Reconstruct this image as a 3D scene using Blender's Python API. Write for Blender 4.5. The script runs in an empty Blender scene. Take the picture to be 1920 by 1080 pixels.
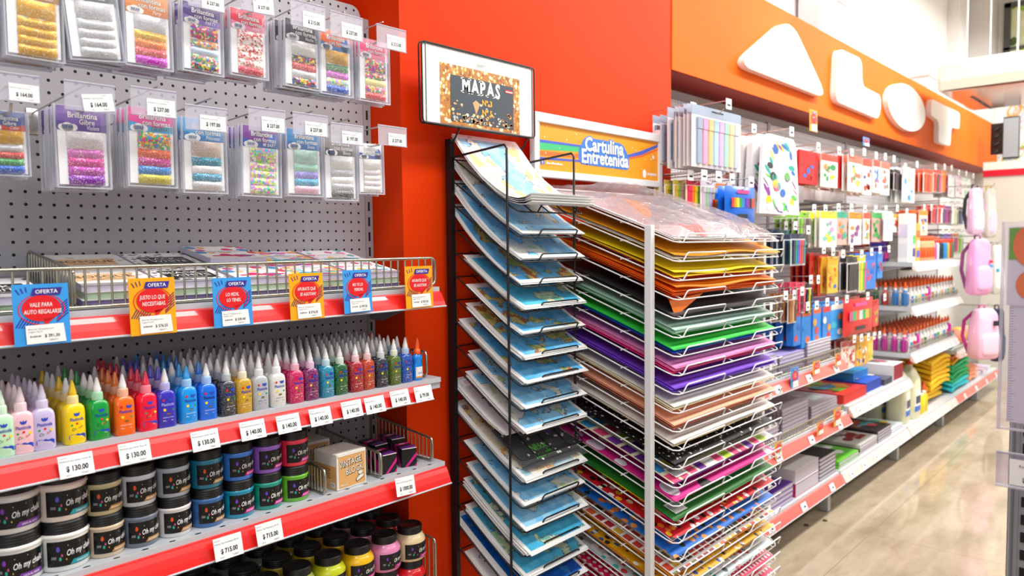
import bpy, bmesh, math, random
from mathutils import Vector, Matrix
random.seed(11)
SC = bpy.context.scene
COL = SC.collection
PI = math.pi

# ------------------------------------------------------------------ camera
# metres; X runs along the shop wall, Y towards the wall, Z up, floor at 0
EYE = 1.35
FPX, YAW, PITCH, ROLL = 1409.46, math.radians(47.628), math.radians(3.414), math.radians(-0.635)
_F = Vector((math.sin(YAW) * math.cos(PITCH), math.cos(YAW) * math.cos(PITCH), -math.sin(PITCH)))
_R = Vector((math.cos(YAW), -math.sin(YAW), 0))
_U = _R.cross(_F)
CR = _R * math.cos(ROLL) + _U * math.sin(ROLL)
CU = -_R * math.sin(ROLL) + _U * math.cos(ROLL)
cam_data = bpy.data.cameras.new('camera')
cam_data.sensor_width = 36.0
cam_data.lens = FPX * 36.0 / 1920.0
cam_data.clip_start = 0.05
cam_data.dof.use_dof = True
cam_data.dof.focus_distance = 1.75
cam_data.dof.aperture_fstop = 4.0
camera = bpy.data.objects.new('camera', cam_data)
COL.objects.link(camera)
camera.matrix_world = Matrix(((CR.x, CU.x, -_F.x, 0), (CR.y, CU.y, -_F.y, 0), (CR.z, CU.z, -_F.z, EYE), (0, 0, 0, 1)))
SC.camera = camera

# ------------------------------------------------------------------ world, lamps, exposure
SC.view_settings.view_transform = 'Standard'
SC.view_settings.look = 'None'
SC.view_settings.exposure = 0.10
SC.view_settings.gamma = 1.0
SC.view_settings.use_curve_mapping = False
SC.cycles.use_denoising = True
SC.cycles.max_bounces = 7
SC.cycles.transparent_max_bounces = 24
SC.cycles.caustics_reflective = False
SC.cycles.caustics_refractive = False
world = bpy.data.worlds.new('ambient_fill')  # even fill added from all around
SC.world = world
world.use_nodes = True
wn = world.node_tree.nodes['Background']
wn.inputs['Color'].default_value = (0.92, 0.96, 1.0, 1)
wn.inputs['Strength'].default_value = 0.24


def area(name, loc, size, power, rot=(0, 0, 0), col=(1, 0.97, 0.93)):
    d = bpy.data.lights.new(name, 'AREA')
    d.shape = 'RECTANGLE'
    d.size, d.size_y = size
    d.energy = power
    d.color = col
    o = bpy.data.objects.new(name, d)
    COL.objects.link(o)
    o.location = loc
    o.rotation_euler = rot
    return o


# the shop's rows of ceiling tubes above the aisle, out of the frame
area('ceiling_tube_light', (0.9, 0.25, 3.35), (3.2, 0.35), 72)
area('ceiling_tube_light', (4.4, 0.35, 3.45), (3.2, 0.35), 128)
area('ceiling_tube_light', (7.3, 0.30, 3.45), (2.6, 0.35), 125)
area('ceiling_tube_light', (3.0, -1.7, 3.4), (6.0, 0.4), 62)
area('ceiling_tube_light', (6.2, -1.6, 3.4), (3.0, 0.4), 80)  # added lamp, brightens the goods under the far shelves
# added fill light behind the camera, for faces the tubes leave dim
area('rear_fill_light', (-1.6, -1.9, 2.0), (2.6, 2.2), 27, (math.radians(82), 0, math.radians(-45)), (0.93, 0.96, 1.0))


def P(px, py, Y=None, X=None, Z=None):
    """the point of the place seen at a pixel, on the wall-parallel plane Y, the plane X or the height Z"""
    d = CR * ((px - 960) / FPX) - CU * ((py - 540) / FPX) + _F
    if Y is not None:
        t = Y / d.y
    elif X is not None:
        t = X / d.x
    else:
        t = (Z - EYE) / d.z
    return Vector((d.x * t, d.y * t, d.z * t + EYE))


# ------------------------------------------------------------------ materials
def lin(h):
    h = h.lstrip('#')
    r = []
    for i in (0, 2, 4):
        c = int(h[i:i + 2], 16) / 255
        r.append(c / 12.92 if c <= 0.04045 else ((c + 0.055) / 1.055) ** 2.4)
    return (r[0], r[1], r[2], 1)


_M = {}


def M(h, rough=0.5, metal=0.0, coat=0.0, emit=0.0):
    k = (h, rough, metal, coat, emit)
    if k in _M:
        return _M[k]
    m = bpy.data.materials.new('paint_' + h.lstrip('#'))
    m.use_nodes = True
    b = m.node_tree.nodes['Principled BSDF']
    b.inputs['Base Color'].default_value = lin(h)
    b.inputs['Roughness'].default_value = rough
    b.inputs['Metallic'].default_value = metal
    b.inputs['Coat Weight'].default_value = coat
    if emit:
        b.inputs['Emission Color'].default_value = lin(h)
        b.inputs['Emission Strength'].default_value = emit
    _M[k] = m
    return m


class NT:
    """short-hand for building a node tree"""
    def __init__(s, name, rough=0.5, metal=0.0, coat=0.0):
        s.m = bpy.data.materials.new(name)
        s.m.use_nodes = True
        s.t = s.m.node_tree
        s.b = s.t.nodes['Principled BSDF']
        s.b.inputs['Roughness'].default_value = rough
        s.b.inputs['Metallic'].default_value = metal
        s.b.inputs['Coat Weight'].default_value = coat

    def n(s, typ, **kw):
        n = s.t.nodes.new(typ)
        for k, v in kw.items():
            setattr(n, k, v)
        return n

    def link(s, a, b):
        s.t.links.new(a, b)

    def val(s, sock, v):
        if hasattr(v, 'is_output') or isinstance(v, bpy.types.NodeSocket):
            s.link(v, sock)
        else:
            sock.default_value = v

    def math(s, op, a, b=None, c=None):
        n = s.n('ShaderNodeMath', operation=op)
        s.val(n.inputs[0], a)
        if b is not None:
            s.val(n.inputs[1], b)
        if c is not None:
            s.val(n.inputs[2], c)
        return n.outputs[0]

    def vmath(s, op, a, b=None):
        n = s.n('ShaderNodeVectorMath', operation=op)
        s.val(n.inputs[0], a)
        if b is not None:
            s.val(n.inputs[1], b)
        return n.outputs['Value'] if op in ('LENGTH', 'DISTANCE', 'DOT_PRODUCT') else n.outputs[0]

    def sep(s, v):
        n = s.n('ShaderNodeSeparateXYZ')
        s.link(v, n.inputs[0])
        return n.outputs

    def comb(s, x, y, z=0.0):
        n = s.n('ShaderNodeCombineXYZ')
        for i, v in enumerate((x, y, z)):
            s.val(n.inputs[i], v)
        return n.outputs[0]

    def coord(s, which='Object'):
        return s.n('ShaderNodeTexCoord').outputs[which]

    def rand(s):
        return s.n('ShaderNodeObjectInfo').outputs['Random']

    def noise(s, vec, scale, detail=3.0, rough=0.5):
        n = s.n('ShaderNodeTexNoise')
        s.link(vec, n.inputs['Vector'])
        n.inputs['Scale'].default_value = scale
        n.inputs['Detail'].default_value = detail
        n.inputs['Roughness'].default_value = rough
        return n.outputs[0]

    def voro(s, vec, scale, rnd=1.0, metric='EUCLIDEAN'):
        n = s.n('ShaderNodeTexVoronoi', distance=metric)
        s.link(vec, n.inputs['Vector'])
        n.inputs['Scale'].default_value = scale
        n.inputs['Randomness'].default_value = rnd
        return n.outputs['Distance'], n.outputs['Color']

    def ramp(s, fac, stops, interp='CONSTANT'):
        n = s.n('ShaderNodeValToRGB')
        n.color_ramp.interpolation = interp
        e = n.color_ramp.elements
        while len(e) < len(stops):
            e.new(0.5)
        for i, (p, c) in enumerate(stops):
            e[i].position = p
            e[i].color = lin(c) if isinstance(c, str) else c
        s.link(fac, n.inputs[0])
        return n.outputs[0]

    def pick(s, fac, cols):
        return s.ramp(fac, [(i / len(cols), c) for i, c in enumerate(cols)])

    def mix(s, fac, a, b):
        n = s.n('ShaderNodeMix', data_type='RGBA')
        s.val(n.inputs[0], fac)
        s.val(n.inputs[6], lin(a) if isinstance(a, str) else a)
        s.val(n.inputs[7], lin(b) if isinstance(b, str) else b)
        return n.outputs[2]

    def color(s, c):
        s.val(s.b.inputs['Base Color'], lin(c) if isinstance(c, str) else c)
        return s.m

    def bump(s, h, strength=0.3, dist=0.01):
        n = s.n('ShaderNodeBump')
        n.inputs['Strength'].default_value = strength
        n.inputs['Distance'].default_value = dist
        s.link(h, n.inputs['Height'])
        s.link(n.outputs[0], s.b.inputs['Normal'])


_MC = {}


def cached(f):
    def g(*a):
        k = (f.__name__,) + a
        if k not in _MC:
            _MC[k] = f(*a)
        return _MC[k]
    return g


@cached
def m_wallpaint(h, h2):
    n = NT('wall_paint', 0.55)
    c = n.coord()
    f = n.noise(c, 2.2, 4)
    f2 = n.math('MULTIPLY', n.math('SUBTRACT', f, 0.42), 2.2)
    n.b.inputs['Roughness'].default_value = 0.62
    n.b.inputs['Specular IOR Level'].default_value = 0.12
    n.bump(n.noise(c, 90, 2), 0.06, 0.002)
    cl = n.n('ShaderNodeClamp')
    n.link(f2, cl.inputs[0])
    return n.color(n.mix(cl.outputs[0], h, h2))


@cached
def m_pegboard(h, pitch):
    n = NT('perforated_panel', 0.45, 0.0)
    x, y, z = n.sep(n.coord())
    fx = n.math('SUBTRACT', n.math('FRACT', n.math('DIVIDE', n.math('ADD', x, 10.0), pitch)), 0.5)
    fz = n.math('SUBTRACT', n.math('FRACT', n.math('DIVIDE', n.math('ADD', z, 10.0), pitch)), 0.5)
    d = n.math('SQRT', n.math('ADD', n.math('MULTIPLY', fx, fx), n.math('MULTIPLY', fz, fz)))
    hole = n.math('LESS_THAN', d, 0.13)
    return n.color(n.mix(hole, h, '08080a'))


@cached
def m_deck(h):
    n = NT('shelf_metal', 0.35, 0.0)
    x, y, z = n.sep(n.coord())
    fx = n.math('SUBTRACT', n.math('FRACT', n.math('DIVIDE', n.math('ADD', x, 10.0), 0.05)), 0.5)
    fy = n.math('SUBTRACT', n.math('FRACT', n.math('DIVIDE', n.math('ADD', y, 10.018), 0.05)), 0.5)
    fx = n.math('MULTIPLY', fx, 0.55)
    d = n.math('SQRT', n.math('ADD', n.math('MULTIPLY', fx, fx), n.math('MULTIPLY', fy, fy)))
    return n.color(n.mix(n.math('LESS_THAN', d, 0.07), h, '0a0a0c'))


@cached
def m_glitter(h, *pal):
    """foil glitter in one hue, or coloured confetti when a palette is given"""
    n = NT('glitter', 0.32, 0.35 if not pal else 0.1)
    c = n.vmath('ADD', n.coord(), n.comb(n.math('MULTIPLY', n.rand(), 7.0), 0.0, 0.0))
    dist, col = n.voro(c, 900 if not pal else 260)
    r = n.sep(col)
    if pal:
        base = n.pick(r[0], list(pal))
    else:
        base = h
    a = n.mix(n.math('GREATER_THAN', r[1], 0.9), base, n.mix(0.7, base, 'fffbe8'))
    a = n.mix(n.math('LESS_THAN', r[1], 0.14), a, n.mix(0.3, base, '100808'))
    n.bump(r[2], 0.5, 0.002)
    return n.color(a)


@cached
def m_clear(tint, gloss, edge=0.5, body=0.95):
    m = bpy.data.materials.new('clear_plastic')
    m.use_nodes = True
    t = m.node_tree
    t.nodes.clear()
    out = t.nodes.new('ShaderNodeOutputMaterial')
    tr = t.nodes.new('ShaderNodeBsdfTransparent')
    tr.inputs[0].default_value = lin(tint)
    gl = t.nodes.new('ShaderNodeBsdfPrincipled')
    gl.inputs['Base Color'].default_value = (body, body, min(1, body * 1.04), 1)
    gl.inputs['Roughness'].default_value = 0.12
    mx = t.nodes.new('ShaderNodeMixShader')
    fr = t.nodes.new('ShaderNodeLayerWeight')
    fr.inputs[0].default_value = 0.35
    ma = t.nodes.new('ShaderNodeMath')
    ma.operation = 'MULTIPLY_ADD'
    ma.inputs[1].default_value = edge
    ma.inputs[2].default_value = gloss
    t.links.new(fr.outputs['Facing'], ma.inputs[0])
    t.links.new(ma.outputs[0], mx.inputs[0])
    t.links.new(tr.outputs[0], mx.inputs[1])
    t.links.new(gl.outputs[0], mx.inputs[2])
    t.links.new(mx.outputs[0], out.inputs[0])
    return m


@cached
def m_film():
    """crinkled cellophane"""
    m = m_clear('fdf4f4', 0.12, 0.22, 0.55).copy()
    t = m.node_tree
    gl = [x for x in t.nodes if x.type == 'BSDF_PRINCIPLED'][0]
    co = t.nodes.new('ShaderNodeTexCoord')
    no = t.nodes.new('ShaderNodeTexNoise')
    no.inputs['Scale'].default_value = 9
    no.inputs['Detail'].default_value = 4
    bu = t.nodes.new('ShaderNodeBump')
    bu.inputs['Strength'].default_value = 1.0
    bu.inputs['Distance'].default_value = 0.06
    t.links.new(co.outputs['Object'], no.inputs['Vector'])
    t.links.new(no.outputs[0], bu.inputs['Height'])
    t.links.new(bu.outputs[0], gl.inputs['Normal'])
    gl.inputs['Roughness'].default_value = 0.08
    return m


@cached
def m_blobs(bg, cols, scale, thr, rnd=1.0, metric='EUCLIDEAN', ax=1.0):
    """printed motif scattered over a sheet (uv in metres)"""
    n = NT('printed_card', 0.45)
    u = n.coord('UV')
    if ax != 1.0:
        u = n.vmath('MULTIPLY', u, (1.0, ax, 1.0))
    d, c = n.voro(u, scale, rnd, metric)
    r = n.sep(c)
    return n.color(n.mix(n.math('LESS_THAN', d, thr), bg, n.pick(r[0], list(cols))))


@cached
def m_cells(cols, gap, scale, ax=1.0):
    """grid of printed squares with pale gaps"""
    n = NT('printed_card', 0.45)
    u = n.vmath('MULTIPLY', n.coord('UV'), (scale, scale * ax, 1.0))
    fl = n.vmath('FLOOR', u)
    w = n.n('ShaderNodeTexWhiteNoise', noise_dimensions='2D')
    n.link(fl, w.inputs['Vector'])
    x, y, z = n.sep(n.vmath('FRACTION', u))
    e = n.math('MINIMUM', n.math('MINIMUM', x, n.math('SUBTRACT', 1.0, x)), n.math('MINIMUM', y, n.math('SUBTRACT', 1.0, y)))
    return n.color(n.mix(n.math('LESS_THAN', e, 0.12), n.pick(w.outputs['Value'], list(cols)), gap))


@cached
def m_bands(*cols):
    """soft rainbow along the sheet's width"""
    n = NT('rainbow_card', 0.45)
    x, y, z = n.sep(n.coord('UV'))
    f = n.math('MULTIPLY', y, 1.9)
    return n.color(n.ramp(f, [(i / (len(cols) - 1), c) for i, c in enumerate(cols)], 'LINEAR'))


@cached
def m_map(sea, sea2, l1, l2, l3, thr):
    """printed map: white margin, sea and land (uv 0..1)"""
    n = NT('printed_map', 0.4)
    uv = n.coord('UV')
    x, y, z = n.sep(uv)
    e = n.math('MINIMUM', n.math('MINIMUM', x, n.math('SUBTRACT', 1.0, x)), n.math('MINIMUM', y, n.math('SUBTRACT', 1.0, y)))
    off = n.comb(n.math('MULTIPLY', n.rand(), 31.0), n.math('MULTIPLY', n.rand(), 17.0), 0.0)
    c = n.vmath('ADD', uv, off)
    f = n.noise(c, 2.3, 5, 0.55)
    g = n.noise(c, 7.0, 3)
    water = n.mix(n.ramp(g, [(0.45, (0, 0, 0, 1)), (0.55, (1, 1, 1, 1))], 'LINEAR'), sea, sea2)
    land = n.ramp(g, [(0.0, l1), (0.45, l2), (0.56, l3)], 'CONSTANT')
    a = n.mix(n.math('GREATER_THAN', f, thr), water, land)
    line = n.math('LESS_THAN', n.math('ABSOLUTE', n.math('SUBTRACT', f, thr)), 0.006)
    a = n.mix(line, a, '5a7890')
    return n.color(n.mix(n.math('LESS_THAN', e, 0.045), a, 'f4f3f1'))


@cached
def m_floor():
    n = NT('marble_tile', 0.07, 0.0)
    c = n.coord()
    s1 = n.vmath('MULTIPLY', c, (0.9, 2.4, 1.0))
    v = n.noise(s1, 2.6, 7, 0.62)
    v2 = n.noise(s1, 9.0, 5, 0.6)
    a = n.ramp(v, [(0.3, '85745c'), (0.46, '9c8c73'), (0.6, 'ad9e86'), (0.75, '937f63')], 'LINEAR')
    a = n.mix(n.math('MULTIPLY', v2, 0.30), a, 'c9bfaa')
    x, y, z = n.sep(c)
    T = 0.8
    fx = n.math('FRACT', n.math('DIVIDE', n.math('ADD', x, 10.0), T))
    fy = n.math('FRACT', n.math('DIVIDE', n.math('ADD', y, 10.13), T))
    ex = n.math('MINIMUM', fx, n.math('SUBTRACT', 1.0, fx))
    ey = n.math('MINIMUM', fy, n.math('SUBTRACT', 1.0, fy))
    g = n.math('LESS_THAN', n.math('MINIMUM', ex, ey), 0.0022)
    n.b.inputs['Specular IOR Level'].default_value = 0.6
    return n.color(n.mix(g, a, '8e7f68'))


@cached
def m_speckle(h, h2, scale, thr):
    n = NT('speckled', 0.5)
    d, c = n.voro(n.coord(), scale)
    r = n.sep(c)
    return n.color(n.mix(n.math('GREATER_THAN', r[0], thr), h, h2))


@cached
def m_sparkle(h):
    """glitter glue seen through a clear bottle"""
    n = NT('glitter_glue', 0.18, 0.0, 0.6)
    d, c = n.voro(n.coord(), 1100)
    r = n.sep(c)
    a = n.mix(n.math('GREATER_THAN', r[0], 0.90), h, n.mix(0.28, h, 'ffffff'))
    a = n.mix(n.math('LESS_THAN', r[0], 0.2), a, n.mix(0.2, h, '000000'))
    return n.color(a)


# ------------------------------------------------------------------ mesh builder
_FONT = {}


def glyphs(s, bold=0.0):
    k = (s, bold)
    if k not in _FONT:
        cu = bpy.data.curves.new('lettering', 'FONT')
        cu.body = s
        cu.size = 1.0
        cu.resolution_u = 2
        cu.offset = bold
        o = bpy.data.objects.new('lettering', cu)
        me = bpy.data.meshes.new_from_object(o)
        vs = [(v.co.x, v.co.y) for v in me.vertices]
        fs = [tuple(p.vertices) for p in me.polygons]
        bpy.data.objects.remove(o)
        bpy.data.curves.remove(cu)
        bpy.data.meshes.remove(me)
        x0 = min((v[0] for v in vs), default=0)
        x1 = max((v[0] for v in vs), default=1)
        _FONT[k] = ([(v[0] - (x0 + x1) / 2, v[1]) for v in vs], fs, x1 - x0)
    return _FONT[k]


def flat(o, r=(1, 0, 0), u=(0, 0, 1)):
    o, r, u = Vector(o), Vector(r), Vector(u)
    return lambda a, b: o + r * a + u * b


def round_poly(pts, r, n=5):
    out = []
    k = len(pts)
    for i in range(k):
        p, a, b = Vector(pts[i]), Vector(pts[i - 1]), Vector(pts[(i + 1) % k])
        da, db = (a - p), (b - p)
        rr = min(r, da.length * 0.45, db.length * 0.45)
        s, e = p + da.normalized() * rr, p + db.normalized() * rr
        for j in range(n + 1):
            t = j / n
            q = s * (1 - t) ** 2 + p * 2 * t * (1 - t) + e * t * t
            out.append((q.x, q.y))
    return out


def ellipse(cx, cy, a, b, n=24):
    return [(cx + a * math.cos(2 * PI * i / n), cy + b * math.sin(2 * PI * i / n)) for i in range(n)]


class MB:
    def __init__(s):
        s.v, s.f, s.mi, s.sm, s.uv, s.mats = [], [], [], [], [], []

    def mid(s, m):
        if m not in s.mats:
            s.mats.append(m)
        return s.mats.index(m)

    def add(s, vs, fs, m, smooth=False, uvs=None, T=None):
        b = len(s.v)
        for v in vs:
            v = Vector(v)
            s.v.append(T @ v if T is not None else v)
        i = s.mid(m)
        for k, f in enumerate(fs):
            s.f.append([b + q for q in f])
            s.mi.append(i)
            s.sm.append(smooth)
            s.uv.append([uvs[q] for q in f] if uvs else None)
        return s

    def box(s, lo, hi, m, T=None):
        (a, b, c), (d, e, f) = lo, hi
        v = [(a, b, c), (d, b, c), (d, e, c), (a, e, c), (a, b, f), (d, b, f), (d, e, f), (a, e, f)]
        return s.add(v, [(3, 2, 1, 0), (4, 5, 6, 7), (0, 1, 5, 4), (1, 2, 6, 5), (2, 3, 7, 6), (3, 0, 4, 7)], m, T=T)

    def rbox(s, lo, hi, r, m, seg=2, T=None, smooth=True):
        bm = bmesh.new()
        bmesh.ops.create_cube(bm, size=1)
        lo, hi = Vector(lo), Vector(hi)
        for v in bm.verts:
            v.co = Vector(((lo[i] + hi[i]) / 2 + v.co[i] * (hi[i] - lo[i]) for i in range(3)))
        bmesh.ops.bevel(bm, geom=bm.edges[:], offset=r, segments=seg, profile=0.5, affect='EDGES', clamp_overlap=True)
        bm.verts.index_update()
        s.add([v.co.copy() for v in bm.verts], [[v.index for v in f.verts] for f in bm.faces], m, smooth, T=T)
        bm.free()
        return s

    def loft(s, rings, m, smooth=True, caps=True, T=None):
        n = len(rings[0])
        vs = [p for r in rings for p in r]
        fs = []
        for i in range(len(rings) - 1):
            for j in range(n):
                k = (j + 1) % n
                fs.append((i * n + j, i * n + k, (i + 1) * n + k, (i + 1) * n + j))
        s.add(vs, fs, m, smooth, T=T)
        if caps:
            s.add(rings[0], [tuple(range(n))[::-1]], m, False, T=T)
            s.add(rings[-1], [tuple(range(n))], m, False, T=T)
        return s

    def lathe(s, prof, m, n=24, T=None, smooth=True, caps=True):
        return s.loft([[(r * math.cos(2 * PI * i / n), r * math.sin(2 * PI * i / n), z) for i in range(n)] for r, z in prof], m, smooth, caps, T)

    def tube(s, pts, r, m, n=6, closed=False):
        pts = [Vector(p) for p in pts]
        k = len(pts)
        rings, up = [], None
        for i in range(k):
            if closed:
                t = (pts[(i + 1) % k] - pts[i - 1]).normalized()
            else:
                t = (pts[min(i + 1, k - 1)] - pts[max(i - 1, 0)]).normalized()
            if up is None:
                up = Vector((0, 0, 1)) if abs(t.z) < 0.9 else Vector((1, 0, 0))
            up = (up - t * up.dot(t)).normalized()
            sd = t.cross(up)
            rings.append([pts[i] + up * (r * math.cos(2 * PI * j / n)) + sd * (r * math.sin(2 * PI * j / n)) for j in range(n)])
        if closed:
            rings.append(rings[0])
        return s.loft(rings, m, True, not closed)

    def poly(s, pts, m, place):
        return s.add([place(a, b) for a, b in pts], [tuple(range(len(pts)))], m)

    def rect(s, x0, y0, x1, y1, m, place, n=1):
        vs, fs = [], []
        for i in range(n + 1):
            x = x0 + (x1 - x0) * i / n
            vs += [place(x, y0), place(x, y1)]
        for i in range(n):
            fs.append((2 * i, 2 * i + 2, 2 * i + 3, 2 * i + 1))
        return s.add(vs, fs, m)

    def text(s, txt, size, m, place, x=0.0, y=0.0, bold=0.0, sx=1.0, shear=0.0, rot=0.0, align='c'):
        vs, fs, w = glyphs(txt, bold)
        dx = 0 if align == 'c' else (w / 2 if align == 'l' else -w / 2)
        ca, sa = math.cos(rot), math.sin(rot)
        out = []
        for a, b in vs:
            a, b = ((a + dx) * sx + b * shear) * size, b * size
            out.append(place(x + a * ca - b * sa, y + a * sa + b * ca))
        return s.add(out, fs, m)

    def textw(s, txt, size, width, m, place, x=0.0, y=0.0, bold=0.0, **k):
        return s.text(txt, size, m, place, x, y, bold, width / (size * glyphs(txt, 0.0)[2]), **k)

    def prism(s, pts, m, place, nrm, depth, bev=0.0):
        """solid slab of an outline, standing off along nrm"""
        nrm = Vector(nrm)
        n = len(pts)
        base = [place(a, b) for a, b in pts]
        top = [p + nrm * depth for p in base]
        s.add(base + top, [(j, (j + 1) % n, n + (j + 1) % n, n + j) for j in range(n)], m)
        s.add(top, [tuple(range(n))], m)
        s.add(base, [tuple(range(n))[::-1]], m)
        return s

    def slab(s, prof, x0, x1, t, m, nx=6, wave=None, uvm=True, msides=None):
        """sheet following a (y, z) profile between x0 and x1, t thick; uv in metres along x and the profile (or 0..1)"""
        L = [0.0]
        for a, b in zip(prof, prof[1:]):
            L.append(L[-1] + math.hypot(b[0] - a[0], b[1] - a[1]))
        vs, uv = [], []
        for lay in (0, 1):
            for i, (y, z) in enumerate(prof):
                for j in range(nx + 1):
                    x = x0 + (x1 - x0) * j / nx
                    w = wave(j / nx, i / (len(prof) - 1)) if wave else 0.0
                    vs.append((x, y, z + w - (t if lay else 0)))
                    uv.append((x - x0, L[i], 0) if uvm else (j / nx, L[i] / L[-1], 0))
        k, n = nx + 1, len(prof)
        o = k * n
        fs = []
        for i in range(n - 1):
            for j in range(nx):
                a, b, c, d = i * k + j, i * k + j + 1, (i + 1) * k + j + 1, (i + 1) * k + j
                fs += [(a, b, c, d), (o + d, o + c, o + b, o + a)]
        uv = [q[:2] for q in uv]
        s.add(vs, fs, m, True, uv)
        sd = []
        for i in range(n - 1):
            sd += [(i * k, (i + 1) * k, o + (i + 1) * k, o + i * k), ((i + 1) * k + nx, i * k + nx, o + i * k + nx, o + (i + 1) * k + nx)]
        for j in range(nx):
            sd += [(j + 1, j, o + j, o + j + 1), ((n - 1) * k + j, (n - 1) * k + j + 1, o + (n - 1) * k + j + 1, o + (n - 1) * k + j)]
        s.add(vs, sd, msides or m, False, uv)
        return s

    def mesh(s, name):
        me = bpy.data.meshes.new(name)
        me.from_pydata([tuple(v) for v in s.v], [], s.f)
        for m in s.mats:
            me.materials.append(m)
        me.polygons.foreach_set('material_index', s.mi)
        me.polygons.foreach_set('use_smooth', s.sm)
        if any(u for u in s.uv):
            lay = me.uv_layers.new(name='uv')
            for p, u in zip(me.polygons, s.uv):
                if u:
                    for li, q in zip(p.loop_indices, u):
                        lay.data[li].uv = q
        me.update()
        return me

    def build(s, name, parent=None, world=False):
        """link as one mesh object; world=True when the shape is in world coordinates and the parent is not turned"""
        if world and parent is not None:
            for v in s.v:
                v -= parent.location
        return link(name, s.mesh(name), parent)


def link(name, data, parent=None, loc=None):
    o = bpy.data.objects.new(name, data)
    COL.objects.link(o)
    if parent is not None:
        o.parent = parent
    if loc is not None:
        o.location = loc
    return o


def tag(o, label, cat, group=None, kind=None):
    if len(label.split()) > 16:
        print('LONG', len(label.split()), label)
    o['label'] = label
    o['category'] = cat
    if group:
        o['group'] = group
    if kind:
        o['kind'] = kind
    return o


def thing(name, label, cat, loc=(0, 0, 0), rotz=0.0, group=None):
    o = link(name, None)
    o.empty_display_size = 0.03
    o.location = loc
    o.rotation_euler = (0, 0, rotz)
    return tag(o, label, cat, group)


def struct(mb, name):
    o = mb.build(name)
    o['kind'] = 'structure'
    return o


def copy_tree(o, parent=None):
    c = o.copy()
    COL.objects.link(c)
    if parent is not None:
        c.parent = parent
        c.matrix_parent_inverse = o.matrix_parent_inverse
    for ch in list(o.children):
        copy_tree(ch, c)
    return c


def own_mats(o, mats):
    """give one object its own colours on shared mesh data"""
    for sl, m in zip(o.material_slots, mats):
        if m is not None:
            sl.link = 'OBJECT'
            sl.material = m


ORD = ['first', 'second', 'third', 'fourth', 'fifth', 'sixth', 'seventh', 'eighth', 'ninth', 'tenth', 'eleventh', 'twelfth', 'thirteenth',
       'fourteenth', 'fifteenth', 'sixteenth', 'seventeenth', 'eighteenth', 'nineteenth', 'twentieth', 'twenty-first', 'twenty-second', 'twenty-third', 'twenty-fourth', 'twenty-fifth', 'twenty-sixth']
WHITE = M('f2f1ef', 0.45)
PAPER = M('f3f2f0', 0.6)
INK = M('1a1a20', 0.6)
GREYINK = M('6b6b75', 0.6)
BLACKW = M('0b0b0d', 0.35)
CHROME = M('b9b6a4', 0.25, 0.9)

# ================================================================== the setting
WY = 1.755          # wall behind the shelving
mb = MB(); mb.box((-3.2, -4.2, -0.05), (11.5, 1.9, 0.0), m_floor()); struct(mb, 'floor')
mb = MB(); mb.box((1.31, 1.80, 0), (11.5, 1.9, 3.9), M('f1f0ee', 0.6)); struct(mb, 'wall_back')
mb = MB(); mb.box((-3.2, 1.80, 0), (1.31, 1.9, 3.9), m_wallpaint('b02404', '9a1c02')); struct(mb, 'wall_red')
mb = MB(); mb.box((9.4, -4.2, 0), (9.5, 1.8, 3.9), M('efeeea', 0.6)); struct(mb, 'wall_end')
mb = MB(); mb.box((6.0, -4.2, 3.9), (11.5, 1.9, 3.95), M('ecebe8', 0.7)); struct(mb, 'ceiling')
# red painted pillar, two panels
mb = MB(); mb.box((1.305, 1.585, 0), (1.965, 1.80, 3.9), m_wallpaint('e43a00', 'd23000')); struct(mb, 'pillar_red')
mb = MB(); mb.box((1.965, 1.589, 0), (2.705, 1.80, 3.9), m_wallpaint('e43c03', 'dc3602')); struct(mb, 'pillar_side')
# pilasters on the white wall high above the sign
mb = MB(); mb.box((8.05, 1.70, 2.55), (8.35, 1.80, 3.9), M('e9e8e6', 0.6)); struct(mb, 'trim_1')
mb = MB(); mb.box((8.9, 1.62, 2.3), (9.4, 1.80, 3.9), M('e4e4e2', 0.6)); struct(mb, 'trim_2')

# orange fascia over the shelving
ORANGE = m_wallpaint('f0690f', 'ea5f0c')  # brighter than the pillar: its stronger light is put into the colour
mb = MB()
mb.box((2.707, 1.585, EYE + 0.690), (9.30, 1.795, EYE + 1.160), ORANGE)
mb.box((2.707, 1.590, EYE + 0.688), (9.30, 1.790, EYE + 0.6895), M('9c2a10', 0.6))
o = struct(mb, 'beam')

# window in the end wall, greenery outside it
wf = MB()
WX = 9.398
a, b = P(1884, 8, X=WX), P(1990, 150, X=WX)
y0, y1, z0, z1 = b.y, a.y, b.z - 0.05, a.z
for lo, hi in (((y0, z0), (y1, z0 + 0.05)), ((y0, z1 - 0.05), (y1, z1)), ((y0, z0), (y0 + 0.05, z1)), ((y1 - 0.06, z0), (y1, z1)),
               ((y0, z0 + 0.42), (y1, z0 + 0.45)), ((y1 - 0.36, z0), (y1 - 0.33, z1))):
    wf.box((WX - 0.03, lo[0], lo[1]), (WX + 0.01, hi[0], hi[1]), M('5c5f5c', 0.4))
win = struct(wf, 'window_1')
g = MB()
gv = [(WX - 0.004, y0 + 0.02, z0 + 0.02), (WX - 0.004, y1 - 0.02, z0 + 0.02), (WX - 0.004, y1 - 0.02, z1 - 0.02), (WX - 0.004, y0 + 0.02, z1 - 0.02)]
g.add(gv, [(0, 3, 2, 1)], m_blobs('eaf6c8', ('b4d84a', 'f4fbe0', '8fb83a', 'fdfff4', '4f6a34'), 9.0, 0.55), uvs=[(0, 0), (y1 - y0, 0), (y1 - y0, z1 - z0), (0, z1 - z0)])
pane = g.build('pane', win)
pane['label'] = 'pane with green leaves outside'

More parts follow.
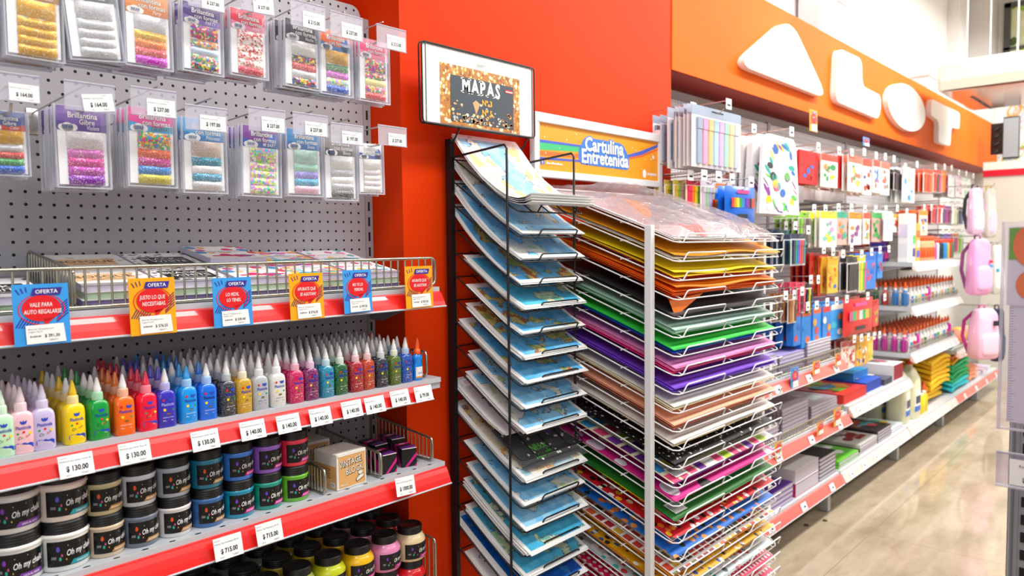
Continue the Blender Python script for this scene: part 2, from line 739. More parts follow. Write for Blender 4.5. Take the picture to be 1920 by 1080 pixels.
# childish outlines printed on the end wall
dd = MB()
rnd = random.Random(5)
for i in range(46):
    px, py = rnd.uniform(1862, 1985), rnd.uniform(190, 306)
    c = P(px, py, X=9.392)
    rr = rnd.uniform(0.035, 0.075)
    hx = rnd.choice(['e0574f', 'f0a63a', '8cc84a', '5bb7c9', 'd65aa8', 'e8884a'])
    n = 16
    sx, ph = rnd.uniform(0.5, 1.0), rnd.uniform(0, 3)
    pts = [(c.y + rr * sx * math.cos(ph + 2 * PI * k / n), c.z + rr * math.sin(2 * PI * k / n)) for k in range(n)]
    ins = [(c.y + rr * sx * 0.78 * math.cos(ph + 2 * PI * k / n), c.z + rr * 0.78 * math.sin(2 * PI * k / n)) for k in range(n)]
    x = 9.396 - 0.0003 * i
    dd.add([(x, p[0], p[1]) for p in pts + ins], [(k, (k + 1) % n, n + (k + 1) % n, n + k) for k in range(n)], M(hx, 0.6))
doo = dd.build('trim_3')
doo['kind'] = 'structure'

# ------------------------------------------------------------------ white letters of the sign
def sign_letter(pts_px, nm, label, r=0.05):
    pts = [P(x, y, Y=1.585) for x, y in pts_px]
    q = round_poly([(p.x, p.z) for p in pts], r, 6)
    cx = sum(a for a, b in q) / len(q)
    cz = min(b for a, b in q)
    m = MB()
    m.prism([(a - cx, b - cz) for a, b in q], M('fbfbfa', 0.35), flat((0, 0, 0)), (0, -1, 0), 0.035)
    o = m.build('sign_letter')
    bv = o.modifiers.new('edge', 'BEVEL')
    bv.width = 0.008
    bv.segments = 2
    bv.limit_method = 'ANGLE'
    o.location = (cx, 1.5845, cz)
    tag(o, label, 'sign letter', 'raised letters on the orange fascia')


sign_letter([(1468, 34), (1368, 122), (1540, 187)], 'a', 'large white rounded triangle standing for the letter A on the orange fascia', 0.16)
sign_letter([(1560, 92), (1605, 113), (1605, 163), (1642, 181), (1638, 225), (1555, 191)], 'l', 'white raised letter L on the orange fascia', 0.07)
sign_letter([(1690 + 35.5 * math.cos(t) + 3 * math.sin(t), 202.5 + 43.5 * math.sin(t) + 11 * math.cos(t)) for t in [2 * PI * i / 28 for i in range(28)]], 'o',
            'white raised oval letter O on the orange fascia', 0.01)
sign_letter([(1737, 186), (1791, 213), (1790, 243), (1775, 239), (1773, 275), (1750, 268), (1751, 228), (1735, 216)], 't', 'white raised letter T on the orange fascia', 0.05)

# ------------------------------------------------------------------ things high on the wall
a, b = P(1505, 24, Y=1.75), P(1562, 64, Y=1.75)
bx = thing('junction_box', 'pale grey metal box standing above the orange fascia before letter A', 'electrical box', (a.x, 1.68, EYE + 1.161))
m = MB(); m.rbox((0, -0.03, 0), (0.42, 0.1, 0.30), 0.008, M('dfe0e2', 0.4)); m.build('box_body', bx)
m = MB(); m.rbox((-0.01, -0.04, 0.27), (0.43, 0.11, 0.30), 0.006, M('d4d6d8', 0.4)); m.build('lid', bx)
c = P(1733, 150, Y=1.72)
bx = thing('junction_box', 'pale grey metal box above the orange fascia beside the air conditioner', 'electrical box', (c.x - 0.2, 1.67, EYE + 1.161))
m = MB(); m.rbox((0, -0.03, 0), (0.5, 0.1, 0.16), 0.008, M('cfd2d2', 0.4)); m.build('box_body', bx)
m = MB(); m.rbox((-0.01, -0.04, 0.14), (0.51, 0.11, 0.165), 0.006, M('c4c8c8', 0.4)); m.build('lid', bx)

# hanging air conditioner
AX = 6.0
p0, p1 = P(1756, 116, X=AX), P(1756, 170, X=AX)
ac = thing('air_conditioner', 'long white air conditioner hanging from thin rods below the ceiling', 'air conditioner', (AX, p0.y, p1.z))
hA = p0.z - p1.z
Lc = 0.66
m = MB()
prof = [(0.0, 0.06), (0.02, 0.0), (1.06, -0.01), (1.14, 0.07), (1.14, hA + 0.02), (0.05, hA), (0.0, hA - 0.04)]
rings = []
for y in (0, -0.03, -Lc + 0.1, -Lc):
    k = 0.94 if y in (0, -Lc) else 1.0
    rings.append([(0.57 + (x - 0.57) * k, y, hA / 2 + (z - hA / 2) * k) for x, z in prof])
m.loft(rings, M('d3d4c4', 0.25), smooth=False)
m.build('casing', ac)
m = MB()
for i in range(3):
    m.box((0.36 + i * 0.24, -0.165, -0.016), (0.57 + i * 0.24, -0.14, 0.002), M('1c1a18', 0.5))
m.build('vent', ac)
m = MB()
m.box((0.04, -Lc + 0.03, -0.013), (1.05, -0.03, -0.006), M('b59c86', 0.12, 0.6))  # brown reflection on the underside put into this sheet's colour
m.build('tinted_underside', ac)
for (x, y) in ((0.12, -0.16), (0.12, -0.46), (0.9, -0.16), (0.9, -0.46)):
    m = MB(); m.tube([(x, y, hA - 0.01), (x, y, 3.9 - p1.z)], 0.006, M('c9d0cc', 0.4), 6)
    m.build('hanging_rod', ac)

# flat screen at the end of the fascia
s0 = P(1880, 258, X=8.35)
tv = thing('wall_screen', 'small flat screen on a black bracket past the end of the orange fascia', 'screen', (8.35, s0.y, s0.z))
m = MB(); m.rbox((0, -0.13, -0.2), (0.05, 0.0, 0.19), 0.006, M('23272a', 0.4)); m.build('casing', tv)
m = MB(); m.box((-0.004, -0.125, -0.185), (0.0, -0.006, 0.175), M('8d9aa0', 0.15)); m.build('display', tv)
m = MB()
m.box((0.02, 0.0, -0.15), (0.06, 0.1, 0.14), BLACKW)
for k in range(4):
    m.tube([(0.02, 0.03, 0.1 - 0.07 * k), (-0.03, 0.06, 0.07 - 0.07 * k), (0.02, 0.09, 0.1 - 0.07 * k)], 0.008, BLACKW, 5)
m.build('bracket', tv)

# beige partition with a red band closing the aisle
z_top = P(1845, 307, X=8.3).z
pt = thing('display_partition', 'beige partition panel with a red band along its top at the aisle end', 'partition', (8.3, 1.52, 0))
m = MB(); m.box((0, -2.6, 0), (0.05, 0.0, z_top - 0.001), M('cfcbc0', 0.5)); m.build('panel', pt)
m = MB(); m.box((-0.012, -2.6, z_top - 0.125), (0.052, 0.003, z_top - 0.065), M('c8102e', 0.4)); m.build('red_band', pt)
m = MB(); m.box((-0.012, -2.6, z_top - 0.0645), (0.055, 0.003, z_top + 0.01), M('e0ddd4', 0.5)); m.build('top_rail', pt)

# ================================================================== paint and glitter shelving
GREY = M('9b979c', 0.45)
DECK = m_deck('b7bcc2')
RED = M('e8201c', 0.28, 0.0, 0.5)
GX0, GX1 = -0.35, 1.292
PB = 1.72
g = thing('gondola_shelving', 'grey perforated back panel of the shelving beside the red pillar', 'shelving', ((GX0 + GX1) / 2, PB, 0))
m = MB()
zt = P(655, 8, Y=PB).z
m.prism(round_poly([(GX0, 0.08), (GX1 - 0.012, 0.08), (GX1 - 0.012, zt), (GX0, zt)], 0.035), m_pegboard('b2aeb3', 0.025), flat((0, PB + 0.02, 0)), (0, -1, 0), 0.02)
m.build('back_panel', g, True)
m = MB()
m.box((GX1 - 0.012, PB - 0.004, 0.0), (GX1 + 0.012, PB + 0.05, zt - 0.03), M('a5a2a6', 0.4))
for k in range(44):
    m.box((GX1 - 0.004, PB - 0.0048, 0.1 + k * 0.042), (GX1 + 0.002, PB - 0.003, 0.125 + k * 0.042), M('0c0c0e', 0.6))
m.build('upright', g, True)


def metal_shelf(x0, x1, yf, yb, zd, label, rail=None, deck=None, rail_h=0.042, group=None, lip=0.012, rail_name='price_rail', tilt=0.012, x1r=None):
    """shelf tray whose front carries a tilted price rail; zd is the deck's top"""
    t = thing('metal_shelf', label, 'shelf', ((x0 + x1) / 2, yb, zd), 0, group)
    m = MB()
    m.box((x0, yf + 0.004, zd - 0.028), (x1, yb, zd), deck or DECK)
    m.box((x0, yf, zd - lip), (x1, yf + 0.004, zd + 0.0), M('c3c8cd', 0.35))
    m.build('deck', t, True)
    m = MB()
    for xx in (x0 + 0.003, x1 - 0.006):
        m.prism([(yf + 0.02, zd - 0.03), (yb, zd - 0.03), (yb, zd - 0.10), (yb - 0.06, zd - 0.10)], M('8c898e', 0.45), (lambda a, b, xx=xx: Vector((xx, a, b))), (1, 0, 0), 0.003)
    m.build('bracket', t, True)
    m = MB()
    x1 = x1r or x1
    z1, z0 = zd - lip + 0.002, zd - lip - rail_h
    pr = [(yf + 0.002, z1), (yf - 0.006, z1 - 0.004), (yf - 0.008 - tilt * 0.3, z1 - rail_h * 0.35), (yf - 0.010 - tilt * 0.7, z1 - rail_h * 0.7), (yf - 0.012 - tilt, z0),
          (yf - 0.006 - tilt, z0 - 0.001), (yf + 0.003, z0 + 0.012)]
    m.loft([[(x0, a, b) for a, b in pr], [(x1, a, b) for a, b in pr]], rail or RED, smooth=False)
    m.tube([(x0, yf - 0.0125 - tilt, z0), (x1, yf - 0.0125 - tilt, z0)], 0.0022, M('c9d2da', 0.3), 6)
    m.build(rail_name, t, True)
    return t


Z1, Z2, Z3, Z4 = EYE - 0.109, EYE - 0.342, EYE - 0.560, EYE - 0.890
metal_shelf(GX0, GX1, 1.43, PB, Z1, 'uppermost grey shelf with red price rail, holding the origami pads', rail_h=0.036)
metal_shelf(GX0, GX1, 1.43, PB, Z2, 'grey shelf with red price rail holding the paint and glitter bottles', rail_h=0.034, x1r=1.245)
metal_shelf(GX0, GX1, 1.42, PB, Z3, 'grey shelf with red price rail holding two layers of chalk paint jars', rail_h=0.04)
metal_shelf(GX0, GX1, 1.42, PB, Z4, 'lowest grey shelf holding the wide black-lidded paint jars', rail_h=0.04)


# ------------------------------------------------------------------ wire baskets and dividers
def wire_front(x0, x1, y, zb, zt, n, label, r=0.0022, rail=0.0035, ret=0.0, rname='wire_basket'):
    """low wire fence along a shelf front, optionally returning along the right end"""
    t = thing(rname, label, 'wire basket', ((x0 + x1) / 2, y, zb))
    m = MB()
    c = 0.014
    m.tube([(x0, y, zt), (x1 - c, y, zt), (x1 - c * 0.3, y, zt - c * 0.3), (x1, y, zt - c), (x1, y, zb + c), (x1 - c * 0.3, y, zb + c * 0.3), (x1 - c, y, zb), (x0, y, zb)], rail, CHROME, 8)
    m.build('rim', t, True)
    m = MB()
    for k in range(n):
        x = x0 + (x1 - x0) * (k + 0.5) / n
        m.tube([(x, y, zb), (x, y, zt)], r, CHROME, 5)
    m.build('wires', t, True)
    return t


def wire_divider(x, yf, yb, zb, zf, zr, n, label):
    """wire side panel across a shelf, sloping up to the back"""
    t = thing('wire_divider', label, 'shelf divider', (x, yf, zb))
    m = MB()
    c = 0.012
    m.tube([(x, yb, zb), (x, yf + c, zb), (x, yf + c * 0.3, zb + c * 0.3), (x, yf, zb + c), (x, yf, zf - c), (x, yf + c * 0.3, zf - c * 0.2), (x, yf + c, zf), (x, yb - c, zr),
            (x, yb, zr - c), (x, yb, zb)], 0.003, CHROME, 8)
    m.build('rim', t, True)
    m = MB()
    for k in range(n):
        y = yf + (yb - yf) * (k + 0.5) / n
        m.tube([(x, y, zb), (x, y, zf + (zr - zf) * (k + 0.5) / n)], 0.0018, CHROME, 5)
    m.build('wires', t, True)
    return t


wire_front(GX0, 1.285, 1.437, Z1 + 0.005, EYE - 0.035, 75, 'long low wire basket front along the uppermost shelf')
dv = P(137, 501, Y=1.445)
wire_divider(dv.x, 1.445, 1.70, Z1 + 0.003, EYE - 0.036, EYE - 0.006, 16, 'wire divider beside the tan-banded pads on the uppermost shelf')
p = P(612, 880, Y=1.428)
wire_divider(p.x - 0.004, 1.428, 1.50, Z3 + 0.003, Z3 + 0.058, Z3 + 0.062, 6, 'small wire divider between the jars and the tan stamp box')
p = P(715, 880, Y=1.428)
wire_divider(p.x, 1.428, 1.70, Z3 + 0.003, Z3 + 0.062, Z3 + 0.085, 17, 'wire divider between the tan stamp box and the pink black boxes')
p = P(812, 870, Y=1.428)
wire_divider(1.268, 1.44, 1.70, Z3 + 0.003, Z3 + 0.062, Z3 + 0.085, 17, 'wire end panel closing the jar shelf against the red pillar')
wire_divider(1.272, 1.44, 1.70, Z4 + 0.003, Z4 + 0.125, Z4 + 0.135, 15, 'wire end panel closing the lowest shelf beside the cream jar')
wire_divider(1.262, 1.45, 1.52, Z2 + 0.003, Z2 + 0.068, Z2 + 0.068, 2, 'bent chrome wire end beside the orange-capped glue bottle')

# ------------------------------------------------------------------ offer cards
def offer_card(x, y, zb, w, h, bg, lines, old, price, label, lean=0.1, rz=0.0):
    t = thing('offer_card', label, 'price card', (x, y, zb), rz, 'offer cards along the uppermost shelf')
    up = Vector((0, -math.sin(lean), math.cos(lean)))
    nrm = Vector((0, -math.cos(lean), -math.sin(lean)))

    def lay(k):
        o = nrm * (0.0011 + 0.00025 * k)
        return lambda a, b: o + Vector((a * w / 0.088, 0, 0)) + up * (b * h / 0.118)
    B = M('3a9ae4', 0.4) if bg == 'b' else M('f9a70e', 0.4)
    D = M('2a2f96', 0.4) if bg == 'b' else M('4a2a5e', 0.4)
    R = M('e0181e', 0.4)
    m = MB()
    base = lay(-4)
    m.prism([(-0.044, 0), (0.044, 0), (0.044, 0.118), (-0.044, 0.118)], B, base, nrm, 0.0009)
    def stroke(x0, y0, x1, y1, wd, k=1):
        dx, dy = x1 - x0, y1 - y0
        L = math.hypot(dx, dy)
        px, py = -dy / L * wd / 2, dx / L * wd / 2
        m.poly([(x0 + px, y0 + py), (x0 - px, y0 - py), (x1 - px, y1 - py), (x1 + px, y1 + py)], D, lay(k))
    for i in range(7):
        stroke(-0.041 + i * 0.0042, 0.036 - i * 0.0007, -0.041 + i * 0.0042 + 0.0105, 0.036 - i * 0.0007 + 0.0185 - i * 0.001, 0.0020)
    for i in range(6):
        stroke(0.023 + i * 0.0003, 0.043 + i * 0.0052, 0.042, 0.060 + i * 0.0052, 0.0020)
    for i in range(3):
        stroke(-0.0385 + i * 0.0075, 0.1085 + i * 0.002, -0.033 + i * 0.0055, 0.0985 + i * 0.002, 0.0020)
    ring = ellipse(0.0, 0.069, 0.037, 0.030, 28)
    inn = ellipse(0.0, 0.069, 0.0352, 0.0284, 28)
    pl = lay(2)
    n = 28
    vs = [pl(a, b) for a, b in ring + inn]
    m.add(vs, [(k, (k + 1) % n, n + (k + 1) % n, n + k) for k in range(n) if k not in (5, 6, 7, 8, 22, 23)], R)
    m.poly(ellipse(0.0, 0.071, 0.031, 0.0255, 28), R, lay(3))
    m.poly([(0.002, 0.050), (0.021, 0.053), (0.004, 0.036)], R, lay(3))
    m.poly([(-0.016, 0.096), (0.030, 0.096), (0.034, 0.110), (-0.012, 0.110)], M('3b2a8c', 0.4), lay(4))
    m.text('OFERTA', 0.0105, WHITE, lay(5), 0.009, 0.0995, 0.012, 0.92)
    for i, s in enumerate(lines):
        m.text(s, 0.0115, WHITE, lay(5), -0.001 + (0.003 * i), 0.074 - i * 0.0135, 0.008, 0.62, 0.08)
    m.build('card', t)
    m = MB()
    m.poly([(-0.026, 0.003), (0.036, 0.004), (0.033, 0.040), (-0.027, 0.039)], PAPER, lay(6))
    m.text('Block de 120 papeles para', 0.0042, GREYINK, lay(7), -0.023, 0.030, 0, 0.9, 0, 0, 'l')
    m.text('origami 15x15', 0.0042, GREYINK, lay(7), -0.023, 0.025, 0, 0.9, 0, 0, 'l')
    m.text(old, 0.0055, GREYINK, lay(7), -0.012, 0.0155, 0.0, 0.9)
    m.rect(-0.021, 0.0170, -0.004, 0.0176, INK, lay(8))
    m.text(price, 0.0085, INK, lay(7), 0.014, 0.0145, 0.02, 0.8)
    m.text('*280371*', 0.0045, GREYINK, lay(7), 0.016, 0.0075, 0, 0.9)
    m.build('price_slip', t)


for (tl, tr, bl, br, bg, lines, old, pr, lb) in (
    ((18, 535), (125, 530), (28, 652), (133, 641), 'b', ('VALE PARA', 'AUTO REGALARSE.'), '$ 602.00', '$ 391.30', 'blue offer card reading VALE PARA AUTO REGALARSE on the shelf rail'),
    ((240, 522), (328, 520), (246, 631), (331, 623), 'o', ('JUSTO LO QUE', 'NECESITABAS.'), '$ 887.00', '$ 576.55', 'orange offer card reading JUSTO LO QUE NECESITABAS on the shelf rail'),
    ((401, 523), (474, 518), (402, 617), (474, 608), 'b', ('LO PEDIS,', 'LO TENES.'), '$ 816.00', '$ 530.40', 'blue offer card reading LO PEDIS LO TENES on the shelf rail'),
    ((542, 514), (606, 510), (545, 602), (608, 595), 'o', ('APURATE QUE', 'SE AGOTAN!'), '$ 887.00', '$ 576.55', 'orange offer card reading APURATE QUE SE AGOTAN, price 576, on the shelf rail'),
    ((644, 507), (696, 505), (645, 590), (699, 583), 'b', ('NO TE LO', 'PIERDAS.'), '$ 919.00', '$ 597.35', 'blue offer card reading NO TE LO PIERDAS on the shelf rail'),
    ((761, 500), (813, 498), (762, 580), (812, 575), 'o', ('APURATE QUE', 'SE AGOTAN!'), '$ 919.00', '$ 597.35', 'orange offer card reading APURATE QUE SE AGOTAN, price 597, on the shelf end')):
    yy = 1.396
    q = [P(a, b, Y=yy) for a, b in (tl, tr, bl, br)]
    w = ((q[1] - q[0]).length + (q[3] - q[2]).length) / 2
    h = ((q[0] - q[2]).length + (q[1] - q[3]).length) / 2
    offer_card((q[2].x + q[3].x) / 2, yy, (q[2].z + q[3].z) / 2, w, h, bg, lines, old, pr, lb, -0.04)


# ------------------------------------------------------------------ price labels on the rails
def price_label(px, py, yy, lines, price, label, grp, w=0.056, h=0.036, lean=0.30, roll=0.0):
    c = P(px, py, Y=yy)
    up = Vector((math.sin(roll), math.sin(lean) * 1.0, math.cos(lean)))
    rt = Vector((math.cos(roll), 0, -math.sin(roll)))
    nrm = rt.cross(up).normalized()

    def lay(k):
        o = nrm * (0.0012 + 0.00025 * k)
        return lambda a, b: o + rt * a + up * b
    m = MB()
    m.prism([(-w / 2, -h / 2), (w / 2, -h / 2), (w / 2, h / 2), (-w / 2, h / 2)], PAPER, lay(-4), nrm, 0.0009)
    m.text('Linea arte', 0.0032, GREYINK, lay(1), -w * 0.46, h * 0.36, 0, 0.9, 0, 0, 'l')
    m.text(lines, 0.0046, GREYINK, lay(1), -w * 0.46, h * 0.20, 0, 0.86, 0, 0, 'l')
    m.text(price, 0.0125, INK, lay(1), 0.001, -h * 0.22, 0.03, 0.78)
    m.text('*52845*', 0.0044, GREYINK, lay(1), w * 0.22, -h * 0.42, 0, 0.9)
    m.text('12/05/21', 0.0030, GREYINK, lay(1), -w * 0.26, -h * 0.42, 0, 0.9)
    o = m.build('price_label')
    o.location = c
    tag(o, label, 'price label', grp)


for (px, py, a, b, lb) in ((143, 872, 'Plasticola para pintar Verde 40', '$ 130.00', 'white price label reading 130 below the yellow and green bottles'),
                           (253, 848, 'Plasticola para pintar Roja 40', '$ 130.00', 'white price label reading 130 below the red bottles'),
                           (385, 825, 'Plasticola para pintar Azul 40', '$ 130.00', 'white price label reading 130 below the light blue bottles'),
                           (474, 806, 'Plasticola Brillos Dorado 37 gr', '$ 140.00', 'white price label reading 140 below the gold and silver glitter bottles'),
                           (541, 794, 'Plasticola Brillos Plateado 37', '$ 140.00', 'white price label reading 140 below the white and hot pink bottles'),
                           (601, 781, 'Plasticola Brillos Fucsia', '$ 140.00', 'white price label reading 140 below the purple and teal bottles'),
                           (660, 767, 'Plasticola Brillos Rosa 37 gr', '$ 140.00', 'white price label reading 140 below the dark green bottle'),
                           (703, 759, 'Plasticola Brillos', '$ 140.00', 'white price label reading 140 below the black glitter bottle'),
                           (750, 746, 'Plasticola Brillos Verde 37', '$ 140.00', 'white price label reading 140 below the olive glitter bottle'),
                           (794, 738, 'Adhesivo', '$ 79.00', 'white price label reading 79 at the end of the bottle shelf')):
    price_label(px, py, 1.405, a, b, lb, 'price labels on the bottle shelf rail', 0.054 if px < 700 else 0.056, 0.038)
for (px, py, b, lb, ro) in ((428, 1025, '$ 715.00', 'white price label reading 715 below the tan and grey jars', 0), (505, 998, '$ 715.00', 'white price label reading 715 below the blue jars', 0),
                            (760, 911, '$ 1000.00', 'white price label below the pink and black boxes', 0.06)):
    price_label(px, py, 1.392, 'Pintura Tiza Metalizada 200 Ml', b, lb, 'price labels on the jar shelf rail', 0.058, 0.043, 0.25, ro)

# ------------------------------------------------------------------ origami pads
PADW, PADD, PADH = 0.136, 0.132, 0.0125
MCOV = {
    'bosque': m_blobs('f5f3f0', ('c99a5e', 'e2c296', 'f5f3f0', '8f8a86', 'f5f3f0'), 30.0, 0.42, 1.0, 'EUCLIDEAN', 1.4),
    'bw': m_blobs('f3f2f2', ('2a2a33', '4a4a58', 'f3f2f2', '17171c'), 62.0, 0.50, 1.0, 'MANHATTAN', 1.3),
    'floral': m_blobs('f7f5f3', ('e0206a', 'f0a81e', '2f8fc9', '3da85a', 'd83a4e', 'e35a9a', 'd8206a'), 36.0, 0.50),
    'rainbow': m_blobs('f6f1f4', ('e0308a', '2fb5cf', 'f5c63a', 'ee7f9f', '8a5ac0', 'f08a4a', 'd83a8a'), 34.0, 0.56, 0.8, 'EUCLIDEAN', 2.2),
    'ripple': m_blobs('f3eef3', ('d9307c', '2fa8c8', 'e86aa0', 'd8407a', '35b0a0', 'f0c050'), 40.0, 0.62, 1.0, 'MANHATTAN', 0.8),
}
PAGES = [M('e9e6e8', 0.7), M('d8cfe6', 0.7), M('bcd3b4', 0.7), M('8f7fae', 0.7), M('c7cdd2', 0.7), M('e8dcd0', 0.7)]
_pads = {}


def pad_mesh(kind, pg):
    k = (kind, pg)
    if k in _pads:
        return _pads[k]
    m = MB()
    w, d, h = PADW / 2, PADD, PADH
    m.box((-w + 0.001, 0.001, 0), (w - 0.001, d - 0.001, h - 0.0012), PAGES[pg])
    cv = MCOV[kind]
    m.add([(-w, 0, h + .0003), (w, 0, h + .0003), (w, d, h + .0003), (-w, d, h + .0003)], [(0, 1, 2, 3)], cv, uvs=[(0, 0), (2 * w, 0), (2 * w, d), (0, d)])
    m.box((-w, 0, h - 0.0012), (w, d, h - 0.0002), M('f4f2f0', 0.5))
    pl = flat((0, 0, h + 0.0006), (1, 0, 0), (0, 1, 0))
    p2 = flat((0, 0, h + 0.0009), (1, 0, 0), (0, 1, 0))
    if kind == 'bosque':
        m.rect(-w, 0.028, w - 0.025, 0.082, M('e9bf8e', 0.5), pl)
        m.text('BOSQUE', 0.026, M('2d2520', 0.5), p2, -0.010, 0.050, 0.004, 1.05)
        m.text('origami block', 0.011, M('6a5038', 0.5), p2, -0.008, 0.035)
    elif kind == 'bw':
        m.rect(-0.046, 0.018, 0.052, 0.088, M('131316', 0.5), pl)
        m.text('BLACK', 0.024, WHITE, p2, -0.006, 0.060, 0.006)
        m.text('AND', 0.009, WHITE, p2, 0.041, 0.062)
        m.text('WHITE', 0.024, WHITE, p2, 0.006, 0.036, 0.006)
        m.text('origami block', 0.010, WHITE, p2, 0.0, 0.023)
    else:
        m.rect(-0.042, 0.060, 0.042, 0.080, M('f7f5f3', 0.5), pl)
        m.text('ORIGAMI BLOCK', 0.0105, M('3a3a58', 0.5), p2, 0.0, 0.066)
        m.rect(-0.05, 0.018, 0.05, 0.028, M('d8206a' if kind == 'floral' else '2fb0c8', 0.5), pl)
    _pads[k] = m.mesh('origami_pad')
    return _pads[k]


PADN = {'bosque': 'white origami pad with tan title band', 'bw': 'black and white patterned origami pad', 'floral': 'origami pad with big bright flowers',
        'rainbow': 'pink and turquoise blossom origami pad', 'ripple': 'pink and teal speckled origami pad'}


PSL = math.radians(11.0)
ins = MB()
ins.prism([(1.446, Z1 + 0.0006), (1.716, Z1 + 0.0006), (1.716, Z1 + 0.0026 + 0.27 * math.tan(PSL)), (1.446, Z1 + 0.0026)], M('8f9094', 0.5), (lambda a, b: Vector((0.255, a, b))), (1, 0, 0), 0.935)
o = ins.build('sloped_shelf_insert')
tag(o, 'sloping grey insert under the origami pads on the uppermost shelf', 'shelf insert')


def pad_stack(kind, x, y, n, row, more=''):
    for i in range(n):
        zz = Z1 + 0.0032 + (y - 1.446) * math.tan(PSL) + i * (PADH + 0.0010) / math.cos(PSL)
        o = link('origami_pad', pad_mesh(kind, (i * 5 + n) % 6), None, (x + random.uniform(-.003, .003), y + random.uniform(-.001, .001), zz))
        o.rotation_euler = (PSL, 0, random.uniform(-0.03, 0.03))
        pos = 'topmost' if i == n - 1 else ('lowest' if i == 0 else ORD[i] + ' from the bottom')
        tag(o, f'{PADN[kind]}, {pos} of the {row} stack{more}', 'paper pad', 'origami pads on the uppermost shelf')


pad_stack('bw', 0.345, 1.452, 2, 'front', ' beyond the divider')
for kind, x, nf, nr in (('bosque', 0.535, 3, 3), ('bw', 0.675, 3, 3), ('floral', 0.822, 3, 4), ('rainbow', 0.965, 3, 3), ('ripple', 1.110, 3, 3)):
    pad_stack(kind, x, 1.450, nf, 'front')
    pad_stack(kind, x + 0.012, 1.584, nr, 'rear')

# ------------------------------------------------------------------ squeeze bottles
BA, BBD, BN = 0.0178, 0.0125, 3.4


def s_ring(a, b, z, n=28, e=BN):
    out = []
    for i in range(n):
        t = 2 * PI * i / n
        c, s = math.cos(t), math.sin(t)
        out.append((a * math.copysign(abs(c) ** (2 / e), c), b * math.copysign(abs(s) ** (2 / e), s), z))
    return out


def s_front(x, a=BA, b=BBD, e=BN):
    return -b * max(0.0, 1 - min(1, abs(x / a)) ** e) ** (1 / e)


def bpl(k):
    return lambda x, z: Vector((x, s_front(x) - 0.0003 - 0.0002 * k, z))


def bottle_body(kind):
    m = MB()
    body = M('ff00fe')      # replaced per object
    prof = [(0.90, 0.90, 0.0), (1.0, 1.0, 0.003), (1.0, 1.0, 0.030), (1.0, 1.0, 0.054), (0.97, 0.98, 0.060), (0.88, 0.92, 0.065), (0.70, 0.80, 0.0685), (0.50, 0.66, 0.0705)]
    m.loft([s_ring(BA * a, BBD * b, z) for a, b, z in prof], body)
    ink = M('1b35b0', 0.4) if kind != 'pale' else M('23357f', 0.4)
    tx = M('1a2fae', 0.4)
    m.mid(tx)
    RD, YL, GN, BL = M('e0182a', 0.4), M('f7d51e', 0.4), M('1f9a4a', 0.4), M('2247c0', 0.4)
    # little tulip mark
    for dx, an in ((-0.003, 0.5), (0.0, 0.0), (0.003, -0.5)):
        cx = (0.0 if kind == 'wave' else 0.0055) + dx
        q = ellipse(0, 0, 0.0016, 0.0034, 10)
        m.poly([(cx + a * math.cos(an) - b * math.sin(an), 0.0525 + a * math.sin(an) + b * math.cos(an)) for a, b in q], BL, bpl(1))
    m.text('Plasticola', 0.0082, tx, bpl(2), 0.0, 0.0415, 0.014, 0.74)
    if kind == 'wave':
        for (x, z, c, r) in ((-0.0085, 0.0345, GN, 0.0020), (0.0, 0.0365, RD, 0.0022), (0.0095, 0.0340, YL, 0.0026)):
            m.poly(ellipse(x, z, r, r * 0.95, 8), c, bpl(1))
        for i, (ch, c) in enumerate(zip('Color', (INK, GN, YL, RD, INK))):
            m.text(ch, 0.0075, c, bpl(2), -0.0075 + i * 0.0037, 0.0245 + i * 0.0009, 0.01, 0.75, 0.2)
        pts = [(-0.0135, 0.0095), (0.0135, 0.0095), (0.0135, 0.0165), (0.009, 0.0185), (0.0045, 0.0170), (0, 0.0190), (-0.0045, 0.0172), (-0.009, 0.0188), (-0.0135, 0.0165)]
        m.poly(pts, BL, bpl(1))
        m.text('40 g', 0.003, WHITE, bpl(2), 0.006, 0.0115)
    else:
        for (x, z, c, r) in ((-0.0075, 0.0525, RD, 0.0028), (-0.006, 0.0340, YL, 0.0032), (0.0095, 0.0335, GN, 0.0024)):
            m.poly([(x + r * (1.0 if i % 2 else 0.72) * math.cos(2 * PI * i / 14), z + r * (1.0 if i % 2 else 0.72) * math.sin(2 * PI * i / 14)) for i in range(14)], c, bpl(1))
        m.poly(ellipse(0.001, 0.0262, 0.0040, 0.0018, 14), INK, bpl(1))
        m.text('Color', 0.0026, YL, bpl(2), 0.001, 0.0253, 0.01)
        m.text('adhesivo vinilico', 0.0030, WHITE if kind != 'pale' else ink, bpl(2), 0.0, 0.0185)
        m.text('40 g', 0.0034, WHITE if kind != 'pale' else ink, bpl(2), -0.007, 0.0125)
        m.text('CE', 0.0030, WHITE if kind != 'pale' else ink, bpl(2), 0.007, 0.0125)
    return m.mesh('paint_bottle_body')


BODY = {k: bottle_body(k) for k in ('wave', 'std', 'pale')}
m = MB()
capm, nozm = M('ff00fd'), M('ff00fc')
m.lathe([(0.0087, 0.0), (0.0089, 0.001), (0.0086, 0.0135), (0.0080, 0.0148), (0.003, 0.0150)], capm, 16)
for i in range(16):
    t = 2 * PI * i / 16
    m.box((0.0084, -0.0006, 0.001), (0.0091, 0.0006, 0.0125), capm, Matrix.Rotation(t, 4, 'Z'))
CAP = m.mesh('bottle_cap')
m = MB()
m.lathe([(0.0062, 0.0), (0.0068, 0.002), (0.0066, 0.006), (0.0048, 0.013), (0.0030, 0.022), (0.0017, 0.026), (0.0008, 0.0268)], nozm, 12)
NOZ = m.mesh('bottle_nozzle')


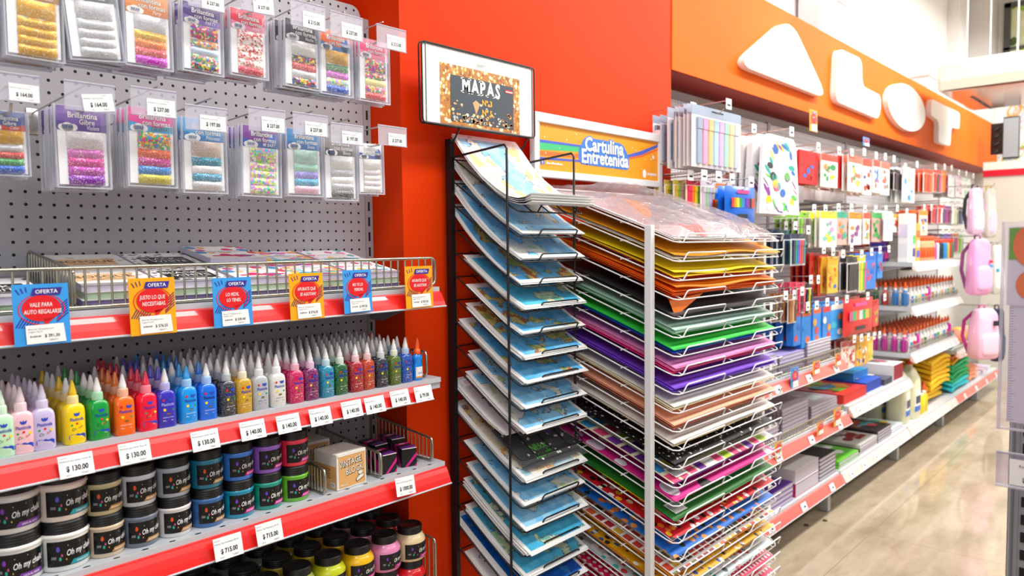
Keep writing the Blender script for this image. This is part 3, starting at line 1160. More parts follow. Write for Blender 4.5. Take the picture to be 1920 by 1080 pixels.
def paint_bottle(x, y, body, cap, noz, kind, label, grp, rz, txt=None):
    t = thing('paint_bottle', label, 'glue bottle', (x, y, Z2 + 0.0003), rz, grp)
    b = link('bottle_body', BODY[kind], t)
    own_mats(b, [body, txt])
    c = link('cap', CAP, t, (0, 0, 0.0702))
    own_mats(c, [cap])
    n = link('nozzle', NOZ, t, (0, 0, 0.0848))
    own_mats(n, [noz])
    return t


PL, GL = (lambda h: M(h, 0.16, 0.0, 0.5)), m_sparkle
_NAVY = M('101c6a', 0.4)
COLS = [
    (1, PL('bfe9c4'), 'd2ecd6', 'wave', 'mint green', None, 3), (38, PL('f3c3cb'), 'eed5da', 'wave', 'pale pink', None, 6), (80, PL('cfc0e6'), 'd9d0ea', 'wave', 'lavender', None, 6),
    (138, PL('f7d408'), 'f3dc9a', 'wave', 'yellow', None, 6), (184, PL('0f9a3c'), 'aadfb8', 'wave', 'green', None, 7), (232, PL('fb6a0a'), 'f6b79a', 'std', 'orange', None, 5),
    (275, PL('f01238'), 'f08a9a', 'wave', 'red', None, 8), (313, PL('3a30b8'), 'b9b6e6', 'std', 'violet blue', M('a8b4f6', 0.4), 8), (353, PL('1596ea'), '9fcbf0', 'std', 'sky blue', None, 8),
    (391, PL('1a6fe6'), 'a5c6f2', 'std', 'bright blue', _NAVY, 8), (427, GL('30343f'), 'b9bcc2', 'std', 'charcoal glitter', None, 8), (458, GL('c99a0c'), 'efe2c4', 'std', 'gold glitter', None, 8),
    (490, GL('b5b8bd'), 'e6e7ea', 'pale', 'silver glitter', None, 8), (522, GL('e2e2dc'), 'f0f0ee', 'pale', 'white pearl', None, 8), (558, GL('c8105c'), 'eeb0c4', 'std', 'hot pink glitter', None, 8),
    (587, GL('7a145e'), 'e3bfd6', 'std', 'purple glitter', None, 8), (616, GL('0e86a8'), 'bfdce6', 'std', 'teal glitter', None, 8), (644, GL('0a5c28'), 'd2e2d4', 'std', 'dark green glitter', None, 8),
    (671, GL('a8142a'), 'ecc6cc', 'std', 'crimson glitter', None, 8), (695, GL('b8380f'), 'ecc6c4', 'std', 'copper glitter', None, 8), (719, GL('242a3c'), 'cfd3dc', 'std', 'black glitter', None, 8),
    (743, GL('4f6a1a'), 'dfe4cf', 'std', 'olive glitter', None, 8), (766, GL('0f4fae'), 'b4cbe8', 'std', 'royal blue glitter', None, 8)]
for ci, (px, bm_, cap, kind, nm, txt, n) in enumerate(COLS):
    x0 = P(px, 700, Y=1.436).x
    hasc = nm in ('yellow', 'red', 'orange', 'green', 'sky blue', 'violet blue', 'bright blue')
    for k in range(n):
        y = 1.4465 + k * 0.0335 + random.uniform(-0.002, 0.002)
        if y > 1.70:
            break
        full = hasc and random.random() < 0.55
        base = cap
        noz = M('efeeee', 0.3) if not full else PL({'yellow': 'efc416', 'red': 'e8304e', 'orange': 'f6843a', 'green': '3cae62', 'sky blue': '3aa6ee', 'violet blue': '6a60d4', 'bright blue': '4a8ff0'}[nm])
        if not full and nm in ('lavender', 'pale pink', 'mint green'):
            noz = M({'lavender': 'd9cfe8', 'pale pink': 'efd8de', 'mint green': 'd8ecda'}[nm], 0.3)
        lab = f'{nm} paint bottle at the shelf edge' if k == 0 else f'{nm} paint bottle, {ORD[k]} back from the shelf edge'
        paint_bottle(x0 + random.uniform(-.0012, .0012) - (0.0 if ci < 13 else 0.0), y, bm_, M(base, 0.35), noz, kind, lab, 'paint bottles on the bottle shelf', random.uniform(-0.12, 0.12) + 0.05, txt)

# orange-capped craft glue at the end of the row
m = MB()
m.loft([s_ring(0.0135 * a, 0.010 * a, z, 24, 2.6) for a, z in ((0.92, 0), (1, 0.003), (1, 0.034), (0.86, 0.042), (0.86, 0.047), (1.0, 0.054), (0.98, 0.060), (0.7, 0.064), (0.6, 0.066))], M('1487e8', 0.2, 0, 0.4))


def gpl(k):
    return lambda x, z: Vector((x, s_front(x, 0.0135, 0.010, 2.6) - 0.0004 - 0.0002 * k, z))


m.rect(-0.012, 0.006, 0.012, 0.034, WHITE, gpl(0), 8)
m.poly([(-0.0115, 0.034), (0.0115, 0.034), (0.010, 0.027), (0.0, 0.024), (-0.010, 0.027)], M('d8161c', 0.4), gpl(1))
m.text('Maped', 0.005, WHITE, gpl(2), 0, 0.0285, 0.01, 0.8)
m.text('GLUE', 0.0065, M('1a6fd0', 0.4), gpl(2), -0.001, 0.0165, 0.015, 0.8)
m.rect(-0.012, 0.006, 0.012, 0.010, M('f08a1a', 0.4), gpl(1), 8)
GB = m.mesh('craft_glue_body')
m = MB()
m.lathe([(0.0085, 0.0), (0.0088, 0.001), (0.0085, 0.012), (0.0065, 0.0125), (0.0060, 0.016), (0.0052, 0.030), (0.0028, 0.038), (0.0008, 0.041)], M('f2560a', 0.35), 16)
GC = m.mesh('craft_glue_cap')
gx = P(786, 700, Y=1.44).x
for k in range(6):
    lab = 'small blue craft glue bottle with orange pointed cap at the shelf end' if k == 0 else f'blue craft glue bottle with orange cap, {ORD[k]} back at the shelf end'
    t = thing('craft_glue_bottle', lab, 'glue bottle', (gx - 0.004 * (k > 0), 1.447 + k * 0.037, Z2 + 0.0003), 0.1, 'craft glue bottles at the shelf end')
    link('bottle_body', GB, t)
    link('cap', GC, t, (0, 0, 0.0655))


# ------------------------------------------------------------------ chalk paint jars
def lid_mesh(r, h):
    m = MB()
    pr = [(r * 0.97, 0)]
    for i in range(4):
        z = h * (0.04 + i * 0.22)
        pr += [(r * 0.985, z), (r, z + h * 0.03), (r, z + h * 0.14), (r * 0.985, z + h * 0.17)]
    pr += [(r * 0.97, h * 0.95), (r * 0.93, h), (r * 0.85, h), (r * 0.83, h * 0.94), (0.0005, h * 0.94)]
    m.lathe(pr, M('121213', 0.38), 32)
    return m.mesh('jar_lid')


def label_mesh(r, z0, z1, band_txt, arc=2.5, off=0.15):
    """black wrap label with handwritten title, coloured drops and a slanted band; slot 2 is the band's colour"""
    m = MB()

    def cy(k):
        return lambda a, b: Vector(((r + 0.0004 + 0.00022 * k) * math.sin(a / r + off), -(r + 0.0004 + 0.00022 * k) * math.cos(a / r + off), b))
    w = arc * r / 2
    H = z1 - z0
    m.rect(-w, z0, w, z1, M('0d0d0f', 0.3), cy(0), 28)
    bandm = M('ff00fb')
    m.mid(bandm)
    n = 8
    ba, bb = (-0.25 * w, 0.62 * w)
    vs, fs = [], []
    for i in range(n + 1):
        x = ba + (bb - ba) * i / n
        vs += [cy(1)(x, z0 + H * 0.02), cy(1)(x + H * 0.13 if i == 0 else x, z0 + H * 0.20)]
    for i in range(n):
        fs.append((2 * i, 2 * i + 2, 2 * i + 3, 2 * i + 1))
    m.add(vs, fs, bandm)
    m.text(band_txt, H * 0.105, WHITE, cy(2), (ba + bb) / 2 + H * 0.04, z0 + H * 0.065, 0.01, 0.82)
    m.text('Oh my chalk!', H * 0.34, WHITE, cy(1), 0.16 * w, z0 + H * 0.44, 0.012, 0.62, 0.22, 0.10)
    for (x, z, s, c) in ((-0.62, 0.66, 0.085, 'drop'), (-0.5, 0.42, 0.045, 'd54a8a'), (-0.56, 0.28, 0.06, '1fb0a0'), (-0.36, 0.25, 0.028, 'e2b23a'), (-0.30, 0.80, 0.016, 'dddddd'), (0.1, 0.86, 0.014, 'dddddd'),
                         (0.70, 0.80, 0.05, '1fa0a8'), (0.66, 0.34, 0.03, '9a4ac0'), (0.3, 0.33, 0.018, 'e0622a')):
        mt = M('ff00fa') if c == 'drop' else M(c, 0.4)
        s *= H
        pts = [(x * w + s * 0.75 * math.cos(t), z0 + z * H + s * math.sin(t) * (1.0 if math.sin(t) < 0 else 1.9) * 0.9) for t in [2 * PI * i / 12 for i in range(12)]]
        m.poly(pts, mt, cy(1))
    for k in range(3):
        m.text('tiza', H * 0.10, M('c9c9cf', 0.4), cy(1), -0.80 * w + k * H * 0.06, z0 + H * 0.35, 0, 0.8, 0, PI / 2)
    return m.mesh('jar_label')


def pot_mesh(r, h, shoulder=None):
    m = MB()
    c = M('ff00f9')
    if shoulder:
        m.lathe([(r * 0.9, 0), (r, 0.004), (r, h * 0.72), (r * 0.97, h * 0.78), (shoulder * 1.06, h * 0.93), (shoulder * 1.0, h * 0.95), (shoulder * 0.97, h)], c, 32)
    else:
        m.lathe([(r * 0.93, 0), (r * 0.99, 0.003), (r * 0.99, h * 0.86), (r * 0.99, h * 0.87), (r * 1.03, h * 0.90), (r * 1.03, h * 0.96), (r * 0.94, h)], c, 32)
    return m.mesh('jar_pot')


RS, HS = 0.0315, 0.0775
RBg, HB = 0.041, 0.0870
POT_S, LID_S = pot_mesh(RS, 0.0585), lid_mesh(RS * 1.0, 0.0205)
LAB_T = label_mesh(RS, 0.0085, 0.0485, 'PINTURA EN TIZA')
POT_B, LID_B = pot_mesh(RBg, 0.066), lid_mesh(RBg * 0.97, 0.0225)
LAB_B = label_mesh(RBg, 0.010, 0.054, 'CHALK PASTE', 2.3)
LAB_L = label_mesh(RBg, 0.010, 0.054, 'LACA AL AGUA', 2.3)
PT = lambda h: M(h, 0.22, 0.0, 0.4)


def jar(x, y, z, pot, lab, lid, hl, paint, band, drop, label, grp, rz=0.08, nm='paint_jar'):
    t = thing(nm, label, 'paint jar', (x, y, z), rz + random.uniform(-0.05, 0.05), grp)
    a = link('pot', pot, t)
    own_mats(a, [PT(paint)])
    b = link('jar_label', lab, t)
    own_mats(b, [None, M(band, 0.4)])
    for sl in b.material_slots:
        if sl.material and sl.material.name.startswith('paint_ff00fa'):
            sl.link = 'OBJECT'
            sl.material = M(drop, 0.4)
    link('lid', lid, t, (0, 0, hl))
    return t


GOLD, MAG, TEALB, PURB = 'b98a45', 'd6209a', '1f9aa4', '7a3aa0'
JC = [(36, 'B', ('dfe0dc', 'e2e2de'), PURB, '8a3ab8', ('clear lacquer', 'clear lacquer')), (130, 'B', ('efe2d8', 'efeee8'), TEALB, '5a52c8', ('cream chalk paste', 'white chalk paste')),
      (206, 'S', ('c2b48a', 'd8c2a4'), GOLD, 'e2521e', ('khaki', 'beige')), (273, 'S', ('cfd2dc', '6d7686'), GOLD, 'e2521e', ('silver white', 'slate grey')), (339, 'S', ('aab2bf', 'e4dedc'), GOLD, 'e2521e', ('pewter', 'pearl white')),
      (402, 'S', ('1d7a9a', '3a6aa8'), GOLD, 'e2521e', ('petrol blue', 'steel blue')), (461, 'S', ('3a7ee0', '1492b4'), MAG, '7a3ac8', ('cornflower blue', 'aqua')), (516, 'S', ('9a62d0', '1a9a86'), MAG, '6a3ac0', ('lilac', 'jade green')),
      (567, 'S', ('f0304e', '6cba2e'), MAG, '6a3ac0', ('coral red', 'apple green'))]
for px, sz, cols, band, drop, nms in JC:
    r, h = (RBg, HB) if sz == 'B' else (RS, HS)
    x = P(px, 950, Y=1.437 if sz == 'S' else 1.432).x
    for row in range(4 if sz == 'S' else 3):
        y = 1.437 + r + 0.001 + row * (2 * r + 0.004) - (0.006 if sz == 'B' else 0)
        if y + r > 1.715:
            break
        for lay in (0, 1):
            wh = ('upper' if lay else 'lower')
            lab = f'{nms[1 - lay]} chalk paint jar, {wh} of the pair at the shelf edge' if row == 0 else f'{nms[1 - lay]} chalk paint jar, {wh} of the {ORD[row]} pair back from the edge'
            pot, lb, ld, hl = (POT_B, LAB_L if band == PURB else LAB_B, LID_B, 0.0640) if sz == 'B' else (POT_S, LAB_T, LID_S, 0.0568)
            jar(x + random.uniform(-.0008, .0008), y, Z3 + 0.0004 + lay * (h + 0.0006), pot, lb, ld, hl, cols[1 - lay], band, drop, lab, 'chalk paint jars on the jar shelf', 0.12 if px > 100 else -0.02)

# wide jars on the lowest shelf, two layers
RW = 0.0395
POT_W, LID_W = pot_mesh(RW, 0.0685, 0.031), lid_mesh(0.0315, 0.0195)
LAB_W = label_mesh(RW, 0.008, 0.046, 'PINTURA EN TIZA')
WC = [['e8cfa2', 'e58ab8', 'f3be0c', 'c9cf1e', 'b8c26a', '7d8a94', 'a8b0b4', '8f9aa0'],
      ['d2161e', 'e79ab8', 'eab40e', 'd6bb14', 'b9a81c', '8a949c', '7c868e', '9aa4a8'],
      ['c81a20', 'b98a90', 'd8a016', 'b4a32a', '8f9a94', '6f7a82', '7a8288', '858d92']]
WN = [['cream', 'pink', 'sunny yellow', 'lime', 'pale olive', 'slate', 'silver', 'cool grey'], ['red', 'rose', 'golden yellow', 'mustard', 'olive', 'steel', 'graphite', 'mist grey'],
      ['scarlet', 'dusty pink', 'amber', 'moss', 'sage grey', 'lead grey', 'stone grey', 'ash grey']]
for row in range(3):
    for k in range(8):
        x = 1.2135 - k * 0.0815 - 0.004 * (row == 1)
        y = 1.472 + row * 0.0815
        for lay in (0, 1):
            col = 'd2161e' if (lay == 0 and row == 0 and k == 0) else WC[row][k]
            cn = 'bright red' if (lay == 0 and row == 0 and k == 0) else WN[row][k]
            jar(x, y, Z4 + 0.0004 + lay * 0.0885, POT_W, LAB_W, LID_W, 0.0672, col, MAG, '6a3ac0', f'{cn} paint jar with wide black lid, {"upper" if lay else "lower"} layer of the lowest shelf',
                'wide paint jars on the lowest shelf', 0.1)

# ------------------------------------------------------------------ boxes beside the jars
def vintage(x, y, z, rz, label):
    t = thing('stamp_box', label, 'box', (x, y, z), rz, 'vintage block boxes')
    s, h = 0.0425, 0.0835
    CARD, TAN = M('ece6dc', 0.55), M('dfa765', 0.55)
    m = MB()
    m.rbox((-s, 0, 0), (s, 0.085, h), 0.0012, CARD, 1, smooth=False)
    fp = flat((0, -0.0004, 0))
    f2 = flat((0, -0.0007, 0))
    f3 = flat((0, -0.0010, 0))
    m.poly(round_poly([(-s + 0.005, 0.004), (s - 0.004, 0.004), (s - 0.004, h - 0.005), (-s + 0.005, h - 0.005)], 0.004), TAN, fp)
    for i, (tx, yy) in enumerate((('VINTAGE', 0.053), ('BLOCK', 0.034))):
        m.text(tx, 0.0215, M('1d1a16', 0.5), f2, 0.0012 - 0.004 + i * 0.012, yy - 0.0008, 0.05, 0.72, 0.0, 0.10)
        m.text(tx, 0.0215, CARD, f3, -0.004 + i * 0.012, yy, 0.008, 0.72, 0.0, 0.10)
    m.text('Meyhart', 0.0065, CARD, f2, -0.022, 0.008, 0.004)
    # the stamp drawn on the face
    m.poly(round_poly([(0.012, 0.008), (0.034, 0.016), (0.034, 0.026), (0.020, 0.024), (0.010, 0.016)], 0.003), M('2a2622', 0.5), f2)
    m.poly(round_poly([(0.013, 0.010), (0.033, 0.018), (0.033, 0.025), (0.021, 0.023), (0.012, 0.016)], 0.003), CARD, f3)
    m.poly(ellipse(0.024, 0.029, 0.0075, 0.0055, 14), M('2a2622', 0.5), f2)
    m.poly(ellipse(0.024, 0.0295, 0.0066, 0.0047, 14), CARD, f3)
    lf = flat((-s - 0.0004, 0.0425, 0), (0, -1, 0), (0, 0, 1))
    m.rect(-0.040, 0.002, 0.040, 0.055, TAN, lf)
    l2 = flat((-s - 0.0007, 0.0425, 0), (0, -1, 0), (0, 0, 1))
    for i in range(5):
        m.rect(-0.03, 0.046 - i * 0.005, 0.02 - 0.004 * (i % 2), 0.0475 - i * 0.005, M('7d5a38', 0.5), l2)
    m.rect(0.018, 0.006, 0.036, 0.017, WHITE, l2)
    for i in range(7):
        m.rect(0.0195 + i * 0.0022, 0.008, 0.0203 + i * 0.0022, 0.0155, INK, flat((-s - 0.001, 0.0425, 0), (0, -1, 0), (0, 0, 1)))
    tp = flat((0, 0, h + 0.0003), (1, 0, 0), (0, 1, 0))
    for i in range(9):
        for j in range(9):
            m.rect(-0.037 + i * 0.009, 0.006 + j * 0.009, -0.034 + i * 0.009, 0.0068 + j * 0.009, M('c4bcae', 0.6), tp)
    m.build('carton', t)
    m = MB()
    m.prism([(-s + 0.001, -0.0006), (s - 0.001, -0.0006), (s - 0.003, 0.006), (-s + 0.003, 0.006)], CARD, flat((0, -0.0004, h - 0.006)), (0, -1, 0), 0.0005)
    m.build('flap', t)


a = P(630, 922, Y=1.43)
vintage(a.x + 0.046, 1.432, Z3 + 0.0004, 0.05, 'tan and white stamp box with a drawn stamp at the shelf edge')
vintage(a.x + 0.040, 1.575, Z3 + 0.0004, -0.04, 'white box standing behind the tan stamp box')


def dice_box(x, y, z, rz, label):
    t = thing('craft_box', label, 'box', (x, y, z), rz, 'black and pink boxes at the shelf end')
    w, d, h = 0.0205, 0.075, 0.047
    PK, PU = M('d61482', 0.4), M('6a2a8c', 0.4)
    m = MB()
    m.rbox((-w, 0, 0), (w, d, h), 0.0008, M('151216', 0.4), 1, smooth=False)
    for k in range(2):
        o = 0.011 * k
        m.poly([(-w + 0.008 + o, 0.0005), (-w + 0.016 + o, 0.0005), (w - 0.0005, 0.026 - o * 1.4), (w - 0.0005, 0.036 - o * 1.4)] if k == 0 else [(0.012, 0.0005), (w - 0.0005, 0.0005), (w - 0.0005, 0.008)], PK, flat((0, -0.0004, 0)))
    lf = flat((-w - 0.0004, d / 2, 0), (0, -1, 0), (0, 0, 1))
    m.poly([(0.012, 0.001), (0.036, 0.001), (0.004, h - 0.001), (-0.014, h - 0.001)], PK, lf)
    m.poly([(-0.02, 0.001), (-0.004, 0.001), (-0.034, h - 0.001), (-0.037, h - 0.001), (-0.037, 0.03)], PK, lf)
    tp = flat((0, 0, h + 0.0003), (1, 0, 0), (0, 1, 0))
    m.poly([(-w, 0.001), (w, 0.001), (w, 0.030), (-w, 0.020)], PU, tp)
    m.poly([(-w, 0.036), (w, 0.046), (w, 0.060), (-w, 0.050)], PK, tp)
    m.rect(-0.010, 0.0445, 0.006, 0.049, WHITE, flat((0, 0, h + 0.0006), (1, 0, 0), (0, 1, 0)))
    m.build('carton', t)
    m = MB()
    m.box((-w + 0.001, -0.001, h - 0.0012), (w - 0.001, 0.001, h + 0.0004), M('e6dfd6', 0.6))
    m.build('opened_edge', t)


for i, (px, y, rz, lb) in enumerate(((731, 1.447, -0.10, 'black box with pink stripes and purple top against the wire divider'), (768, 1.452, -0.32, 'black box with pink stripes turned beside the wire end panel'),
                                     (716, 1.535, 0.0, 'pink and black box behind the striped box by the divider'), (748, 1.548, -0.2, 'black and pink box with white title behind the turned box'))):
    dice_box(P(px, 880, Y=y).x, y, Z3 + 0.0004, rz, lb)

# ------------------------------------------------------------------ glitter packets on hooks
PKW, PKH = 0.080, 0.126


def sachet_mesh(w, h, t):
    m = MB()
    nx, ny = 8, 5
    vs, fs = [], []
    for j in range(ny + 1):
        for i in range(nx + 1):
            u, v = i / nx * 2 - 1, j / ny * 2 - 1
            b = (1 - abs(u) ** 5) * (1 - v * v)
            vs.append((u * w / 2 * (1 - 0.02 * math.sin(j * 2.1)), -t * b - 0.0004, v * h / 2 * (1 - 0.06 * math.sin(i * 1.7 + j))))
    for j in range(ny):
        for i in range(nx):
            a = j * (nx + 1) + i
            fs.append((a, a + 1, a + nx + 2, a + nx + 1))
    m.add(vs, fs, M('ff00f8'), True)
    return m.mesh('glitter_sachet')


SACH = {(1, 0): sachet_mesh(0.054, 0.026, 0.0035), (0, 0): sachet_mesh(0.054, 0.0155, 0.0040)}
_card = {}


def backing_mesh(style, hc, hc2, l1, l2, l3):
    k = (style, hc, hc2, l1, l2, l3)
    if k in _card:
        return _card[k]
    m = MB()
    w, h = PKW * 0.90, PKH
    m.box((-w / 2, 0, 0.003), (w / 2, 0.0007, h), M('f4f3f5', 0.4))
    hp = flat((0, -0.0003, 0))
    p1, p2, p3 = flat((0, -0.0006, 0)), flat((0, -0.0009, 0)), flat((0, -0.0012, 0))
    z0 = h * 0.70
    m.rect(-w / 2, z0, w / 2, h, M(hc, 0.4), hp)
    m.poly([(-w / 2, z0), (w / 2, z0), (w / 2, z0 + h * 0.10), (w * 0.1, z0 + h * 0.06), (-w / 2, z0 + h * 0.12)], M(hc2, 0.4), p1)
    dark = hc in ('ececec', 'f2f2f2')
    tc = M('15151c', 0.4) if dark else WHITE
    m.text(l1, 0.0125, M('1c1430', 0.4), p1, 0.002, h * 0.862, 0.035, 0.88)
    m.text(l1, 0.0125, WHITE, p2, 0.002, h * 0.862, 0.012, 0.88)
    m.text(l2, 0.0115, M('1c1430', 0.4), p1, 0.008, h * 0.786, 0.035, 0.88)
    m.text(l2, 0.0115, WHITE, p2, 0.008, h * 0.786, 0.012, 0.88)
    for (x, z, r) in ((-0.021, 0.742, 0.0070), (-0.028, 0.735, 0.0052), (-0.013, 0.738, 0.0056), (-0.020, 0.728, 0.0060)):
        m.poly(ellipse(x, h * z, r * 1.25, r, 14), WHITE, p2)
    m.text('SIFAP', 0.0070, M('27509c', 0.4), p3, -0.020, h * 0.722, 0.015, 0.85)
    if l3:
        m.text(l3, 0.0095, WHITE if l3 != 'CELEBRATE' else M('3a5a20', 0.4), p3, 0.016, h * 0.722, 0.004, 0.72, 0.2)
    if style == 'b':
        m.poly(ellipse(w * 0.34, h * 0.80, 0.010, 0.014, 14), M('2c6ac0', 0.4), p1)
    m.rect(-0.010, h * 0.945, 0.010, h * 0.965, M('3a3a40', 0.5), p1)
    _card[k] = m.mesh('backing_card')
    return _card[k]


def film_mesh(seed):
    r = random.Random(seed)
    m = MB()
    w, h = PKW, PKH + 0.004
    nx, ny = 6, 9
    vs, fs = [], []
    for j in range(ny + 1):
        for i in range(nx + 1):
            u, v = i / nx * 2 - 1, j / ny * 2 - 1
            e = max(abs(u), abs(v))
            b = 0.0052 if e < 0.95 else 0.0006
            vs.append((u * w / 2, -b - (r.uniform(0, 0.0016) if e < 0.95 else 0), (v + 1) / 2 * h - 0.002))
    for j in range(ny):
        for i in range(nx):
            a = j * (nx + 1) + i
            fs.append((a, a + 1, a + nx + 2, a + nx + 1))
    m.add(vs, fs, m_clear('ffffff', 0.05), False)
    # welded rim of the pouch
    E_ = m_clear('eef0f8', 0.30)
    for (x0, z0, x1, z1) in ((-w / 2 - 0.0008, -0.003, -w / 2 + 0.0012, h - 0.002), (w / 2 - 0.0012, -0.003, w / 2 + 0.0008, h - 0.002), (-w / 2, -0.003, w / 2, -0.001)):
        m.box((x0, -0.0048, z0), (x1, 0.0010, z1), E_)
    return m.mesh('clear_pouch')


FILMS = [film_mesh(s) for s in range(4)]


def packet(cx, y, zb, style, head, sach, label, sc=1.0, rz=0.0, tilt=0.0, grp='glitter packets on the hooks'):
    t = thing('glitter_packet', label, 'glitter packet', (cx, y, zb), rz, grp)
    t.rotation_euler = (random.uniform(-0.01, 0.02), tilt, rz)
    t.scale = (sc, 1.0, sc)
    link('backing_card', backing_mesh(style, *head), t)
    for i, mt in enumerate(sach):
        big = 1 if i == 0 else 0
        z = PKH * 0.70 - 0.014 if big else PKH * 0.70 - 0.028 - 0.0080 - (i - 1) * 0.0137
        s = link('sachet', SACH[(big, 0)], t, (0.004, -0.0005, z))
        own_mats(s, [mt])
        s.rotation_euler.y = random.uniform(-0.03, 0.03)
    f = link('clear_pouch', random.choice(FILMS), t)
    return t


G = m_glitter
CONF_A = G('ffffff', 'e8d22a', '2fb56a', 'e0458a', 'f08a2a', '4a9ae0')
CONF_B = G('ffffff', 'd8243a', 'f3f0ea', 'e87a7a', 'f7d7c7', 'ffffff')
CONF_C = G('ffffff', '7a2ac0', '1fa04a', 'e0208a', 'f2c81e', 'c8105c')
CONF_D = G('ffffff', 'b7e04a', '38c8d0', 'c98ae0', 'f29ac0', 'e8f07a')
CONF_E = G('ffffff', 'd41a30', '202028', '2f9a4a', 'f2c81e', '3a4ac0')
SIL, GLD, WHT, PEARL = G('c9c9cf'), G('d9a004'), G('f2f0ee'), G('e9dfe2')
RB1 = ('Brillantina', 'con formas')
ROWS = [
    # x0, y0, x1, y1 of the front packet, header, sachets, colour words
    (2, [
        (-32, 190, 55, 346, ('4a5a9a', 'c8452a', 'Brillantina', 'Gibre', 'Color'), [GLD, SIL, G('c8302a'), G('18924a'), G('0e5cc8')], 'gold, silver, red, green and blue sachets', 7),
        (105, 206, 207, 346, ('7a56a8', '5d3a94', 'Brillantina', 'Gibre', 'Violeta'), [PEARL, G('d268b8'), G('c8248a'), G('b41aa6'), G('8a1cb0')], 'pearl to violet sachets', 8),
        (237, 213, 331, 340, ('e0489a', '49a8d8', *RB1, 'CELEBRATE'), [CONF_A, G('e8602a'), G('c01a8a'), G('0f7ac8'), G('c8b81a')], 'mixed, orange, magenta, blue and yellow sachets', 7),
        (340, 226, 426, 358, ('4aa3d8', '2f7fc0', *RB1, 'Princesas'), [G('d8c0b4'), G('1690b0'), G('f0e9ea'), G('1488ac'), G('cfcacf')], 'beige, turquoise and white sachets', 8),
        (450, 240, 527, 365, ('7a2c94', '2b5cae', *RB1, 'MI BABY'), [CONF_D, CONF_D, CONF_D, CONF_D, CONF_D], 'pastel confetti sachets under a purple header', 8),
        (535, 244, 606, 366, ('2f86c2', '2a6fb0', *RB1, 'Sirena'), [G('bfe6d8'), G('a8e2cc'), G('8f82d6'), G('2fa0c8'), G('e8b8d0')], 'mint, lilac and blue sachets', 6),
        (607, 257, 670, 374, ('8f8a86', '5d5a58', *RB1, 'Blanco'), [WHT, SIL, WHT, G('b8b8c0'), G('5a5a60')], 'white, silver and black sachets', 6),
        (672, 262, 719, 371, ('f0f0f0', '3c62ac', *RB1, ''), [WHT, PEARL, WHT, PEARL, WHT], 'all white sachets', 3),
    ]),
    (1, [
        (-100, -58, -14, 95, ('2a7a4a', '1f6a3a', 'Brillantina', 'Gibre', 'Verde'), [G('2f9a5a')] * 5, 'green sachets', 5),
        (8, -42, 118, 104, ('c08a1a', 'a87410', 'Brillantina', 'Gibre', 'Dorado'), [GLD] * 5, 'all gold sachets', 8),
        (128, -36, 232, 107, ('8a8a92', '6a6a72', 'Brillantina', 'Gibre', 'Plata'), [SIL] * 5, 'all silver sachets', 8),
        (233, -18, 322, 130, ('e8924a', 'd8803a', *RB1, 'Party'), [SIL, G('e8b020'), G('f07a1a'), G('d84a52'), G('c82ac0')], 'silver, yellow, orange, red and magenta sachets', 8),
        (340, -2, 417, 147, ('4a3080', '8a6ac0', *RB1, 'PARTY'), [CONF_C, CONF_A, G('b8c8e0'), CONF_A, CONF_E], 'rainbow confetti sachets under a purple header', 8),
        (430, 12, 501, 152, ('e0284a', 'f08ab0', *RB1, 'Amor'), [CONF_B, CONF_B, CONF_B, CONF_B, G('d8304a')], 'red and white confetti sachets', 6),
        (532, 38, 600, 166, ('2a2a36', '3a3a46', *RB1, 'Noche'), [WHT, CONF_E, G('d0202c'), SIL, CONF_E], 'red, silver and black confetti sachets', 8),
        (598, 57, 660, 180, ('e86a24', '2f82c0', *RB1, ''), [GLD, G('4a8a5a'), G('c044b8'), CONF_D, G('2a5ac8')], 'gold, green, magenta and blue sachets', 7),
        (670, 74, 731, 193, ('e0407a', 'f08aa8', *RB1, ''), [CONF_C, CONF_C, G('e2d27a'), CONF_C, G('d8203a')], 'bright round confetti sachets under a pink header', 4),
    ])]
HOOKM = M('c9c6c2', 0.25, 0.85)
for row, items in ROWS:
    for (x0, y0, x1, y1, head, sach, words_, n) in items:
        yf = 1.447
        a, b = P(x0, y0, Y=yf), P(x1, y1, Y=yf)
        mid = P((x0 + x1) / 2, (y0 + y1) / 2, Y=yf)
        w = P(x1, (y0 + y1) / 2, Y=yf).x - P(x0, (y0 + y1) / 2, Y=yf).x
        sc = max(0.76, min(1.12, w / PKW))
        zb = mid.z - PKH * sc / 2
        style = 'b' if x0 in (450, 598, 672) else 'a'
        step = 0.0118
        for k in range(n):
            y = yf + k * step
            where = 'upper' if row == 1 else 'lower'
            lab = f'glitter packet of {words_}, front of its {where} hook' if k == 0 else f'glitter packet of {words_}, {ORD[k]} from the front'
            packet(mid.x + (random.uniform(-.003, .003) if k else 0), y, zb + (random.uniform(-.003, .002) if k else 0), style, head, sach, lab, sc, random.uniform(-.05, .05) if k else 0.02,
                   -0.10 if (x0 == 128 and k == 0) else random.uniform(-0.02, 0.02))
        # the hook that carries them
        hz = zb + PKH * sc * 0.955
        hk = thing('peg_hook', f'chrome hook through the packets of {words_}', 'display hook', (mid.x, PB, hz), 0, 'display hooks on the perforated panel')
        m = MB()
        m.tube([(0, 0, 0), (0, -(PB - 1.415), 0.0), (0, -(PB - 1.408), 0.012)], 0.0022, HOOKM, 8)
        m.build('arm', hk)
        m = MB()
        m.rbox((-0.012, -0.003, -0.012), (0.012, -0.0002, 0.04), 0.002, HOOKM, 1)
        m.tube([(0, -0.002, 0.030), (0, -(PB - 1.408), 0.042)], 0.0018, HOOKM, 6)
        m.build('price_arm', hk)


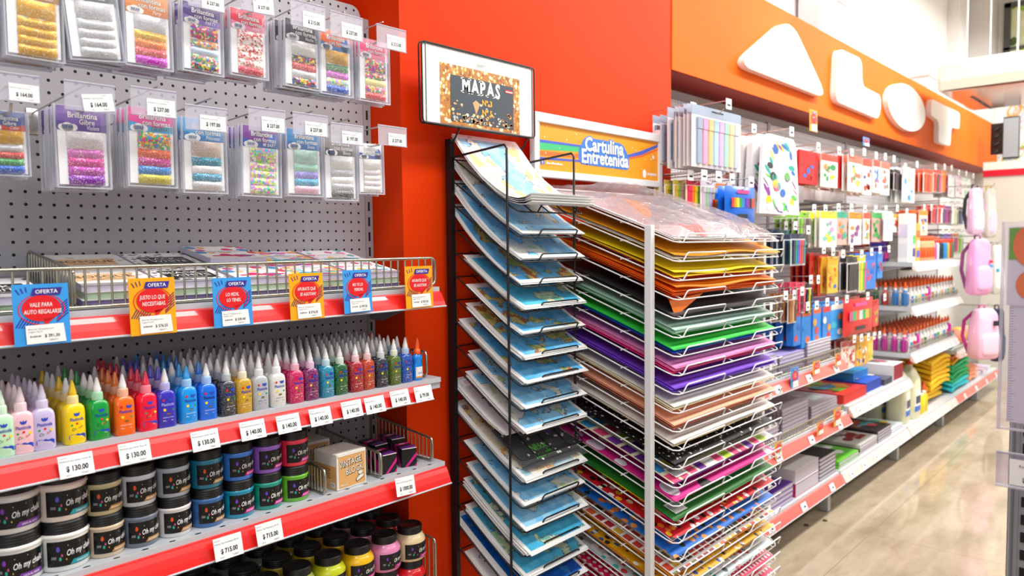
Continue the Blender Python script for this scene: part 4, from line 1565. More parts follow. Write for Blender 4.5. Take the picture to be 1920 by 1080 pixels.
def price_holder(x0, y0, x1, y1, price, label, yy=1.402, prod='Brillantina 10 gr con formas', offx=0.012, roll=0.0, full=False):
    a, b = P(x0, y0, Y=yy), P(x1, y1, Y=yy)
    c = P((x0 + x1) / 2, (y0 + y1) / 2, Y=yy)
    w = P(x1, (y0 + y1) / 2, Y=yy).x - P(x0, (y0 + y1) / 2, Y=yy).x
    h = a.z - b.z
    h = abs(P((x0 + x1) / 2, y0 + 3, Y=yy).z - P((x0 + x1) / 2, y1 - 1, Y=yy).z)
    t = thing('price_holder', label, 'price tag', (c.x, yy, c.z - h / 2), 0, 'clear price holders on the hooks')
    m = MB()
    CL = m_clear('f0edf4', 0.22)
    m.box((-w / 2, -0.0002, 0), (w / 2, 0.0008, h), CL)
    m.tube([(-w / 2, 0.001, h), (w / 2, 0.001, h)], 0.0022, m_clear('d9d6e4', 0.25), 8)
    m.box((-w / 2, -0.002, 0), (w / 2, 0.001, 0.0014), m_clear('d9d6e4', 0.25))
    m.build('clear_sleeve', t)
    m = MB()
    pw, ph = w * 0.62, h * 0.62
    ca, sa = math.cos(roll), math.sin(roll)

    def pl(k):
        return lambda u, v: Vector((offx + u * ca - v * sa, -0.0012 - 0.0002 * k, 0.002 + ph / 2 + u * sa + v * ca))
    m.poly([(-pw / 2, -ph / 2), (pw / 2, -ph / 2), (pw / 2, ph / 2), (-pw / 2, ph / 2)], PAPER, pl(0))
    s = pw / 0.046
    m.text(prod, 0.0030 * s, GREYINK, pl(1), -pw * 0.46, ph * 0.22, 0, 0.9, 0, 0, 'l')
    m.text('2131567', 0.0026 * s, GREYINK, pl(1), pw * 0.2, ph * 0.37, 0, 0.9)
    m.text(price, 0.0092 * s, INK, pl(1), 0, -ph * 0.22, 0.03, 0.78)
    m.text('*52367*', 0.0030 * s, GREYINK, pl(1), pw * 0.22, -ph * 0.42, 0, 0.9)
    m.text('12/05', 0.0026 * s, GREYINK, pl(1), -pw * 0.22, -ph * 0.42, 0, 0.9)
    m.build('price_slip', t)


for (x0, y0, x1, y1, pr, rl, lb) in (
        (-18, 137, 75, 193, '$ 164.00', 0.0, 'clear price holder reading 164 above the multicolour sachets, lower row'), (122, 155, 217, 212, '$ 164.00', 0.14, 'clear price holder with a crooked slip reading 164'),
        (246, 166, 332, 221, '$ 237.00', 0.0, 'clear price holder reading 237 above the celebration packets'), (348, 199, 427, 248, '$ 197.00', 0.0, 'clear price holder reading 197 above the turquoise packets'),
        (467, 203, 536, 250, '$ 237.00', 0.0, 'clear price holder reading 237 above the pastel confetti packets'), (550, 213, 616, 257, '$ 237.00', 0.0, 'clear price holder reading 237 above the mint and lilac packets'),
        (621, 232, 682, 273, '$ 197.00', 0.0, 'clear price holder reading 197 above the white and black packets'), (710, 236, 763, 276, '$ 237.00', 0.0, 'clear price holder reading 237 before the red pillar, lower row'),
        (353, -32, 421, 20, '$ 237.00', 0.0, 'clear price holder reading 237 above the rainbow confetti packets'), (452, -24, 514, 27, '$ 237.00', 0.08, 'clear price holder reading 237 above the red and white packets'),
        (546, 4, 611, 56, '$ 215.00', 0.0, 'clear price holder reading 215 above the black header packets'), (620, 26, 681, 75, '$ 237.00', 0.0, 'clear price holder reading 237 above the orange header packets'),
        (707, 50, 762, 96, '$ 215.00', 0.0, 'clear price holder reading 215 before the red pillar, upper row')):
    price_holder(x0, y0, x1, y1, pr, lb, roll=rl)

# ================================================================== black wire rack of maps
BLK = M('17171a', 0.4, 0.2)
RX0, RX1, RYR, RYF = 1.452, 1.737, 1.548, 1.338
rack = thing('map_rack', 'tall black wire rack of map trays before the red pillar', 'display rack', ((RX0 + RX1) / 2, RYF, 0))
for x in (RX0, RX1):
    m = MB(); m.box((x - 0.007, RYR - 0.004, 0), (x + 0.007, RYR + 0.018, EYE + 0.292), BLK); m.build('rear_post', rack, True)
    m = MB(); m.tube([(x, RYF, 0), (x, RYF, EYE + 0.247), (x, RYF + 0.008, EYE + 0.257), (x, RYR, EYE + 0.240)], 0.0034, BLK, 8); m.build('front_post', rack, True)
TRP = 0.0655


def map_z(y, k):
    return EYE + 0.087 + (y - 1.315) * 0.66 - TRP * k


NTR = 18
for k in range(NTR):
    m = MB()
    zf = map_z(1.315, k)
    R_ = 0.0023
    for x in (RX0 + 0.004, RX1 - 0.004):
        s = 1 if x < 1.6 else -1
        m.tube([(x, RYR, map_z(RYR, k)), (x, 1.325, map_z(1.325, k)), (x + s * 0.004, 1.306, zf - 0.004), (x + s * 0.016, 1.298, zf - 0.006), (1.595, 1.298, zf - 0.006)], R_, BLK, 6)
    for i in range(1, 4):
        x = RX0 + (RX1 - RX0) * i / 4
        m.tube([(x, RYR, map_z(RYR, k)), (x, 1.315, map_z(1.315, k) - 0.003), (x, 1.298, zf - 0.006)], R_ * 0.85, BLK, 5)
    for y in (RYR - 0.004, 1.44):
        m.tube([(RX0, y, map_z(y, k) - 0.004), (RX1, y, map_z(y, k) - 0.004)], R_ * 0.9, BLK, 5)
    tr = m.build('tray', rack, True)
    m = MB()
    a, b = RX0 + 0.075, RX1 - 0.045
    m.tube([(a, 1.298, zf - 0.006), (a + 0.010, 1.292, zf + 0.013), (a + 0.016, 1.291, zf + 0.015), (b - 0.008, 1.291, zf + 0.015), (b, 1.292, zf + 0.012), (b - 0.004, 1.298, zf - 0.006)], R_, BLK, 6)
    for v in m.v:
        v -= rack.location
    m.build('front_lip', tr)

MP = {'blue': m_map('54b4ec', '7cc8f4', '8fae5a', 'd8c67a', 'b5713e', 0.51), 'sea': m_map('78c4f0', 'a0d8f6', 'cfd6da', 'e6e2da', 'b9cfa0', 0.54), 'pale': m_map('a2d0ee', '86c2e8', 'f0d88e', 'fbfafa', 'f2e6c0', 0.48),
      'cyan': m_map('5cc6ea', '48b6de', 'a9cfa6', 'd9dcb8', '79b7a4', 0.53), 'tan': m_map('a9d4e4', 'bfe0ea', 'e2a55e', 'efe0bc', 'f6f1e4', 0.5), 'white': m_map('f0eef2', 'eae6ee', 'f3c9cf', 'f6f3f4', 'dcd8e2', 0.55),
      'deep': m_map('0d58b8', '1266c6', '1a70cc', '2a86d8', '0d50ac', 0.6)}
MEDGE = M('eeece8', 0.6)
MPN = {'blue': 'bright blue physical map', 'sea': 'blue and grey map', 'pale': 'pale blue political map', 'cyan': 'cyan map', 'tan': 'cream and orange map', 'white': 'mostly white outline map', 'deep': 'deep blue map'}
W_ = ['white', 'white', 'white']
PLAN = [(['pale', 'pale', 'sea', 'white'], 0.07, 0), (['sea', 'blue', 'sea'], 0.05, 0), (['sea', 'sea', 'white'], 0.05, 0), (['blue', 'sea'], 0.04, 0), (['cyan', 'tan', 'white', 'tan', 'white'], 0.0, .045), (['blue', 'white', 'white'], 0.0, .055),
        (['blue'] + W_ + ['white'], 0.0, .05), (['blue', 'white', 'tan'] + W_, 0.0, .02), (['sea'] + W_, 0.0, .055), (['sea'] + W_ + ['white'], 0.0, .045), (['white', 'white', 'pale', 'white', 'white'], 0.02, -.005), (['tan', 'white', 'sea', 'white', 'sea'], 0.03, 0),
        (['sea', 'pale', 'white'], 0.0, .035), (['sea', 'white', 'white', 'white'], 0.0, .045), (['cyan', 'tan', 'white', 'cyan'] + W_, 0.0, .03), (['cyan'] + W_ + ['tan'], 0.0, .035), (['deep', 'cyan', 'white', 'white'], 0.03, .0), (['white', 'tan', 'white'], 0.0, .03)]
for k, (kinds, ext, short) in enumerate(PLAN):
    n = len(kinds)
    for j in range(n):
        kd = kinds[n - 1 - j]
        lift = 0.0026 + j * 0.0030
        yr = RYR + 0.012 + ext * 0.35 - short - (0.008 * ((j * 7 + k * 3) % 3))
        prof = []
        N = 9
        yf = 1.300 - 0.004 * j + 0.003 * ((j * 5) % 3) + (0.075 if k == 10 else 0)
        for i in range(N):
            y = yr + (yf - yr) * i / (N - 1)
            t = i / (N - 1)
            z = map_z(y, k) + lift
            z -= 0.003 * math.sin(PI * min(1, t * 1.15))
            z += 0.040 * max(0, t - 0.72) ** 1.2          # front edge flattens against the lip
            if ext > 0.035:
                z += 0.05 * (1 - t) ** 3                        # rear end curls upward
            prof.append((y, z))
        if k == 0:
            prof = [(1.556, EYE + 0.300 + j * .003), (1.535, EYE + 0.276 + j * .003), (1.49, EYE + 0.222 + j * .003), (1.44, EYE + 0.176 + j * .003), (1.39, EYE + 0.138 + j * .004), (1.345, EYE + 0.113 + j * .004), (1.310, EYE + 0.103 + j * .005),
                    (1.285, EYE + 0.102 + j * .006), (1.262, EYE + 0.108 + j * .007)]
        x0 = RX0 + 0.006 + random.uniform(0, 0.006)
        x1 = RX1 - 0.004 - random.uniform(0, 0.006)
        ph = random.uniform(0, 6)
        m = MB()
        cx, cy = (x0 + x1) / 2, prof[-1][0]
        zb = prof[-1][1]
        m.slab([(y - cy, z - zb) for y, z in prof], x0 - cx, x1 - cx, 0.0009 if kd != 'white' else 0.0018, MP[kd], 6, (lambda u, v, ph=ph: 0.0003 * math.sin(u * 5 + ph)), False, MEDGE)
        if k in (0, 1) and j == n - 1:
            m.text('alfa', 0.014, M('5a6a8a', 0.5), (lambda a, b: Vector((x0 - cx + 0.055 + a, prof[0][0] - cy - 0.018 + b * 0.72, prof[0][1] - zb - 0.010 + b * 0.72))), 0, 0)
        o = m.build('map_sheet')
        o.location = (cx, cy, zb)
        o.rotation_euler.z = random.uniform(-0.012, 0.012) if k > 3 else 0
        pos = 'topmost' if j == n - 1 else ('lowest' if j == 0 else ORD[n - 1 - j])
        tag(o, f'{MPN[kd]}, {pos} sheet in the {ORD[k]} tray of the black rack', 'map', 'printed maps in the black rack')

# dark cover pad in a clear bag on one tray
kb = 11
zc = map_z(1.302, kb) + 0.036
pad = thing('map_pad', 'black spotted cover with green scribbled lettering in a clear bag on the black rack', 'pad', (1.60, 1.30, zc))
sl = math.atan(0.62)
up = Vector((0, math.cos(sl), math.sin(sl)))


def padp(k):
    o = Vector((0, 0, 0.0006 * k))
    return lambda a, b: o + Vector((a, 0, 0)) + up * b


m = MB()
m.prism([(-0.118, 0.004), (0.122, 0.004), (0.120, 0.16), (-0.116, 0.16)], M('26242a', 0.4), padp(0), (0, -0.2, 1), 0.004)
rr = random.Random(3)
for i in range(26):
    m.poly(ellipse(rr.uniform(-.105, .11), rr.uniform(.012, .15), 0.0045, 0.0045, 10), WHITE, padp(8))
m.poly([(0.05, 0.10), (0.066, 0.082), (0.082, 0.10), (0.076, 0.108), (0.066, 0.102), (0.056, 0.108)], M('6a2a8a', 0.4), padp(9))
for wd, yy, sx in (('Nl:lod', 0.048, 0.9), ('lwn vlm', 0.022, 0.8)):
    m.text(wd, 0.034, M('4fd61e', 0.4), padp(10), -0.018, yy, 0.014, sx, 0.2, 0.06)
m.build('cover', pad)
m = MB()
N = 9
vs, fs = [], []
for j in range(N):
    for i in range(N):
        a, b = -0.128 + 0.26 * i / (N - 1), -0.014 + 0.19 * j / (N - 1)
        p = padp(14)(a, b)
        p.z += rr.uniform(0, 0.004) if 0 < i < N - 1 and 0 < j < N - 1 else -0.004
        vs.append(p)
for j in range(N - 1):
    for i in range(N - 1):
        q = j * N + i
        fs.append((q, q + 1, q + N + 1, q + N))
m.add(vs, fs, m_clear('ffffff', 0.07, 0.06, 0.6))
m.build('clear_bag', pad)

# framed title sign above the rack
SY = 1.505
q = [P(*c, Y=SY) for c in ((790, 78), (1004, 127), (1000, 258), (793, 229))]
sx0, sx1 = (q[0].x + q[3].x) / 2, (q[1].x + q[2].x) / 2
sz0, sz1 = (q[2].z + q[3].z) / 2, (q[0].z + q[1].z) / 2
sg = thing('map_sign', 'white sign reading MAPAS in a black wire frame above the map rack', 'sign', ((sx0 + sx1) / 2, SY, sz0))
W, H = sx1 - sx0, sz1 - sz0
m = MB()
for off in (0.0, 0.012):
    rp = round_poly([(-W / 2, 0), (W / 2, 0), (W / 2, H), (-W / 2, H)], 0.012, 4)
    m.tube([(a, off, b) for a, b in rp], 0.0022, BLK, 6, True)
for x in (RX0, RX1):
    m.tube([(x - sg.location.x, 0.006, 0.0), (x - sg.location.x, 0.045, EYE + 0.27 - sz0)], 0.0028, BLK, 6)
for x in (-W / 2 + 0.012, W / 2 - 0.012):
    m.tube([(x, -0.001, 0), (x, -0.001, H)], 0.0014, M('1d4a30', 0.4), 5)
m.build('wire_frame', sg)
m = MB()
m.box((-W / 2 + 0.004, 0.003, 0.004), (W / 2 - 0.004, 0.007, H - 0.004), M('f4f3f1', 0.4))


def sp(k):
    return lambda px, py: (lambda v: Vector((v.x - sg.location.x, 0.0022 - 0.0004 * k, v.z - sz0)))(P(px, py, Y=SY))


ORN = m_blobs('b8762e', ('f0cc7a', 'e0a44a', 'f6e6bc', '9a5422', 'd8863e', 'f4e8cc'), 95.0, 0.50)
z0 = sp(0)
vs = [z0(827, 232), z0(976, 251), z0(976, 146), z0(827, 119)]
zb_, zt_ = 0.005, (vs[2].z + vs[3].z) / 2
vs = [Vector((vs[0].x, vs[0].y, zb_)), Vector((vs[1].x, vs[0].y, zb_)), Vector((vs[1].x, vs[0].y, zt_)), Vector((vs[0].x, vs[0].y, zt_))]
pw, ph = vs[1].x - vs[0].x, vs[3].z - vs[0].z
m.add(vs, [(0, 1, 2, 3)], ORN, uvs=[(0, 0), (pw, 0), (pw, ph), (0, ph)])
pz = flat((vs[0].x, 0.0014, vs[0].z))
m.rect(pw * 0.12, ph * 0.06, pw * 0.91, ph * 0.83, M('3a444e', 0.45), pz)
m2 = flat((vs[0].x, 0.0010, vs[0].z))
m3 = flat((vs[0].x, 0.0006, vs[0].z))
rr = random.Random(9)
for i in range(110):
    x = rr.uniform(0.14, 0.89)
    y = 0.06 + abs(rr.gauss(0, 0.13)) * (1.3 if x < 0.3 or 0.45 < x < 0.6 else 0.7)
    r = rr.uniform(0.008, 0.020)
    m.poly(ellipse(x * pw, min(y, 0.4) * ph + r * ph, r * pw, r * ph * 1.5, 9), M(rr.choice(['d89a5a', 'ecc88e', 'a8703e', 'e8dcc0', 'c0844a', 'b8bcc0']), 0.5), m2)
m.poly([(pw * .38, ph * .42), (pw * .42, ph * .47), (pw * .47, ph * .42), (pw * .45, ph * .33), (pw * .42, ph * .22), (pw * .405, ph * .31)], M('cfa074', 0.5), m2)
xs, sz, ck = pw * 0.26, 0.056, 0.76
base_y = ph * 0.575
capH = max(v[1] for v in glyphs('M')[0]) * sz
for ch in 'MAPAS':
    wch = glyphs(ch, 0.0)[2] * sz * ck
    m.text(ch, sz, M('f4f1e4', 0.4), m2, xs + wch / 2, base_y, 0.034, ck)
    feet = {'M': [(0, 0), (wch, 0), (0, 1), (wch, 1)], 'A': [(0, 0), (wch, 0)], 'P': [(0.004, 0), (0, 1)], 'S': []}[ch]
    for fx, top in feet:
        yy = base_y + (capH - 0.0034 if top else 0)
        m.rect(xs + fx - 0.0062, yy, xs + fx + 0.0062, yy + 0.0034, M('f4f1e4', 0.4), m2)
    xs += wch + 0.0075
m.text('N\u00ba 3', 0.022, M('f0b01e', 0.4), m3, pw * 0.56, ph * 0.405, 0.03, 1.0)
m.text('N\u00ba 5', 0.022, M('f0b01e', 0.4), m3, pw * 0.56, ph * 0.235, 0.03, 1.0)
m.rect(pw * 0.80, ph * 0.70, pw * 0.895, ph * 0.76, M('c8141e', 0.4), m3)
m.rect(pw * 0.80, ph * 0.715, pw * 0.895, ph * 0.735, M('e8d8d0', 0.4), flat((vs[0].x, 0.0002, vs[0].z)))
m.build('poster', sg)
m = MB()
m.tube([(-0.02, 0.0, H - 0.028), (0.014, 0.0, H - 0.026)], 0.003, m_clear('f0f0f0', 0.3), 8)
m.build('clear_clip', sg)

# ================================================================== white rack of coloured card
WHT_ = M('e9e9ea', 0.35)
CX0, CX1, CYR, CYP, CYF = 1.790, 2.515, 1.53, 1.118, 1.045
crack = thing('card_rack', 'white metal rack with many wire trays of coloured card', 'display rack', ((CX0 + CX1) / 2, CYP, 0))
for x in (CX0, CX1):
    m = MB(); m.rbox((x - 0.010, CYP - 0.011, 0), (x + 0.010, CYP + 0.011, EYE + (0.046 if x < 2 else 0.01)), 0.0015, WHT_, 1, smooth=False); m.build('front_post', crack, True)
    m = MB(); m.rbox((x - 0.012, CYR - 0.010, 0), (x + 0.012, CYR + 0.012, EYE + (0.405 if x < 2 else 0.422)), 0.0015, WHT_, 1, smooth=False); m.build('rear_post', crack, True)
CSL, CP = 0.36, 0.0524


def card_z(y, k):
    return EYE - 0.0028 + CSL * (y - CYF) - CP * k


for k in range(23):
    m = MB()
    zf = card_z(CYF, k)
    R_ = 0.0021
    for x, s in ((CX0 + 0.013, 1), (CX1 - 0.013, -1)):
        m.tube([(x, CYR, card_z(CYR, k)), (x, CYF + 0.03, card_z(CYF + 0.03, k)), (x + s * 0.006, CYF + 0.010, zf + 0.0025), (x + s * 0.022, CYF, zf), ((CX0 + CX1) / 2, CYF, zf)], R_, WHT_, 6)
    for y in (CYR - 0.01, 1.37, 1.22):
        m.tube([(CX0 + 0.01, y, card_z(y, k) - 0.004), (CX1 - 0.01, y, card_z(y, k) - 0.004)], R_, WHT_, 5)
    for x in (CX0 + 0.055, (CX0 + CX1) / 2, CX1 - 0.055):
        m.tube([(x, CYR, card_z(CYR, k)), (x, CYF, zf)], R_ * 0.75, WHT_, 5)
    tr = m.build('tray', crack, True)
    for a, b in ((CX0 + 0.055, CX0 + 0.30), (CX1 - 0.235, CX1 - 0.005)):
        m = MB()
        m.tube([(a, CYF, zf), (a + 0.012, CYF - 0.006, zf + 0.021), (a + 0.020, CYF - 0.006, zf + 0.024), (b - 0.006, CYF - 0.006, zf + 0.024), (b, CYF - 0.005, zf + 0.021), (b - 0.008, CYF, zf)], R_, WHT_, 6)
        for v in m.v:
            v -= crack.location
        m.build('front_lip', tr)
    if k % 2 == 0 and k > 0:
        m = MB()
        m.box((CX1 + 0.002, CYP - 0.03, zf - 0.03), (CX1 + 0.024, CYP - 0.028, zf + 0.012), PAPER)
        tg = m.build('tray_label', crack, True)
        tg['label'] = 'small white paper label'

# card: (material, colour words), topmost first, per tray
C_ = lambda h: M(h, 0.5)
STAR = m_blobs('141416', ('f2f2f2', 'd8d8dc', 'f2f2f2', '141416'), 58.0, 0.34, 1.0, 'MANHATTAN')
NUMS = m_cells(('6a2a8c', 'f2cf1e', 'a8c82a', 'e8487a', '3a9ad8', 'f2f0f2', 'f0902a', '7a3aa0'), 'efe3c0', 19.0)
BUNNY = m_blobs('e2248c', ('f7f2f4', 'f4dce8', '2a2226', 'f7f2f4'), 13.0, 0.40, 0.7)
RAINB = m_bands('2a5ac8', '18a0c0', '2fa838', 'e8e01e', 'f0b01e', 'e0127a', '6a3a8c')
REDP = m_blobs('cf1626', ('f4f1f0', '17120f', 'f0c224', 'f4f1f0', '17120f', 'e8862a'), 38.0, 0.40)
BASK = m_blobs('1a6fcf', ('ef8a2a', 'f09a3c', '20242a', 'ef7a1e', '3a5a2a'), 32.0, 0.38)
SQRS = m_cells(('b8202a', 'e0482e', '3a1e22', 'c83a30', 'd8b03a', '8c2a2a', '6a6a2a', 'e8642e'), 'f1ecea', 28.0, 1.0)
YELB = m_blobs('e0a814', ('2a52a0', 'f4f2ee', '20242a', 'f2c428', 'd8d8dc', 'f4d23a'), 46.0, 0.42)
TEAL = m_blobs('c4d4d8', ('2fa8a8', 'c8323a', '4a5a62', 'f4f4f4', 'd8a0a4'), 34.0, 0.38)
POLKA = m_blobs('d8124e', ('f7eef0',), 44.0, 0.27, 0.0)
GOLDG = m_speckle('d98a04', 'f3b21a', 700, 0.6)
CARDS = [
    ([], 0),
    [(GOLDG, 'orange gold glitter', 1), (C_('f1f0ee'), 'white', 2)],
    [(C_('f4d40c'), 'yellow', 1), (C_('e8c80a'), 'deep yellow', 1), (C_('d8125a'), 'magenta', 1)],
    [(C_('fb8a08'), 'light orange', 1), (C_('f86a08'), 'orange', 4), (C_('e84a04'), 'burnt orange', 1)],
    [(C_('2b2a2c'), 'charcoal black', 1), (C_('1a1a1c'), 'black', 1)],
    [(C_('b8dcc8'), 'pale mint', 2), (C_('9fd0b4'), 'mint green', 2)],
    [(C_('38c84a'), 'bright green', 1), (C_('0aa2d4'), 'turquoise', 1), (C_('0a52c8'), 'blue', 2)],
    [(C_('f08ac0'), 'light pink', 2), (C_('ee6ab0'), 'pink', 1), (C_('d8206a'), 'deep pink', 1)],
    [(C_('7a42d0'), 'purple', 2), (C_('6a36bc'), 'dark purple', 1)],
    [(C_('f0eadc'), 'ivory', 1), (C_('efe4c4'), 'cream', 2)],
    [(C_('f8b090'), 'salmon', 2), (C_('f0a080'), 'peach', 1), (C_('c87458'), 'clay', 1)],
    [(C_('e2ded6'), 'pale grey', 2), (C_('dfc48c'), 'manila', 2)],
    [(STAR, 'black with white stars', 1), (C_('1a1a1c'), 'black', 1)],
    [(NUMS, 'many coloured number squares', 1), (C_('6a2a8c'), 'violet', 1)],
    [(BUNNY, 'magenta with pale rounded shapes', 1), (C_('e8a0c4'), 'rose', 1), (C_('f2f0f0'), 'white', 1)],
    [(C_('1f6e22'), 'dark green', 1), (RAINB, 'rainbow striped', 1)],
    [(REDP, 'red with white, black and yellow blossoms', 1), (C_('f2f0f0'), 'white', 1)],
    [(BASK, 'blue with orange balls', 1), (C_('f2f0f0'), 'white', 1)],
    [(SQRS, 'red and brown squares', 1), (C_('e8902a'), 'amber', 1)],
    [(YELB, 'yellow with blue and white dots', 1), (C_('e8902a'), 'amber', 1)],
    [(TEAL, 'pale teal with red dots', 1), (C_('f2f0f0'), 'white', 1)],
    [(POLKA, 'crimson with white polka dots', 1), (C_('f2f0f0'), 'white', 1)],
    [(POLKA, 'crimson with white polka dots', 1)],
]
CARDS[0] = [(C_('f4f2f0'), 'white', 2)]
for k, stack in enumerate(CARDS):
    flat_list = []
    for mt, nm, n in stack:
        flat_list += [(mt, nm, i, n) for i in range(n)]
    N = len(flat_list)
    for j, (mt, nm, i, n) in enumerate(flat_list):
        lift = 0.0034 + (N - 1 - j) * 0.0042
        yr = CYR - 0.022 - random.uniform(0, 0.02)
        yf = CYF + 0.006 + random.uniform(0, 0.006) + j * 0.002
        prof = []
        K = 9
        for t in range(K):
            y = yr + (yf - yr) * t / (K - 1)
            u = t / (K - 1)
            prof.append((y, card_z(y, k) + lift + 0.004 * math.sin(PI * u) - 0.004 * max(0, u - 0.85) / 0.15 * (0.3)))
        x0, x1 = CX0 + 0.020 + random.uniform(0, 0.012), CX1 - 0.020 - random.uniform(0, 0.015)
        if k == 1 and j == 0:
            x1 = CX1 + 0.005
        ph, amp = random.uniform(0, 6), (0.0045 if k in (1, 2, 3) and j == 0 else 0.0012)
        m = MB()
        cx, cy, zb = (x0 + x1) / 2, yf, prof[-1][1]
        m.slab([(y - cy, z - zb) for y, z in prof], x0 - cx, x1 - cx, 0.0011, mt, 14, (lambda u, v, ph=ph, amp=amp: amp * (1 + math.sin(u * 9 + ph)) * (v ** 2)), True)
        if k == 13 and j == 0:
            pass
        o = m.build('card_sheet')
        o.location = (cx, cy, zb)
        o.rotation_euler.z = random.uniform(-0.006, 0.006)
        which = '' if n == 1 else f' {ORD[i]} of its kind'
        where = 'topmost' if j == 0 else ('lowest' if j == N - 1 else 'between others')
        tag(o, f'{nm} card sheet{which}, {where} in the {ORD[k]} tray', 'card sheet', 'card sheets in the white rack')
# torn orange corner hanging below its tray
m = MB()
z_ = card_z(CYF, 3)
m.add([(0, 0, 0), (0.19, 0, 0.012), (0.10, 0.09, 0.03), (0.02, -0.006, -0.045)], [(0, 3, 1), (0, 1, 2)], C_('f07408'))
m.add([(0, 0, -0.0008), (0.19, 0, 0.0112), (0.10, 0.09, 0.0292), (0.02, -0.006, -0.0458)], [(1, 3, 0), (2, 1, 0)], C_('f07408'))
o = m.build('card_sheet'); o.location = (CX0 + 0.03, CYF + 0.028, z_ - 0.004)
tag(o, 'orange card corner drooping below the fourth tray of the white rack', 'card sheet')
# barcode labels printed on the lower card
for k, px in ((13, None), (15, None)):
    m = MB()
    s_ = Vector((0, 1, CSL)).normalized()
    z_ = card_z(CYF + 0.018, k)
    b0 = flat((0, 0, 0), (1, 0, 0), s_)
    b1 = flat((0, 0, 0.0004), (1, 0, 0), s_)
    m.prism([(0, 0), (0.065, 0), (0.065, 0.045), (0, 0.045)], PAPER, b0, (0, 0, 1), 0.0003)
    for i in range(14):
        m.rect(0.006 + i * 0.0038, 0.012, 0.0076 + i * 0.0038 + 0.001 * (i % 3 == 0), 0.038, INK, b1)
    o = m.build('barcode_label'); o.location = (CX0 + 0.055, CYF + 0.02, z_ + 0.0135)
    tag(o, 'white barcode label stuck on the ' + ('number squares card' if k == 13 else 'dark green card'), 'label')

# crinkled clear bag of foil on the top tray
bag = thing('foil_bag', 'crinkled clear bag of silver and orange foil on the top tray of the white rack', 'bag', ((CX0 + CX1) / 2, CYF, card_z(CYF, 0)))


def bumpy(nx, ny, x0, x1, y0, y1, h, seed, edge, amp):
    r = random.Random(seed)
    vs, fs = [], []
    for j in range(ny + 1):
        for i in range(nx + 1):
            u, v = i / nx, j / ny
            x, y = x0 + (x1 - x0) * u, y0 + (y1 - y0) * v
            e = min(1, min(u, 1 - u) * edge) * min(1, min(v + 0.1, 1 - v) * edge)
            z = card_z(y, 0) + 0.012 + h * e * (0.75 + 0.25 * math.sin(u * 7 + seed) * math.cos(v * 5)) + r.uniform(-amp, amp)
            if 0 in (i, j) or i == nx or j == ny:
                z = card_z(y, 0) + 0.011
            vs.append((x, y, z))
    for j in range(ny):
        for i in range(nx):
            a = j * (nx + 1) + i
            fs.append((a, a + 1, a + nx + 2, a + nx + 1))
    return vs, fs


FOILM = NT('foil_print', 0.18, 0.45)
dd_, cc_ = FOILM.voro(FOILM.vmath('ADD', FOILM.coord(), (0.1, 0.2, 0.0)), 6.5)
FOILM.bump(FOILM.noise(FOILM.coord(), 16, 4), 0.7, 0.02)
FOIL = FOILM.color(FOILM.pick(FOILM.sep(cc_)[0], ['b9b9bd', '8f8f96', 'c9c9cc', 'e8a868', 'd8d8da', 'd8503e', 'a8a8ae']))
m = MB()
vs, fs = bumpy(20, 14, CX0 + 0.03, CX1 - 0.04, CYF + 0.012, CYR - 0.05, 0.026, 4, 5, 0.004)
m.add(vs, fs, FOIL, True)
m.build('foil', bag, True)
m = MB()
vs, fs = bumpy(26, 18, CX0 + 0.004, CX1 - 0.008, CYF + 0.004, CYR + 0.005, 0.058, 8, 4, 0.006)
m.add(vs, fs, m_film(), True)
m.build('clear_film', bag, True)

# banner above the white rack
bn = thing('card_banner', 'orange banner with big white cartoon lettering in a white frame above the white rack', 'sign', ((CX0 + CX1) / 2, CYR, EYE + 0.19))
zt0 = EYE + 0.405
m = MB()
x0, x1 = CX0 + 0.012, CX1 - 0.012
m.rbox((x0 - 0.012, CYR - 0.012, zt0 - 0.030), (x1, CYR + 0.012, zt0), 0.002, WHT_, 1, smooth=False)
m.rbox((x0 - 0.012, CYR - 0.012, EYE + 0.205), (x1, CYR + 0.012, EYE + 0.228), 0.002, WHT_, 1, smooth=False)
m.build('banner_frame', bn, True)
m = MB()
bz0, bz1 = EYE + 0.228, zt0 - 0.030
m.box((x0, CYR - 0.003, bz0), (x1, CYR + 0.003, bz1), M('f9a01a', 0.4))
bw, bh = x1 - x0, bz1 - bz0
L_ = lambda k: flat((x0, CYR - 0.0034 - 0.0004 * k, bz0))
m.poly([(0, 0.30 * bh), (0.36 * bw, 0.36 * bh), (0.36 * bw, 0.44 * bh), (0, 0.40 * bh)], M('f3722a', 0.4), L_(0))
m.poly([(0, 0.42 * bh), (0.36 * bw, 0.50 * bh), (0.36 * bw, 0.60 * bh), (0, 0.58 * bh)], M('3fbf7a', 0.4), L_(0))
m.poly([(0, 0.58 * bh), (0.36 * bw, 0.60 * bh), (0.36 * bw, 0.645 * bh), (0, 0.64 * bh)], M('4a62c8', 0.4), L_(1))
m.poly([(0, 0.22 * bh), (0.36 * bw, 0.27 * bh), (0.36 * bw, 0.315 * bh), (0, 0.27 * bh)], M('4a62c8', 0.4), L_(1))
m.poly([(0.66 * bw, 0.52 * bh), (0.82 * bw, 0.70 * bh), (1.0 * bw, 0.95 * bh), (1.0 * bw, 0.88 * bh), (0.84 * bw, 0.62 * bh), (0.66 * bw, 0.46 * bh)], M('4a62c8', 0.4), L_(0))
m.poly([(0.66 * bw, 0.46 * bh), (0.84 * bw, 0.62 * bh), (1.0 * bw, 0.84 * bh), (1.0 * bw, 0.80 * bh), (0.84 * bw, 0.57 * bh), (0.66 * bw, 0.41 * bh)], M('ee6a2a', 0.4), L_(0))
rr = random.Random(2)
